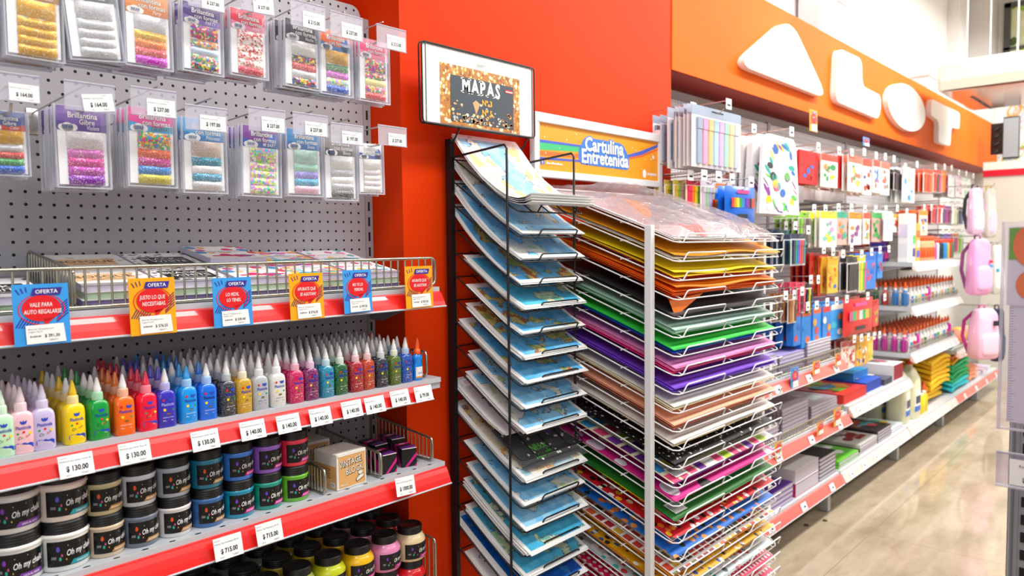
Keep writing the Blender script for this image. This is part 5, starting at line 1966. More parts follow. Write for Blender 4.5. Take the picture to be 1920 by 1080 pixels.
for i in range(40):
    r = rr.uniform(0.001, 0.003)
    m.poly(ellipse(rr.uniform(0.02, 0.98) * bw, rr.uniform(0.05, 0.95) * bh, r, r, 7), M('fff0c8', 0.4), L_(1))
for tx, cx_, cz_, wd in (('Cartulina', 0.505, 0.545, 0.225), ('Entretenida', 0.515, 0.265, 0.275)):
    for bo, hx, ly in ((0.090, '3f7fd8', 2), (0.028, 'fdfdfa', 4)):
        m.textw(tx, 0.064, wd, M(hx, 0.4), L_(ly), cx_ * bw, cz_ * bh, bo)
m.poly(round_poly([(0.30 * bw, 0.22 * bh), (0.72 * bw, 0.20 * bh), (0.72 * bw, 0.52 * bh), (0.66 * bw, 0.82 * bh), (0.34 * bw, 0.84 * bh), (0.29 * bw, 0.50 * bh)], 0.02), M('3f7fd8', 0.4), L_(1.6))
m.rect(0.015 * bw, 0.12 * bh, 0.040 * bw, 0.22 * bh, M('3f62c8', 0.4), L_(2))
m.text('f', 0.020, WHITE, L_(3), 0.028 * bw, 0.125 * bh, 0.02)
for i in range(9):
    m.rect((0.055 + i * 0.013) * bw, 0.14 * bh, (0.065 + i * 0.013) * bw, (0.175 + 0.015 * (i % 3 == 0)) * bh, M('fdf3e0', 0.4), L_(2))
m.poly(ellipse(0.865 * bw, 0.16 * bh, 0.013, 0.016, 16), WHITE, L_(2))
for i in range(6):
    m.rect((0.895 + i * 0.015) * bw, 0.13 * bh, (0.907 + i * 0.015) * bw, 0.19 * bh, WHITE, L_(2))
m.poly(ellipse(0.95 * bw, 0.60 * bh, 0.007, 0.008, 10), WHITE, L_(2))
m.build('banner_print', bn, True)

# ================================================================== long shelving under the orange fascia
RPAN = m_pegboard('cbcacd', 0.025)
g2 = thing('gondola_shelving', 'long grey shelving with hooks under the orange fascia', 'shelving', (5.1, PB, 0))
for i in range(4):
    x0 = 2.74 + i * 1.2
    m = MB(); m.box((x0, PB, 0.14), (x0 + 1.19, PB + 0.02, EYE + 0.62), RPAN); m.build('back_panel', g2, True)
for i in range(5):
    x0 = 2.735 + i * 1.2
    m = MB(); m.box((x0 - 0.015, PB - 0.004, 0), (x0 + 0.015, PB + 0.03, EYE + 0.63), M('8f8d90', 0.4)); m.build('upright', g2, True)
for px in (1555, 1682, 1765, 1828):
    c = P(px, 940, Y=1.315)
    m = MB()
    m.rbox((c.x - 0.018, 1.315, 0.0), (c.x + 0.018, 1.36, EYE - 1.20), 0.003, M('a8abad', 0.35), 1, smooth=False)
    m.box((c.x - 0.012, 1.32, 0.0), (c.x + 0.012, 1.352, 0.02), BLACKW)
    m.build('leg', g2, True)
PINK = M('ea5a50', 0.3, 0, 0.5)
PALE = M('f3c9c0', 0.35, 0, 0.4)
WRAIL = M('f4efe9', 0.35, 0, 0.3)
YS = 1.30
LD = M('c2c7ca', 0.35)
SH = {}
for nm, x0, x1, zb, rl, lb in (('A', 2.86, 3.885, -0.645, PINK, 'upper basket shelf beside the white card rack with pink rail'), ('B', 2.86, 3.96, -0.935, PINK, 'middle basket shelf beside the white card rack with pink rail'),
                               ('C', 3.98, 5.08, -0.912, PALE, 'shelf with pale rail holding the bright game boxes'), ('s1', 5.10, 6.385, -0.200, WRAIL, 'uppermost white-railed shelf beside the backpacks'),
                               ('s2', 5.10, 6.37, -0.478, WRAIL, 'white-railed shelf of red-tipped glue bottles'), ('s3', 5.10, 6.29, -0.772, PALE, 'pale-railed shelf of glue bottles with magenta ones at its end'),
                               ('s4', 6.31, 7.30, -0.890, PALE, 'short shelf with a wire basket below the pink backpacks'), ('b1', 2.80, 3.86, -1.225, PINK, 'base shelf with pink rail holding stacks of notebooks'),
                               ('b2', 3.875, 5.055, -1.225, PALE, 'base shelf with pale rail holding colourful magazines'), ('b3', 5.07, 6.30, -1.225, PALE, 'base shelf holding the jugs and yellow cloths'),
                               ('b4', 6.315, 7.9, -1.225, PINK, 'base shelf at the end of the aisle below the backpacks')):
    zd = EYE + zb + 0.055
    SH[nm] = (x0, x1, zd)
    metal_shelf(x0, x1, YS, PB - 0.006, zd, lb, rl, LD, 0.043, lip=0.012, tilt=0.016)
    # price slips in the rails
    n = {'A': 3, 'B': 3, 'C': 6, 's3': 9, 's4': 8, 'b1': 3, 'b2': 6, 'b3': 5, 'b4': 4}.get(nm, 0)
    for i in range(n):
        x = x0 + (x1 - x0) * (i + 0.55) / n
        m = MB()
        m.box((-0.03, -0.0006, -0.017), (0.03, 0.0006, 0.017), PAPER)
        m.text('$', 0.012, INK, flat((0, -0.0008, 0)), -0.012, -0.008, 0.01)
        m.rect(-0.02, 0.006, 0.016, 0.008, GREYINK, flat((0, -0.0008, 0)))
        m.rect(-0.003, -0.006, 0.016, 0.002, INK, flat((0, -0.0008, 0)))
        o = m.build('price_label')
        o.location = (x, YS - 0.0205, zd - 0.034)
        o.rotation_euler.x = -0.42
        short = {'A': 'upper basket shelf', 'B': 'middle basket shelf', 'C': 'shelf of bright game boxes', 's3': 'magenta glue shelf', 's4': 'short shelf below the backpacks', 'b1': 'notebook base shelf', 'b2': 'magazine base shelf',
                 'b3': 'base shelf of jugs', 'b4': 'last base shelf'}[nm]
        tag(o, f'{ORD[i]} white price label from the card rack along the {short}', 'price label', 'price labels on the long shelving')

for nm, a, b, n, lb in (('A', (1450, 691), (1572, 650), 52, 'wire basket front along the upper basket shelf'), ('B', (1450, 820), (1574, 758), 52, 'wire basket front along the middle basket shelf'), ('C', (1600, 745), (1697, 690), 0, ''),
                        ('s2', (1708, 562), (1786, 543), 40, 'wire basket front before the red-tipped glue bottles'), ('s3', (1706, 650), (1786, 620), 40, 'wire basket front before the magenta glue shelf'),
                        ('s4', (1790, 655), (1838, 628), 34, 'wire basket front on the short shelf below the backpacks')):
    x0, x1, zd = SH[nm]
    if n:
        wire_front(x0 + 0.01, x1 - 0.02, YS + 0.012, zd + 0.006, P(*a, Y=YS + 0.012).z, n, lb)
for nm in ('s2', 's3'):
    x0, x1, zd = SH[nm]
    wire_divider(x0 + 0.01, YS + 0.02, 1.69, zd + 0.003, zd + 0.085, zd + 0.09, 22, 'wire side panel at the near end of the ' + ('red-tipped glue shelf' if nm == 's2' else 'magenta glue shelf'))

# ------------------------------------------------------------------ glue bottles on the long shelving
m = MB()
bw_ = M('ff00f7')
m.loft([s_ring(0.028 * a, 0.018 * a, z, 14, 2.8) for a, z in ((0.94, 0), (1, 0.004), (1, 0.074), (0.9, 0.084), (0.55, 0.092), (0.50, 0.098))], bw_)
m.rect(-0.023, 0.015, 0.023, 0.060, M('ff00f6'), lambda x, z: Vector((x, s_front(x, 0.028, 0.018, 2.8) - 0.0006, z)), 4)
m.lathe([(0.0105, 0.097), (0.011, 0.100), (0.0105, 0.112), (0.009, 0.114)], M('f6f2f0', 0.4), 10)
m.lathe([(0.0105, 0.113), (0.0105, 0.120), (0.006, 0.140), (0.0018, 0.152)], M('ff6418', 0.35), 10)
GLUEM = m.mesh('glue_bottle')


def glue_row(sh, ncol, ncols_pal, nrow, desc, grp, end_cols):
    x0, x1, zd = SH[sh]
    for c in range(ncol):
        x = x0 + 0.048 + c * 0.084
        for r in range(nrow):
            y = YS + 0.045 + r * 0.058 + (0.0 if c else 0.006)
            if c == 0:
                col, cn = end_cols[r % len(end_cols)]
            else:
                col, cn = ncols_pal[c % len(ncols_pal)]
            o = link('glue_bottle', GLUEM, None, (x + random.uniform(-.002, .002), y, zd + 0.0005))
            body = 'f2efec' if (c and cn != 'magenta') else col
            own_mats(o, [M(body, 0.25), M(col, 0.4)])
            o.rotation_euler.z = random.uniform(-0.3, 0.3)
            cw = ORD[c] + ' column from the near end'
            rw = 'front row' if r == 0 else ORD[r] + ' row'
            tag(o, f'{cn} red-tipped glue bottle, {cw}, {rw}, {desc}', 'glue bottle', grp)


PAL = [('e8902a', 'orange'), ('2a7ad0', 'blue'), ('3aa84a', 'green'), ('e0c02a', 'yellow'), ('1a90c8', 'sky blue'), ('d02a4a', 'crimson'), ('d018a8', 'magenta'), ('b8742a', 'brown'), ('1f6a3a', 'dark green'), ('6a4ab0', 'violet')]
glue_row('s2', 15, PAL, 5, 'red-tipped shelf', 'glue bottles on the red-tipped shelf', [('2a8ae0', 'bright blue'), ('2a8ae0', 'bright blue'), ('d82a2a', 'red'), ('0f6a3a', 'deep green'), ('0f6a3a', 'deep green')])
glue_row('s3', 14, PAL[3:] + PAL[:3], 5, 'magenta shelf', 'glue bottles on the magenta shelf', [('d612a8', 'bright magenta'), ('d612a8', 'bright magenta'), ('d612a8', 'bright magenta'), ('d612a8', 'bright magenta'), ('6a1a2a', 'maroon')])


# ------------------------------------------------------------------ hanging goods
def hang(px0, py0, px1, py1, yf, n, step, kind, cols, desc, name, cat, grp, bg='f3f1f0', tagged=True, rz=0.0, hook=True):
    c = P((px0 + px1) / 2, (py0 + py1) / 2, Y=yf)
    w = P(px1, (py0 + py1) / 2, Y=yf).x - P(px0, (py0 + py1) / 2, Y=yf).x
    h = P((px0 + px1) / 2, py0, Y=yf).z - P((px0 + px1) / 2, py1, Y=yf).z
    t = 0.012
    m = MB()
    fl = lambda k: flat((0, -0.0005 - 0.0004 * k, 0))
    rd = random.Random(int(px0 * 7 + py0))
    if kind == 'pens':
        m.box((-w / 2, 0, 0), (w / 2, 0.0012, h), M(bg, 0.45))
        np_ = len(cols)
        pw = w * 0.86 / np_
        for i, cc in enumerate(cols):
            x = -w * 0.43 + pw * (i + 0.5)
            m.box((x - pw * 0.36, -0.008, h * 0.06), (x + pw * 0.36, -0.0002, h * 0.62), M('e6e6ea', 0.3) if i % 2 == 2 else M(cc, 0.35))
            m.box((x - pw * 0.40, -0.010, h * 0.62), (x + pw * 0.40, -0.0002, h * 0.80), M(cc, 0.35))
        m.rect(-w / 2, h * 0.84, w / 2, h, M(cols[0], 0.45), fl(0))
        m.rect(-w * 0.12, h * 0.93, w * 0.12, h * 0.955, INK, fl(1))
    elif kind == 'card':
        m.rbox((-w / 2, 0, 0), (w / 2, t * 0.6, h), 0.002, M(bg, 0.4), 1, smooth=False)
        m.rect(-w / 2 + .001, h * 0.80, w / 2 - .001, h * 0.995, M(cols[0], 0.45), fl(0))
        for i in range(10):
            cc = cols[rd.randrange(len(cols))]
            a, b = rd.uniform(0.08, 0.17) * w, rd.uniform(0.04, 0.10) * h
            m.poly(ellipse(rd.uniform(-0.32, 0.32) * w, rd.uniform(0.14, 0.70) * h, a, b, 9), M(cc, 0.45), fl(1 + i % 3))
    elif kind == 'box':
        m.rbox((-w / 2, 0, 0), (w / 2, 0.035, h), 0.002, M(bg, 0.4), 1, smooth=False)
        k = len(cols)
        for i, cc in enumerate(cols):
            m.poly(ellipse(rd.uniform(-.3, .3) * w, h * (0.2 + 0.6 * i / k), w * 0.22, h * 0.09, 10), M(cc, 0.45), fl(1 + i % 3))
        m.rect(-w * 0.45, h * 0.80, w * 0.45, h * 0.94, M(cols[0], 0.45), fl(0))
    elif kind == 'pouch':
        nx, ny = 8, 8
        for sgn in (1, -1):
            vs, fs = [], []
            for j in range(ny + 1):
                for i in range(nx + 1):
                    u, v = i / nx * 2 - 1, j / ny * 2 - 1
                    vs.append((u * w / 2, sgn * -0.014 * (1 - u ** 4) * (1 - v ** 4), (v + 1) / 2 * h))
            for j in range(ny):
                for i in range(nx):
                    a = j * (nx + 1) + i
                    fs.append((a, a + 1, a + nx + 2, a + nx + 1) if sgn > 0 else (a + nx + 1, a + nx + 2, a + 1, a))
            m.add(vs, fs, M(bg, 0.35), True)
        pf = flat((0, -0.0148, 0))
        k = len(cols)
        for i, cc in enumerate(cols):
            x = -w * 0.38 + w * 0.76 * i / k
            m.rect(x, h * 0.42, x + w * 0.76 / k, h * 0.68, M(cc, 0.4), pf)
        m.rect(-w * 0.2, h * 0.80, w * 0.2, h * 0.9, M('d84a9a', 0.4), pf)
        m.rect(-w * 0.16, h * 0.14, w * 0.16, h * 0.24, M('22242a', 0.4), pf)
    elif kind == 'tote':
        m.prism([(-w * 0.5, 0), (w * 0.5, 0), (w * 0.40, h * 0.88), (w * 0.32, h), (-w * 0.30, h), (-w * 0.42, h * 0.88)], M(bg, 0.5), flat((0, 0.012, 0)), (0, -1, 0), 0.013)
        pr = flat((0, -0.0015, 0))
        p2 = flat((0, -0.0026, 0))
        for i in range(34):
            cc = cols[rd.randrange(len(cols))]
            ang = i / 34 * 2 * PI
            q0 = rd.uniform(0.86, 1.08)
            x, z = 0.40 * w * math.cos(ang) * q0 * (0.95 if math.sin(ang) < 0 else 0.80), h * (0.47 + 0.43 * math.sin(ang) * q0)
            rx, rz_, ph = rd.uniform(.04, .10) * w, rd.uniform(.03, .085) * h, rd.uniform(0, 3)
            m.poly([(max(-.49 * w, min(.49 * w, x + rx * math.cos(ph + t))), max(.005, min(h * .97, z + rz_ * math.sin(t)))) for t in (0, 0.9, 2.0, 3.1, 4.0, 5.2)], M(cc, 0.5), flat((0, -0.0015 - 0.00002 * i, 0)))
        for i in range(8):
            m.poly(ellipse(rd.uniform(-.22, .24) * w, rd.uniform(.14, .50) * h, w * 0.07, h * 0.055, 10), M(cols[(i * 3) % len(cols)], 0.5), p2)
        for i in range(3):
            m.poly(ellipse((-.26 + .25 * i) * w, 0.09 * h, w * 0.08, h * 0.055, 10), M('f6f4f4', 0.5), flat((0, -0.0030, 0)))
    me = m.mesh(name)
    for k in range(n):
        o = link(name, me, None, (c.x + rd.uniform(-.003, .003) * (k > 0), yf + k * step, c.z - h / 2 + rd.uniform(-.004, .004) * (k > 0)))
        o.rotation_euler = (0, 0, rz + rd.uniform(-.06, .06))
        tag(o, f'{desc}, front of its hook' if k == 0 else f'{desc}, {ORD[k]} from the front of its hook', cat, grp)
    if hook:
        hk = thing('peg_hook', f'hook with white tag above the {desc}', 'display hook', (c.x, PB, c.z + h / 2 - 0.012), 0, 'display hooks on the long shelving')
        L = PB - yf + 0.045
        q = MB()
        q.tube([(0, -0.0005, 0), (0, -L + 0.03, 0), (0, -L + 0.02, 0.012)], 0.0022, HOOKM, 5)
        q.tube([(0, -0.0005, 0.03), (0, -L, 0.042)], 0.0022, HOOKM, 5)
        q.build('arm', hk)
        if tagged:
            q = MB()
            tw = min(0.045, w * 0.45)
            q.box((-tw / 2, -L - 0.002, 0.008), (tw / 2, -L - 0.0005, 0.048), PAPER)
            q.rect(-tw * .3, 0.020, tw * .3, 0.027, INK, flat((0, -L - 0.0024, 0)))
            q.build('price_tag', hk)


GP, PK, PN = 'packs on the long shelving', 'blister_pack', 'pack'
CC = ['e8486a', 'f0a02a', '4aa8d8', '6ac04a', '8a5ac0', 'f2cf2a', '2a9a8a', 'd83a9a']
HANG = [
    # row under the fascia
    (1263, 213, 1296, 305, 1.46, 4, .03, 'pens', ['8a9ab0', 'd86aa0', 'f0b03a', '7ab0d8'], 'white marker kit against the red pillar', 'f2f0f2'),
    (1300, 206, 1390, 318, 1.38, 6, .02, 'pens', ['9aa8bc', 'e0a0c4', 'e8c08a', 'b0d0ea', 'd8b0e0', 'a8d8c0', 'f2d0a0', 'c0c8d8'], 'wide white marker kit under the fascia', 'f6f4f4'),
    (1380, 250, 1410, 336, 1.52, 3, .03, 'card', ['e8907a', 'f0c04a', 'd86a5a'], 'salmon pack behind the white marker kits', 'ecb8a8'),
    (1424, 256, 1503, 402, 1.33, 5, .03, 'tote', ['1aa89a', 'f2c81e', '8a2a9a', 'e84a8a', '2a6ac0', '5ac04a', '222228'], 'white painting bag with bright splashes', 'f4f2f2'),
    (1500, 283, 1532, 346, 1.42, 6, .03, 'card', ['d81a1e', 'e03a3a', 'b0141a', '2a6ac0'], 'red pencil pack', 'd4161c'),
    (1541, 290, 1570, 352, 1.40, 4, .03, 'card', ['e84a3a', 'f2cf2a', '2a9a5a', 'e88a6a'], 'white and red pencil pack beside the red ones', 'f6e6de'),
    (1572, 293, 1588, 354, 1.42, 4, .03, 'card', ['c8161c', 'b0141a'], 'narrow deep red pack', 'c0141a'),
    (1590, 292, 1616, 360, 1.38, 4, .03, 'card', ['f0705a', '3a9a5a', 'f2c84a'], 'tall white pack with red header', 'f8f0ea'),
    (1618, 298, 1634, 366, 1.40, 4, .03, 'card', ['e0503a', '2a4aa0', 'd8301e'], 'blue and red spotted pack', 'f2ddd4'),
    (1637, 300, 1650, 362, 1.40, 4, .03, 'card', ['d84a3a', '2a7ac8'], 'slim white pack with coral header', 'f8f0ec'),
    (1652, 304, 1668, 366, 1.40, 4, .03, 'card', ['e8705a', '3a8a8a'], 'white pack with orange header', 'f6eee8'),
    (1674, 318, 1690, 358, 1.40, 5, .03, 'pens', ['2a1a1e', '3a2228', '1c1416', '4a2a30'], 'dark brush pen pack', 'd8d4d6'),
    (1692, 314, 1716, 380, 1.38, 4, .03, 'card', ['d8e0e4', '2a9ad8', 'e8d83a'], 'clear and blue geometry pack', 'eef2f2'),
    (1731, 318, 1748, 362, 1.38, 5, .03, 'pens', ['f0501e', 'd82a2a', 'e87a2a'], 'red and orange marker pack', 'e8d8d0'),
    (1750, 318, 1764, 362, 1.38, 5, .03, 'pens', ['e03a2a', '2a4a3a', 'd84a7a'], 'red and green marker pack', 'e4dcd8'),
    (1765, 320, 1776, 362, 1.38, 5, .03, 'pens', ['f08a1e', 'e86a1e', 'c82a8a'], 'orange marker pack', 'e8e0d8'),
    (1778, 328, 1791, 370, 1.36, 4, .03, 'card', ['e8eef0', 'd8a0b0'], 'white pack before the backpacks', 'f4f4f4'),
    (1793, 330, 1804, 370, 1.36, 4, .03, 'card', ['d8c0d0', 'c8687a'], 'pinkish white pack before the backpacks', 'f4eaee'),
    (1806, 334, 1818, 372, 1.36, 4, .03, 'card', ['cfe0d4', '8ac0a0'], 'greenish white pack before the backpacks', 'eef4f0'),
    # second row
    (1263, 338, 1286, 388, 1.45, 4, .04, 'pens', ['c8b03a', '8ab04a', 'd8a0b0', 'e8d04a'], 'pale crayon pack against the red pillar', 'f0e8e4'),
    (1287, 338, 1312, 392, 1.42, 4, .04, 'pens', ['e8305a', 'f07a1e', 'f2cf2a', '7ac04a'], 'warm coloured crayon pack', 'f4ecea'),
    (1313, 340, 1340, 396, 1.40, 4, .04, 'pens', ['d8d0dc', 'b8e0a8', 'd8c8f0', 'e8e0a8'], 'pale pastel crayon pack', 'f6f4f6'),
    (1342, 344, 1362, 398, 1.40, 3, .04, 'card', ['e88a3a', 'f2d04a', 'e8505a'], 'white pack with orange shapes', 'f4efe8'),
    (1362, 350, 1412, 418, 1.32, 4, .04, 'pouch', ['e8301e', 'f0a01e', 'e8e02a', '2aa84a', '1a8ad0', '3a3ac0', '8a2a9a', '22202a', 'e8483a'], 'blue marker pouch with a rainbow window', '1a6ad8'),
    # third row
    (1496, 398, 1520, 458, 1.40, 5, .03, 'pens', ['8ac83a', '9a9690', '6a6662', 'b0a8a0'], 'grey pencil pack with green header', 'cfcac6'),
    (1521, 398, 1538, 458, 1.40, 5, .03, 'pens', ['8ac83a', '8a8680', '5a4a8a'], 'pencil pack with green header and violet foot', 'c8c4c0'),
    (1540, 396, 1567, 464, 1.34, 4, .03, 'card', ['e8d83a', '7ac8b0', 'e86a4a', 'c8a0d0'], 'white pack with pale flowers', 'f8f6f0'),
    (1569, 396, 1588, 460, 1.36, 4, .03, 'card', ['2aa88a', 'd84a7a', '3ac0c8', 'e8902a'], 'pink pack with a green tree', 'dcaaa0'),
    (1592, 398, 1616, 460, 1.36, 4, .03, 'card', ['c88a1e', '8a4a9a', 'e8b03a', '6a3a8a'], 'white pack with a golden tree', 'eedfda'),
    (1619, 398, 1631, 458, 1.36, 4, .03, 'card', ['e8503a', '2aa0b0', 'f0b02a'], 'slim bright pack', 'f0e6de'),
    (1633, 398, 1656, 454, 1.36, 4, .03, 'card', ['1fa850', '2ab85a', '1f9a4a'], 'pink pack with green patches', 'd8a49a'),
    (1658, 396, 1674, 452, 1.34, 4, .03, 'card', ['e8e8ee', 'd8dce8'], 'plain white pack', 'f6f6f8'),
    (1675, 402, 1695, 436, 1.40, 4, .03, 'card', ['d8a02a', 'c82a2a', '2a5ac0'], 'white sticker pack with red and gold', 'f4ece8'),
    (1712, 394, 1724, 440, 1.38, 4, .03, 'card', ['e8601e', 'f2a02a'], 'orange glue stick pack', 'ee7a2a'),
    (1725, 394, 1738, 442, 1.36, 4, .03, 'card', ['f0a02a', '2a5ac8', 'f4f0e8'], 'orange and blue glue pack', 'efe2d0'),
    (1745, 384, 1757, 420, 1.36, 4, .03, 'pens', ['d83a3a', 'c84a5a', '8a2a3a'], 'red pen pack', 'e0d4d4'),
    (1758, 384, 1770, 420, 1.36, 4, .03, 'pens', ['e8484a', 'f4f4f4', '3a3a48'], 'red and white pen pack', 'ece6e6'),
    (1771, 386, 1782, 420, 1.36, 4, .03, 'pens', ['a83a9a', '8a2a5a'], 'purple pen pack', 'e4d8e2'),
    (1783, 386, 1795, 422, 1.36, 4, .03, 'pens', ['f6f6f6', 'b8d83a', 'e8e0e8'], 'white pen pack with lime caps', 'f4f4f4'),
    (1796, 388, 1806, 422, 1.36, 4, .03, 'pens', ['22242a', '2a5a9a'], 'black and blue pen pack', 'dfe2e6'),
    # fourth row
    (1447, 430, 1462, 500, 1.42, 4, .03, 'pens', ['2a4a6a', '6a6ac8', '4a5a9a'], 'blue pen pack beside the white card rack', 'ccd0e0'),
    (1464, 430, 1480, 500, 1.40, 4, .03, 'pens', ['1a6a6a', '2aa0a8', '1f3a4a'], 'teal pen pack', 'dfe6ea'),
    (1482, 438, 1510, 498, 1.34, 4, .03, 'pens', ['1a2a4a', '0f8a7a', '2a6ad8', 'e03a4a', 'c83a5a', '1a8a8a'], 'pack of pens with bright caps', 'dfe2e4'),
    (1518, 474, 1534, 548, 1.38, 4, .03, 'card', ['c8281e', 'e8601e', 'b01a2a'], 'red toy pack', 'c83a2e'),
    (1535, 478, 1552, 556, 1.36, 4, .03, 'card', ['d83a1e', 'f0902a', '7a1a1e'], 'red and orange toy pack', 'd84a36'),
    (1553, 482, 1571, 550, 1.32, 4, .03, 'card', ['e8b01e', '2a6ac8', 'f0c84a', 'd8482a'], 'yellow toy pack with blue figures', 'e8b83a'),
    (1573, 470, 1585, 538, 1.36, 4, .03, 'pens', ['c89a8a', '4a3a3a', 'd8b0a0'], 'beige pencil pack', 'e8dcd4'),
    (1586, 482, 1609, 548, 1.32, 4, .03, 'pens', ['18181c', '22222a', '18181c', '2a2a30', '18181c'], 'black marker pack', 'e4e2e8'),
    (1611, 478, 1622, 548, 1.32, 4, .03, 'pens', ['e8e02a', '3ac04a', 'e84a8a'], 'white and lime marker pack', 'f2f2ee'),
    (1624, 474, 1641, 542, 1.32, 4, .03, 'card', ['1a6ad0', 'd8486a', 'e88a4a', '2a8ae0'], 'blue pack with a pink stripe', '2a7ad8'),
    (1645, 472, 1655, 522, 1.34, 4, .03, 'card', ['1a7ad8', '1a2a3a', 'e03a3a'], 'slim blue pack with red foot', '2a86dc'),
    (1748, 438, 1759, 474, 1.36, 4, .03, 'pens', ['5a1a2a', 'e0401e', 'e8801e'], 'brown and orange marker pack', 'e0d8d4'),
    (1760, 438, 1771, 474, 1.36, 4, .03, 'pens', ['1a3a6a', '2a6a9a', '3a1a4a'], 'navy marker pack', 'd8dae2'),
    (1772, 438, 1783, 474, 1.36, 4, .03, 'pens', ['8a4ac8', 'b08ad8', '6a2a9a'], 'violet marker pack', 'e4dcec'),
    (1784, 438, 1795, 474, 1.36, 4, .03, 'pens', ['e8701e', '6a3a9a', 'd84a2a'], 'orange and violet marker pack', 'e8e0dc'),
    (1796, 440, 1806, 476, 1.36, 4, .03, 'pens', ['6ac04a', 'c8c84a', '3a8ac0'], 'green marker pack', 'e4ecdc'),
    # fifth row
    (1445, 560, 1462, 604, 1.36, 4, .03, 'pens', ['5a4a48', '8a6a52', '3a2a2a'], 'brown pencil pack beside the white card rack', 'e4e0de'),
    (1463, 558, 1476, 604, 1.36, 4, .03, 'pens', ['8a5a3a', '5a3a2a'], 'chestnut pencil pack', 'e8e2de'),
    (1477, 552, 1492, 606, 1.34, 4, .03, 'pens', ['a8703a', 'c8a07a', '6a4a3a'], 'copper pencil pack', 'ece6e0'),
    (1494, 530, 1508, 588, 1.34, 4, .03, 'pens', ['e8305a', '22242a', 'd84a7a'], 'pink and black pen pack', 'e4e2e4'),
    (1509, 530, 1521, 590, 1.34, 4, .03, 'pens', ['1c1c20', 'd8d83a', '2a2a30'], 'black pen pack with lime tip', 'e2e0e2'),
    (1488, 580, 1502, 648, 1.34, 3, .05, 'box', ['d83a4a', '1a6ac0'], 'narrow blue puzzle box behind the basket', '1a7ad0'),
    (1504, 578, 1520, 652, 1.34, 3, .05, 'box', ['e86a2a', '1a8ae0'], 'blue puzzle box with orange spots', '1a80d8'),
    (1523, 572, 1541, 650, 1.34, 4, .05, 'box', ['e8602a', 'd83a3a', 'f0a04a'], 'blue puzzle box with red and orange figures', '2a8ae0'),
    (1542, 570, 1558, 644, 1.34, 4, .05, 'box', ['e0302a', 'f2a03a', 'f4f0ea'], 'blue puzzle box with a red figure', '2a86dc'),
    (1559, 566, 1580, 636, 1.34, 4, .05, 'box', ['f2f0ea', '4ac0e0', 'e88a5a'], 'sky blue puzzle box with a white figure', '3a9ae4'),
    (1584, 560, 1634, 626, 1.31, 4, .06, 'pouch', ['c84a8a', '2ab06a', 'e86a4a', 'd8d8d8', '2aa86a', 'e8b03a', 'a8743a'], 'red craft case with a clear window', 'd4141c'),
    (1636, 562, 1648, 612, 1.33, 4, .04, 'card', ['c8161c', '2aa84a', 'e8b03a'], 'red and green craft pack', 'd83a36'),
    (1578, 640, 1590, 692, 1.34, 4, .03, 'card', ['d84a3a', 'f0e8e4'], 'white and red hair clip pack', 'ecd8d0'),
    (1591, 638, 1604, 690, 1.34, 4, .03, 'card', ['c8302a', 'f4ecea'], 'white pack with dark red marks', 'f0dfd8'),
    (1606, 636, 1616, 686, 1.34, 4, .03, 'card', ['e8a01e', '2a6ac8', 'f4ece0'], 'yellow animal sticker pack', 'e8b02a'),
    (1617, 634, 1627, 682, 1.34, 4, .03, 'card', ['f0b02a', '2a3a9a', 'f4f0ea'], 'yellow sticker pack with a blue figure', 'e8a828'),
    (1628, 632, 1637, 676, 1.36, 4, .03, 'card', ['e8c03a', 'b0d04a'], 'slim yellow and lime sticker pack', 'e8d068'),
]
for (a, b, c, d, yf, n, st, kind, cols, desc, bg) in HANG:
    nm = {'pens': 'pen_pack', 'card': 'blister_pack', 'box': 'puzzle_box', 'pouch': 'craft_case', 'tote': 'painting_bag'}[kind]
    hang(a, b, c, d, yf, n, st, kind, cols, desc, nm, {'pen_pack': 'pen pack', 'blister_pack': 'pack', 'puzzle_box': 'box', 'craft_case': 'case', 'painting_bag': 'bag'}[nm], 'hanging goods on the long shelving', bg)

# white cartons on a rail behind the red packs
for i in range(4):
    a = P(1507 + i * 21, 364, Y=1.62)
    o = thing('white_carton', f'{ORD[i]} plain white carton from the painting bag, below the red packs', 'box', (a.x, 1.60, a.z - 0.05), 0, 'white cartons below the red packs')
    m = MB(); m.rbox((-0.055, 0, 0), (0.055, 0.10, 0.10), 0.002, M('f4efec', 0.45), 1, smooth=False); m.build('carton', o)
    m = MB(); m.box((-0.05, -0.001, 0.07), (0.05, 0.0005, 0.098), M('ead9d2', 0.45)); m.build('flap', o)
m = MB()
x0, x1 = P(1500, 378, Y=1.62).x, P(1592, 378, Y=1.62).x
m.box((x0, 1.58, P(1540, 378, Y=1.62).z - 0.012), (x1, PB - 0.001, P(1540, 378, Y=1.62).z - 0.002), M('8a8890', 0.4))
o = m.build('narrow_ledge'); tag(o, 'narrow grey ledge carrying the white cartons', 'shelf')

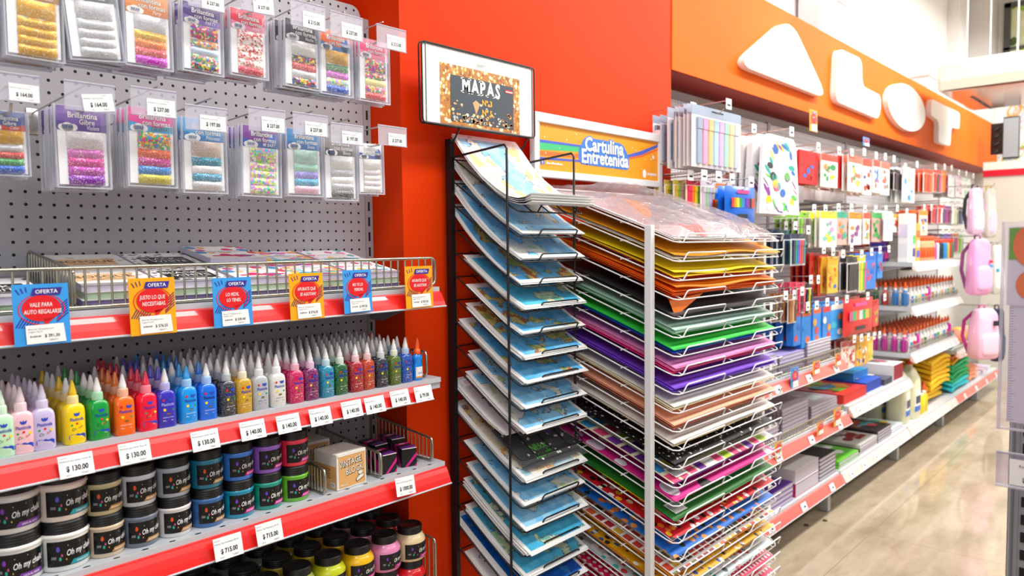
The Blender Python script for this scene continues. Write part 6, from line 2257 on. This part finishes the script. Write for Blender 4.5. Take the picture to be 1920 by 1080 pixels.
# ------------------------------------------------------------------ flat goods on the basket and base shelves
def book(x0, x1, y0, y1, z, h, cover, label, name='notebook', cat='notebook', grp=None, pages='e9e6e2', motif=None, coil=False, rz=0.0):
    cx, cy = (x0 + x1) / 2, (y0 + y1) / 2
    t = thing(name, label, cat, (cx, cy, z), rz, grp)
    w, d = (x1 - x0) / 2, (y1 - y0) / 2
    m = MB()
    m.box((-w + 0.003, -d + 0.002, 0.0012), (w - 0.002, d - 0.002, h - 0.0012), M(pages, 0.7))
    m.build('pages', t)
    m = MB()
    cm = M(cover, 0.35)
    m.box((-w, -d, 0), (w, d, 0.0012), cm)
    m.box((-w, -d, h - 0.0012), (w, d, h), cm)
    if not coil:
        m.box((-w - 0.001, -d, 0), (-w + 0.001, d, h), cm)
    fl = lambda k: flat((0, 0, h + 0.0003 + 0.0003 * k), (1, 0, 0), (0, 1, 0))
    r = random.Random(int(x0 * 1000 + z * 3000))
    motif = (motif or []) * (3 if name == 'game_box' or 'magazine' in label or 'activity' in label or 'maroon' in label else 1)
    for i, mc in enumerate(motif):
        if i % 3 == 0:
            a, b = r.uniform(-.7, .1) * w, r.uniform(-.7, .3) * d
            m.rect(a, b, a + r.uniform(.4, .9) * w, b + r.uniform(.2, .6) * d, M(mc, 0.4), fl(i))
        else:
            m.poly(ellipse(r.uniform(-.5, .5) * w, r.uniform(-.5, .5) * d, .25 * w, .22 * d, 12), M(mc, 0.4), fl(i))
    m.build('cover', t)
    if coil:
        m = MB()
        n = 14
        for i in range(n):
            y = -d + 2 * d * (i + 0.5) / n
            rr_ = h * 0.46
            m.tube([(-w + rr_ * 0.3 + rr_ * math.cos(q), y, h / 2 + rr_ * math.sin(q)) for q in [2 * PI * k / 8 for k in range(8)]], 0.0010, M('2a2a30', 0.3, 0.6), 4, True)
        m.build('spiral', t)
    return t


def stack(sh, x0, x1, n, h, cover, motif, desc, y0=1.33, y1=1.58, coil=True, grp='stacked notebooks on the long shelving', pages='bdb6c2', z0=None, name='notebook', cat='notebook', alt=None):
    z = (SH[sh][2] if z0 is None else z0) + 0.0006
    for i in range(n):
        dx = random.uniform(-.003, .003)
        c = cover if (i == n - 1 or alt is None) else alt[i % len(alt)]
        pos = 'topmost of its stack' if i == n - 1 else ('lowest of its stack' if i == 0 else ORD[i] + ' from the bottom of its stack')
        book(x0 + dx, x1 + dx, y0, y1, z, h, c, f'{desc}, {pos}', name, cat, grp, pages, motif if i == n - 1 else None, coil)
        z += h + 0.0008
    return z


stack('A', 2.90, 3.16, 6, 0.016, 'b0a4d8', ['cfc8ec', '9a8cc8'], 'lavender spiral notebook beside the white card rack')
stack('A', 3.19, 3.46, 5, 0.016, 'a99cd6', ['c8c0ea', 'd8d0f0'], 'violet spiral notebook in the upper basket')
stack('A', 3.50, 3.80, 7, 0.015, 'e6dfe6', ['7ad0d8', 'f0a0c0', 'c8b8e8'], 'white spiral pad in the upper basket', alt=['b8b0c0', 'd0c8d4'])
stack('B', 2.90, 3.18, 5, 0.016, 'd8c8d4', ['e8a0c0', '8ac8e0', 'f2e8ee'], 'pinkish spiral notebook in the middle basket')
stack('B', 3.22, 3.52, 8, 0.016, 'c2b4c4', ['d8c8d8', 'f0e0ec'], 'mauve spiral notebook in the middle basket', alt=['8a8090', 'a89aa8'])
stack('B', 3.56, 3.90, 6, 0.014, 'b4aab4', ['c8d8d0', 'e0d8e0'], 'grey spiral notebook in the middle basket', alt=['9a929a'])
# base shelf
stack('b1', 2.98, 3.31, 4, 0.020, '5a2a9a', ['8a3ac0', '3a1a7a', 'b05ad0'], 'purple spiral notebook on the base shelf', y0=1.315, y1=1.56)
stack('b1', 3.335, 3.62, 2, 0.062, 'f0eef0', ['e8a02a', '4a4a5a', 'c8c4cc'], 'thick white boxed notebook with orange spots', y0=1.315, y1=1.57, coil=False, alt=['b01a4a'])
stack('b1', 3.635, 3.85, 6, 0.018, '26242a', ['c85a4a', '3a383e'], 'black spiral notebook with a red mark', y0=1.315, y1=1.55)
stack('b2', 3.90, 4.20, 2, 0.018, '6ac03a', ['f2f4f0', 'e8e8e8'], 'white and green activity book', y0=1.315, y1=1.56, coil=False)
stack('b2', 4.22, 4.52, 3, 0.018, 'c8c4c0', ['8a1a22', 'e8e4e0', '7a1f2a'], 'grey book with maroon checks', y0=1.315, y1=1.57, coil=False, alt=['d8d4d0', '2a2226'])
stack('b2', 4.54, 4.80, 4, 0.016, '3a3034', ['2aa0b0', 'e8602a', 'd83a4a'], 'dark magazine with bright pictures', y0=1.32, y1=1.58, coil=False)
stack('b2', 4.81, 5.04, 2, 0.014, 'd8e4ea', ['e8c03a', '2aa88a', 'e88ab0'], 'pale magazine with yellow and green pictures', y0=1.32, y1=1.58, coil=False)

# game boxes on the shelf with the pale rail
zc_ = SH['C'][2] + 0.0006
bk = lambda *a, **k: book(*a, **k)
bk(4.00, 4.36, 1.33, 1.66, zc_, 0.05, 'd8301e', 'red box lid with yellow and blue figures', 'game_box', 'box', 'bright game boxes', 'c8281e', ['f2b81e', 'f0c82a', '2a8ac8', '8ac83a', 'f2a01e', '5ac0d8'])
bk(4.39, 4.66, 1.34, 1.66, zc_, 0.055, '2a5ac0', 'blue box lid with pink and yellow stripes', 'game_box', 'box', 'bright game boxes', '1a3a9a', ['e0309a', 'f2d02a', '3a9ae0', 'e8602a', 'f0f0ea'])
bk(4.68, 4.84, 1.33, 1.64, zc_, 0.035, '4a4a58', 'dark grey box lid with white lettering shapes', 'game_box', 'box', 'bright game boxes', '3a3a46', ['e8e8ee', '8a8a9a'])
bk(4.86, 5.06, 1.33, 1.69, zc_, 0.095, 'f0ecee', 'white topped maroon box at the shelf end', 'game_box', 'box', 'bright game boxes', '8a1428', ['8a8a94', '3a3a44', 'c8b8c0', 'd84a6a'])
bk(4.42, 4.68, 1.42, 1.69, zc_ + 0.0565, 0.04, '3a9ad8', 'sky blue box on the striped blue box', 'game_box', 'box', 'bright game boxes', '2a7ac0', ['1a5aa8', 'e8e8ee'])
for i in range(4):
    t = thing('craft_carton', f'lime green carton, {ORD[i]} of the row standing behind the red box lid', 'box', (3.985 + i * 0.052, 1.672, zc_), 0, 'lime green cartons')
    m = MB(); m.rbox((-0.024, -0.004, 0), (0.024, 0.034, 0.15), 0.002, M('8ad01e', 0.4), 1, smooth=False)
    m.rect(-0.014, 0.05, 0.014, 0.085, M('f2f4ea', 0.4), flat((0, -0.0045, 0)))
    m.poly(ellipse(0, 0.067, 0.009, 0.011, 10), M('e86a3a', 0.4), flat((0, -0.005, 0)))
    m.build('carton', t)
    m = MB(); m.box((-0.024, -0.0035, 0.15), (0.024, 0.034, 0.1515), M('6ab014', 0.4)); m.build('lid', t)

# goods on the uppermost white-railed shelf
z1_ = SH['s1'][2] + 0.0006


def carton(x, y, w, d, h, col, bands, label, name='craft_carton'):
    t = thing(name, label, 'box', (x, y, z1_), 0, 'cartons on the uppermost white-railed shelf')
    m = MB(); m.rbox((-w / 2, 0, 0), (w / 2, d, h), 0.002, M(col, 0.4), 1, smooth=False)
    for i, b in enumerate(bands):
        m.rect(-w * .42, h * (.1 + .8 * i / len(bands)), w * .42, h * (.1 + .8 * (i + .7) / len(bands)), M(b, 0.4), flat((0, -0.0004, 0)))
        m.rect(-d * .42, h * (.1 + .8 * i / len(bands)), d * .42, h * (.1 + .8 * (i + .7) / len(bands)), M(b, 0.4), flat((-w / 2 - 0.0004, d / 2, 0), (0, -1, 0), (0, 0, 1)))
    m.build('carton', t)
    m = MB(); m.box((-w / 2 + .001, 0.001, h), (w / 2 - .001, d - .001, h + 0.0012), M('f2f0ee', 0.5)); m.build('lid', t)


carton(5.15, 1.33, 0.075, 0.06, 0.30, 'f4f4f6', ['e8e8f0', 'd8d0e8'], 'tall plain white carton at the near end of the shelf')
carton(5.24, 1.33, 0.07, 0.06, 0.30, 'eef0f4', ['2a3a7a', '3ac060', 'f4f4f8'], 'tall white carton with navy and green bands')
carton(5.34, 1.33, 0.085, 0.06, 0.24, 'f0b03a', ['2a5ac0', 'f4ece0', 'e8601e'], 'orange carton with blue and white bands')
carton(5.14, 1.46, 0.09, 0.09, 0.21, '6a2a8a', ['e84a9a', '2a3a9a', 'd83a5a'], 'purple carton behind the tall white one')
carton(5.14, 1.58, 0.09, 0.09, 0.19, 'e8501e', ['f0a02a', '8a2a1e', 'e8601e'], 'red orange carton deepest on the shelf end')
m = MB()
m.lathe([(0.030, 0), (0.033, 0.004), (0.033, 0.105), (0.026, 0.125), (0.024, 0.130)], M('f0a878', 0.3), 14)
m.lathe([(0.0335, 0.02), (0.0338, 0.0205), (0.0338, 0.085), (0.0335, 0.0855)], M('f0581e', 0.4), 14)
m.lathe([(0.025, 0.130), (0.026, 0.132), (0.025, 0.158), (0.022, 0.160), (0.001, 0.160)], M('f0501a', 0.35), 14)
OJ = m.mesh('orange_bottle')
for i in range(4):
    for j in range(2):
        o = link('orange_bottle', OJ, None, (5.46 + i * 0.075, 1.345 + j * 0.08, z1_))
        tag(o, f'{ORD[i]} orange bottle from the cartons, ' + ('at the shelf edge' if j == 0 else 'behind another'), 'bottle', 'orange bottles on the uppermost white-railed shelf')
m = MB()
m.lathe([(0.018, 0), (0.02, 0.003), (0.02, 0.10), (0.014, 0.115)], M('ff00f5'), 10)
m.lathe([(0.014, 0.114), (0.015, 0.116), (0.014, 0.140), (0.001, 0.142)], M('e8401a', 0.35), 10)
SB = m.mesh('small_bottle')
for i, (c, nm) in enumerate((('d83ac0', 'magenta'), ('f2e8f0', 'white'), ('1a3a4a', 'dark teal'), ('2a2a4a', 'navy'), ('1a8ad0', 'blue'), ('2a9ac8', 'sky blue'), ('e8b03a', 'yellow'), ('c83a3a', 'red'), ('3a9a5a', 'green'))):
    o = link('small_bottle', SB, None, (5.79 + i * 0.06, 1.345, z1_))
    own_mats(o, [M(c, 0.3)])
    tag(o, f'{nm} small bottle with red cap on the uppermost white-railed shelf', 'bottle', 'small bottles on the uppermost white-railed shelf')

# green and salmon bits in the short shelf's basket
z4_ = SH['s4'][2] + 0.0006
for i, (c, nm) in enumerate((('1fc06a', 'green'), ('2ab8c0', 'turquoise'), ('f08a6a', 'salmon'), ('f0c04a', 'yellow'), ('e8a08a', 'peach'))):
    m = MB()
    m.loft([s_ring(0.075 * a, 0.06 * a, z, 14, 2.4) for a, z in ((0.7, 0), (1, 0.02), (0.95, 0.07), (0.6, 0.105), (0.2, 0.115))], M(c, 0.5))
    o = m.build('foam_ball_bag')
    o.location = (6.42 + i * 0.165, 1.40 + 0.02 * (i % 2), z4_)
    tag(o, f'{nm} bag of soft shapes in the basket below the backpacks', 'bag', 'soft bags in the short shelf basket')

# jugs, small bottles and folded cloths on the base shelf
zb3 = SH['b3'][2] + 0.0006


def jug(x, y, rz, label):
    t = thing('glue_jug', label, 'jug', (x, y, zb3), rz, 'large cream jugs on the base shelf')
    CRM = M('e2e0c0', 0.35)
    m = MB()
    m.loft([s_ring(0.075 * a, 0.062 * b, z, 24, 4) for a, b, z in ((.95, .95, 0), (1, 1, 0.006), (1, 1, 0.22), (0.93, 0.93, 0.26), (0.55, 0.6, 0.31), (0.26, 0.30, 0.335), (0.24, 0.28, 0.35))], CRM)
    m.rect(-0.055, 0.05, 0.055, 0.20, M('f0efe6', 0.4), lambda a, b: Vector((a, s_front(a, 0.075, 0.062, 4) - 0.001, b)), 6)
    m.rect(-0.055, 0.05, 0.055, 0.085, M('1a6ac8', 0.4), lambda a, b: Vector((a, s_front(a, 0.075, 0.062, 4) - 0.0015, b)), 6)
    m.rect(-0.045, 0.10, 0.045, 0.15, M('2a3a5a', 0.4), lambda a, b: Vector((a, s_front(a, 0.075, 0.062, 4) - 0.0015, b)), 6)
    m.build('jug_body', t)
    m = MB()
    m.tube([(0.055, 0, 0.20), (0.085, 0, 0.23), (0.085, 0, 0.28), (0.05, 0, 0.315), (0.018, 0, 0.325)], 0.012, CRM, 8)
    m.build('handle', t)
    m = MB()
    m.lathe([(0.021, 0.348), (0.022, 0.350), (0.021, 0.372), (0.018, 0.375), (0.001, 0.375)], M('e8401e', 0.35), 14)
    m.build('cap', t)


jug(5.17, 1.385, 0.05, 'cream jug at the near end of the base shelf')
jug(5.36, 1.375, -0.05, 'cream jug with red cap beside the yellow bottles')
jug(5.19, 1.53, 0.0, 'cream jug standing behind the near one')
for i, (c, nm, h) in enumerate((('f4c81e', 'yellow', .15), ('f0d83a', 'lemon yellow', .13), ('f2c020', 'deep yellow', .14), ('f0661a', 'orange', .19))):
    t = thing('paint_pot', f'{nm} tall paint bottle beside the cream jug', 'bottle', (5.49 + i * 0.06, 1.345 + 0.02 * (i == 3), zb3), 0, 'yellow paint bottles on the base shelf')
    m = MB(); m.lathe([(0.022, 0), (0.025, 0.004), (0.025, h * 0.8), (0.012, h * 0.9)], M(c, 0.3), 14); m.build('bottle_body', t)
    m = MB(); m.lathe([(0.013, h * 0.9), (0.014, h * 0.91), (0.012, h), (0.001, h)], M('f4f0e4' if i < 3 else 'e8501a', 0.35), 12); m.build('cap', t)


def cloth(x0, x1, y0, y1, z, col, label, ph, sg=0.02):
    m = MB()
    prof = []
    for t in range(10):
        u = t / 9
        y = y1 + (y0 - y1) * u
        prof.append((y - y0, 0.028 + 0.016 * math.sin(PI * u) - 0.02 * u ** 3))
    m.slab(prof, -(x1 - x0) / 2, (x1 - x0) / 2, 0.020, M(col, 0.75), 12, lambda u, v: 0.004 * math.sin(u * 6 + ph) * (0.3 + v) - sg * 0.6 * (2 * u - 1) ** 4)
    o = m.build('folded_cloth')
    o.location = ((x0 + x1) / 2, y0, z)
    tag(o, label, 'cloth', 'folded cloths on the base shelf')


for i in range(9):
    pos = 'topmost' if i == 8 else ('lowest' if i == 0 else ORD[i] + ' from the bottom')
    cloth(5.74 + 0.01 * (i % 2), 6.26, 1.33 + (0.0 if i > 2 else 0.05), 1.70, zb3 + 0.036 + i * 0.035, 'f0b80a' if i % 2 else 'f4c41a', f'yellow folded cloth, {pos} of the yellow stack', i * 1.3)
zb4 = SH['b4'][2] + 0.0006
for i in range(9):
    pos = 'topmost' if i == 8 else ('lowest' if i == 0 else ORD[i] + ' from the bottom')
    c, nm = [('1fb8c8', 'turquoise'), ('2ac8c8', 'aqua'), ('1fb06a', 'green'), ('22bc70', 'bright green'), ('1fb06a', 'green'), ('2ac47a', 'mint green'), ('f0b81a', 'yellow'), ('f08a6a', 'salmon'), ('1fb866', 'leaf green')][i]
    cloth(6.36, 6.90, 1.33, 1.68, zb4 + 0.036 + i * 0.035, c, f'{nm} folded cloth, {pos} of the green stack', i * 1.9)
for i in range(3):
    cloth(6.95, 7.22, 1.33, 1.66, zb4 + 0.036 + i * 0.035, 'f09a7a', f'salmon folded cloth, {["lowest", "middle", "topmost"][i]} of the salmon stack', i)
for i in range(3):
    book(7.28 + i * 0.2, 7.44 + i * 0.2, 1.34, 1.55, zb4, 0.03, ['e8dcec', 'd8b0c4', 'c8c0d8'][i], f'{["white", "pink", "lilac"][i]} box on the last base shelf below the backpacks', 'flat_box', 'box', None, 'e0d8e0', ['f0a0c0'])


# ------------------------------------------------------------------ backpacks
def superell(a, b, c, n1, nu=20, nv=12):
    rings = []
    for j in range(nv + 1):
        v = -PI / 2 + PI * j / nv
        cv, sv = max(0.02, math.cos(v)) ** n1, math.copysign(abs(math.sin(v)) ** n1, math.sin(v))
        rings.append([(a * cv * math.copysign(abs(math.cos(t)) ** n1, math.cos(t)), b * cv * math.copysign(abs(math.sin(t)) ** n1, math.sin(t)), c * sv) for t in [2 * PI * i / nu for i in range(nu)]])
    return rings


def backpack(px0, py0, px1, py1, y, col, col2, label, rz=-0.5, marks=(), strap='2a2a34'):
    c = P((px0 + px1) / 2, (py0 + py1) / 2, Y=y)
    dep = c.dot(_F) - EYE * _F.z
    w, h = (px1 - px0) / FPX * dep, (py1 - py0) / FPX * dep
    t = thing('backpack', label, 'backpack', (c.x, y, c.z - h / 2), rz, 'backpacks at the end of the long shelving')
    w = min(w * 1.0, 0.34)
    a, b, hh = w / 2, w * 0.27, h / 2
    m = MB()
    m.loft([[(x * (1 - 0.14 * max(0, z / hh)) * (1 + 0.02 * math.sin(9 * z / hh + 5 * yy / b)), yy * (1 - 0.25 * z / hh) + 0.004 * math.sin(11 * z / hh + 30 * x), z + hh) for x, yy, z in r] for r in superell(a, b, hh, 0.42, 28, 18)], M(col, 0.75))
    m.tube([(a * 0.97 * math.cos(q), -b * 0.15, hh + hh * 0.93 * math.sin(q)) for q in [PI * (0.02 + 0.96 * k / 14) for k in range(15)]], 0.006, M(col2, 0.5), 6)
    m.build('bag_body', t)
    m = MB()
    m.loft([[(x, yy - b * 0.85, z + hh * 0.62) for x, yy, z in r] for r in superell(a * 0.84, b * 0.46, hh * 0.44, 0.45)], M(col2, 0.7))
    m.tube([(a * 0.75 * math.cos(q), -b * 1.12, hh * 0.72 + hh * 0.30 * math.sin(q)) for q in [PI * k / 10 for k in range(11)]], 0.004, M(strap, 0.5), 5)
    for (x, z, s, mc) in marks:
        m.box((x * a - s, -b * 1.05 - 0.012, z * hh * 2 - s), (x * a + s, -b * 1.0, z * hh * 2 + s), M(mc, 0.5))
    m.build('front_pocket', t)
    for s in (-1, 1):
        m = MB()
        m.tube([(s * a * 0.45, b * 0.8, h * 0.92), (s * a * 0.75, b * 1.55, h * 0.75), (s * a * 0.85, b * 1.6, h * 0.45), (s * a * 0.75, b * 0.9, h * 0.12)], 0.012, M(strap, 0.7), 6)
        m.build('shoulder_strap', t)
    m = MB()
    m.tube([(-0.03, b * 0.3, h * 0.96), (-0.025, b * 0.35, h * 1.06), (0.025, b * 0.35, h * 1.06), (0.03, b * 0.3, h * 0.96)], 0.006, M(strap, 0.7), 6)
    m.build('grab_handle', t)
    hk = thing('bag_hook', f'chrome hook holding the {label}', 'display hook', (c.x, PB, c.z + h / 2 + h * 0.05), 0, 'hooks holding the backpacks')
    m = MB(); m.tube([(0, -0.0005, 0), (0, y - PB - 0.02, 0.0), (0, y - PB - 0.03, 0.02)], 0.004, HOOKM, 6); m.build('arm', hk)


backpack(1814, 352, 1844, 440, 1.18, 'e6c4e2', 'f2dcf0', 'pale pink and lilac backpack hanging highest, nearer the packs', -0.5, (), '2a2a34')
backpack(1842, 354, 1868, 446, 1.16, 'd8d4cc', 'e8c4e0', 'cream and pink backpack hanging highest, beside the partition', -0.4, (), 'c8b04a')
backpack(1812, 448, 1858, 554, 1.16, 'eaa4d4', 'f0b8de', 'bright pink backpack with coloured dots hanging in the middle', -0.5, ((0.6, 0.6, 0.01, 'd8304a'), (0.6, 0.52, 0.01, '2aa0c8'), (0.0, 0.35, 0.012, '4a8a8a')), '8a3a7a')
backpack(1853, 460, 1882, 552, 1.16, 'dcdcd4', 'e6e6de', 'white and grey backpack hanging in the middle beside the partition', -0.4, ((-0.6, 0.5, 0.012, '3ab0d8'),), '9a9a9a')
backpack(1816, 578, 1872, 674, 1.14, 'f0bcd8', 'f4cade', 'pale pink backpack with a dark patch hanging lowest', -0.5, ((0.35, 0.72, 0.018, '1f2430'),), 'c02a8a')
backpack(1856, 578, 1884, 678, 1.22, '1a2440', '22305a', 'navy backpack behind the lowest pink one', -0.4, (), '0f1628')

# offer tags clipped to hooks and rails of the long shelving
for (tl, tr, bl, br, bg, lines, lb, yy) in (((1517, 205), (1532, 207), (1518, 246), (1532, 248), 'o', ('OFERTA', ''), 'orange offer tag clipped below the fascia above the painting bag', 1.36),
                                           ((1619, 257), (1631, 259), (1618, 273), (1630, 275), 'b', ('OFERTA', ''), 'small blue offer tag clipped below the fascia', 1.36),
                                           ((1484, 690), (1498, 688), (1483, 730), (1497, 724), 'b', ('LO PEDIS,', 'LO TENES.'), 'blue offer card on the upper basket shelf rail', 1.275),
                                           ((1526, 678), (1539, 675), (1524, 703), (1537, 699), 'o', ('JUSTO LO QUE', 'NECESITABAS.'), 'orange offer card midway along the upper basket shelf', 1.275),
                                           ((1567, 663), (1578, 661), (1566, 687), (1577, 683), 'o', ('APURATE', ''), 'orange offer card at the end of the upper basket shelf', 1.275),
                                           ((1561, 770), (1574, 767), (1563, 800), (1577, 795), 'o', ('APURATE', ''), 'orange offer card at the end of the middle basket shelf', 1.275),
                                           ((1534, 792), (1546, 789), (1532, 817), (1544, 812), 'o', ('NO TE LO', ''), 'orange offer card midway along the middle basket shelf', 1.275),
                                           ((1454, 830), (1467, 826), (1453, 860), (1466, 855), 'o', ('OFERTA', ''), 'orange offer card on the middle basket shelf beside the card rack', 1.275)):
    q = [P(a, b, Y=yy) for a, b in (tl, tr, bl, br)]
    w = ((q[1] - q[0]).length + (q[3] - q[2]).length) / 2
    h = ((q[0] - q[2]).length + (q[1] - q[3]).length) / 2
    offer_card((q[2].x + q[3].x) / 2, yy, (q[2].z + q[3].z) / 2, w, h, bg, [s for s in lines if s], '$ 887', '$ 576', lb, -0.02)

# ------------------------------------------------------------------ end of the opposite shelving, close to the camera
FX = 1.57
ya, yb_ = P(1886, 1040, X=FX).y, P(1906, 1040, X=FX).y
zt_ = P(1893, 425, X=FX).z
ec = thing('end_shelving', 'grey perforated end panel of the opposite shelving with slotted upright', 'shelving', (FX, ya, 0))
m = MB()
m.box((FX, yb_, 0), (FX + 0.035, ya, zt_), M('8f8f94', 0.4))
m.box((FX - 0.0015, yb_ + 0.006, 0), (FX + 0.001, yb_ + 0.009, zt_), M('6a6a70', 0.4))
m.box((FX - 0.0015, yb_ + 0.012, 0), (FX + 0.001, yb_ + 0.014, zt_), M('a8a8ad', 0.4))
m.build('upright', ec, True)
m = MB()
m.box((FX + 0.006, yb_ - 0.6, 0), (FX + 0.02, yb_, zt_ - 0.02), M('9a9a9e', 0.4))
for i in range(34):
    z = 0.2 + i * 0.032
    m.box((FX + 0.0045, yb_ - 0.022, z), (FX + 0.007, yb_ - 0.004, z + 0.018), M('101014', 0.6))
m.build('slotted_panel', ec, True)
KX = 1.40
a, b = P(1879, 416, X=KX), P(1869, 803, X=KX)
rp = thing('ruler_packet', 'clear packet with a plastic ruler and orange and green header on the end panel', 'packet', (KX, (a.y + b.y) / 2, b.z))
HP, WP = a.z - b.z, 0.085
side = lambda k: flat((-0.0006 * k, 0, 0), (0, -1, 0), (0, 0, 1))
m = MB()
m.box((0.0, -WP, 0.0), (0.0015, 0, HP), m_clear('f8f6fa', 0.08))
m.box((-0.002, -0.004, 0), (0.0035, 0.0, HP), m_clear('f2f0f6', 0.30))
m.box((-0.002, -WP, 0), (0.0035, 0, 0.003), m_clear('f2f0f6', 0.30))
m.build('clear_pouch', rp)
m = MB()
m.box((0.0022, -WP + 0.006, HP * 0.60), (0.003, -0.008, HP - 0.008), M('f4f2f4', 0.4))
m.rect(0.010, HP * 0.82, 0.030, HP * 0.97, M('7ac01e', 0.4), side(-2.5))
m.poly(ellipse(0.036, HP * 0.885, 0.021, HP * 0.095, 22), M('f0701a', 0.4), side(-1.5))
m.poly(ellipse(0.052, HP * 0.88, 0.018, HP * 0.065, 18), M('4a3a8a', 0.4), side(-0.5))
m.poly(ellipse(0.040, HP * 0.70, 0.020, HP * 0.07, 18), M('f0701a', 0.4), side(-1.5))
m.build('header_card', rp)
m = MB()
m.box((0.004, -WP + 0.008, 0.012), (0.0065, -0.012, HP * 0.78), M('f0eef4', 0.3))
for i in range(60):
    z = 0.016 + i * (HP * 0.75 / 60)
    m.rect(0.013, z, 0.018 if i % 5 else 0.022, z + 0.0006, M('6a6a80', 0.4), flat((0.0038, 0, 0), (0, -1, 0), (0, 0, 1)))
m.build('ruler', rp)
QX = 1.36
a, b = P(1868, 846, X=QX), P(1868, 908, X=QX)
ph_ = thing('price_holder', 'clear price holder below the ruler packet on the end panel', 'price tag', (QX, a.y, b.z))
hh = a.z - b.z
m = MB(); m.box((0, -0.085, 0), (0.001, 0, hh), m_clear('e6e3ee', 0.14)); m.tube([(0, 0, hh), (0, -0.085, hh)], 0.002, m_clear('d9d6e4', 0.25), 6); m.tube([(0, 0, 0), (0, -0.085, 0)], 0.0025, m_clear('eeeef4', 0.4), 6)
m.build('clear_sleeve', ph_)
m = MB()
pl = flat((-0.0012, 0, 0), (0, -1, 0), (0, 0, 1))
p2 = flat((-0.0016, 0, 0), (0, -1, 0), (0, 0, 1))
m.rect(0.018, 0.004, 0.08, hh * 0.85, PAPER, pl)
m.text('Regla 30 cm', 0.006, GREYINK, p2, 0.045, hh * 0.62)
m.text('$ 95.00', 0.010, INK, p2, 0.050, hh * 0.2, 0.02)
m.build('price_slip', ph_)
hk = thing('peg_hook', 'chrome hook carrying the ruler packet on the end panel', 'display hook', (FX + 0.006, rp.location.y - 0.04, rp.location.z + HP - 0.012))
m = MB(); m.tube([(0, 0, 0), (KX - FX - 0.03, 0, 0), (KX - FX - 0.04, 0, 0.012)], 0.0025, HOOKM, 6); m.tube([(0, 0, 0.02), (QX - FX + 0.02, 0, 0.03)], 0.0022, HOOKM, 6); m.build('arm', hk)
hk = thing('peg_hook', 'chrome arm carrying the price holder below the ruler packet', 'display hook', (FX + 0.006, ph_.location.y - 0.04, ph_.location.z + hh))
m = MB(); m.tube([(0, 0, 0), (QX - FX - 0.006, 0, 0)], 0.0022, HOOKM, 6); m.build('arm', hk)

# two scraps on the floor under the base shelf
for (px, py, lb) in ((1512, 984, 'small dark scrap on the floor under the base shelf'), (1547, 975, 'small dark scrap on the floor beside the leg of the base shelf')):
    c = P(px, py, Z=0.004)
    m = MB(); m.lathe([(0.010, 0), (0.012, 0.002), (0.010, 0.005), (0.002, 0.006)], M('4a3a1e', 0.7), 9)
    o = m.build('floor_scrap'); o.location = (c.x, c.y, 0.0003); tag(o, lb, 'scrap')
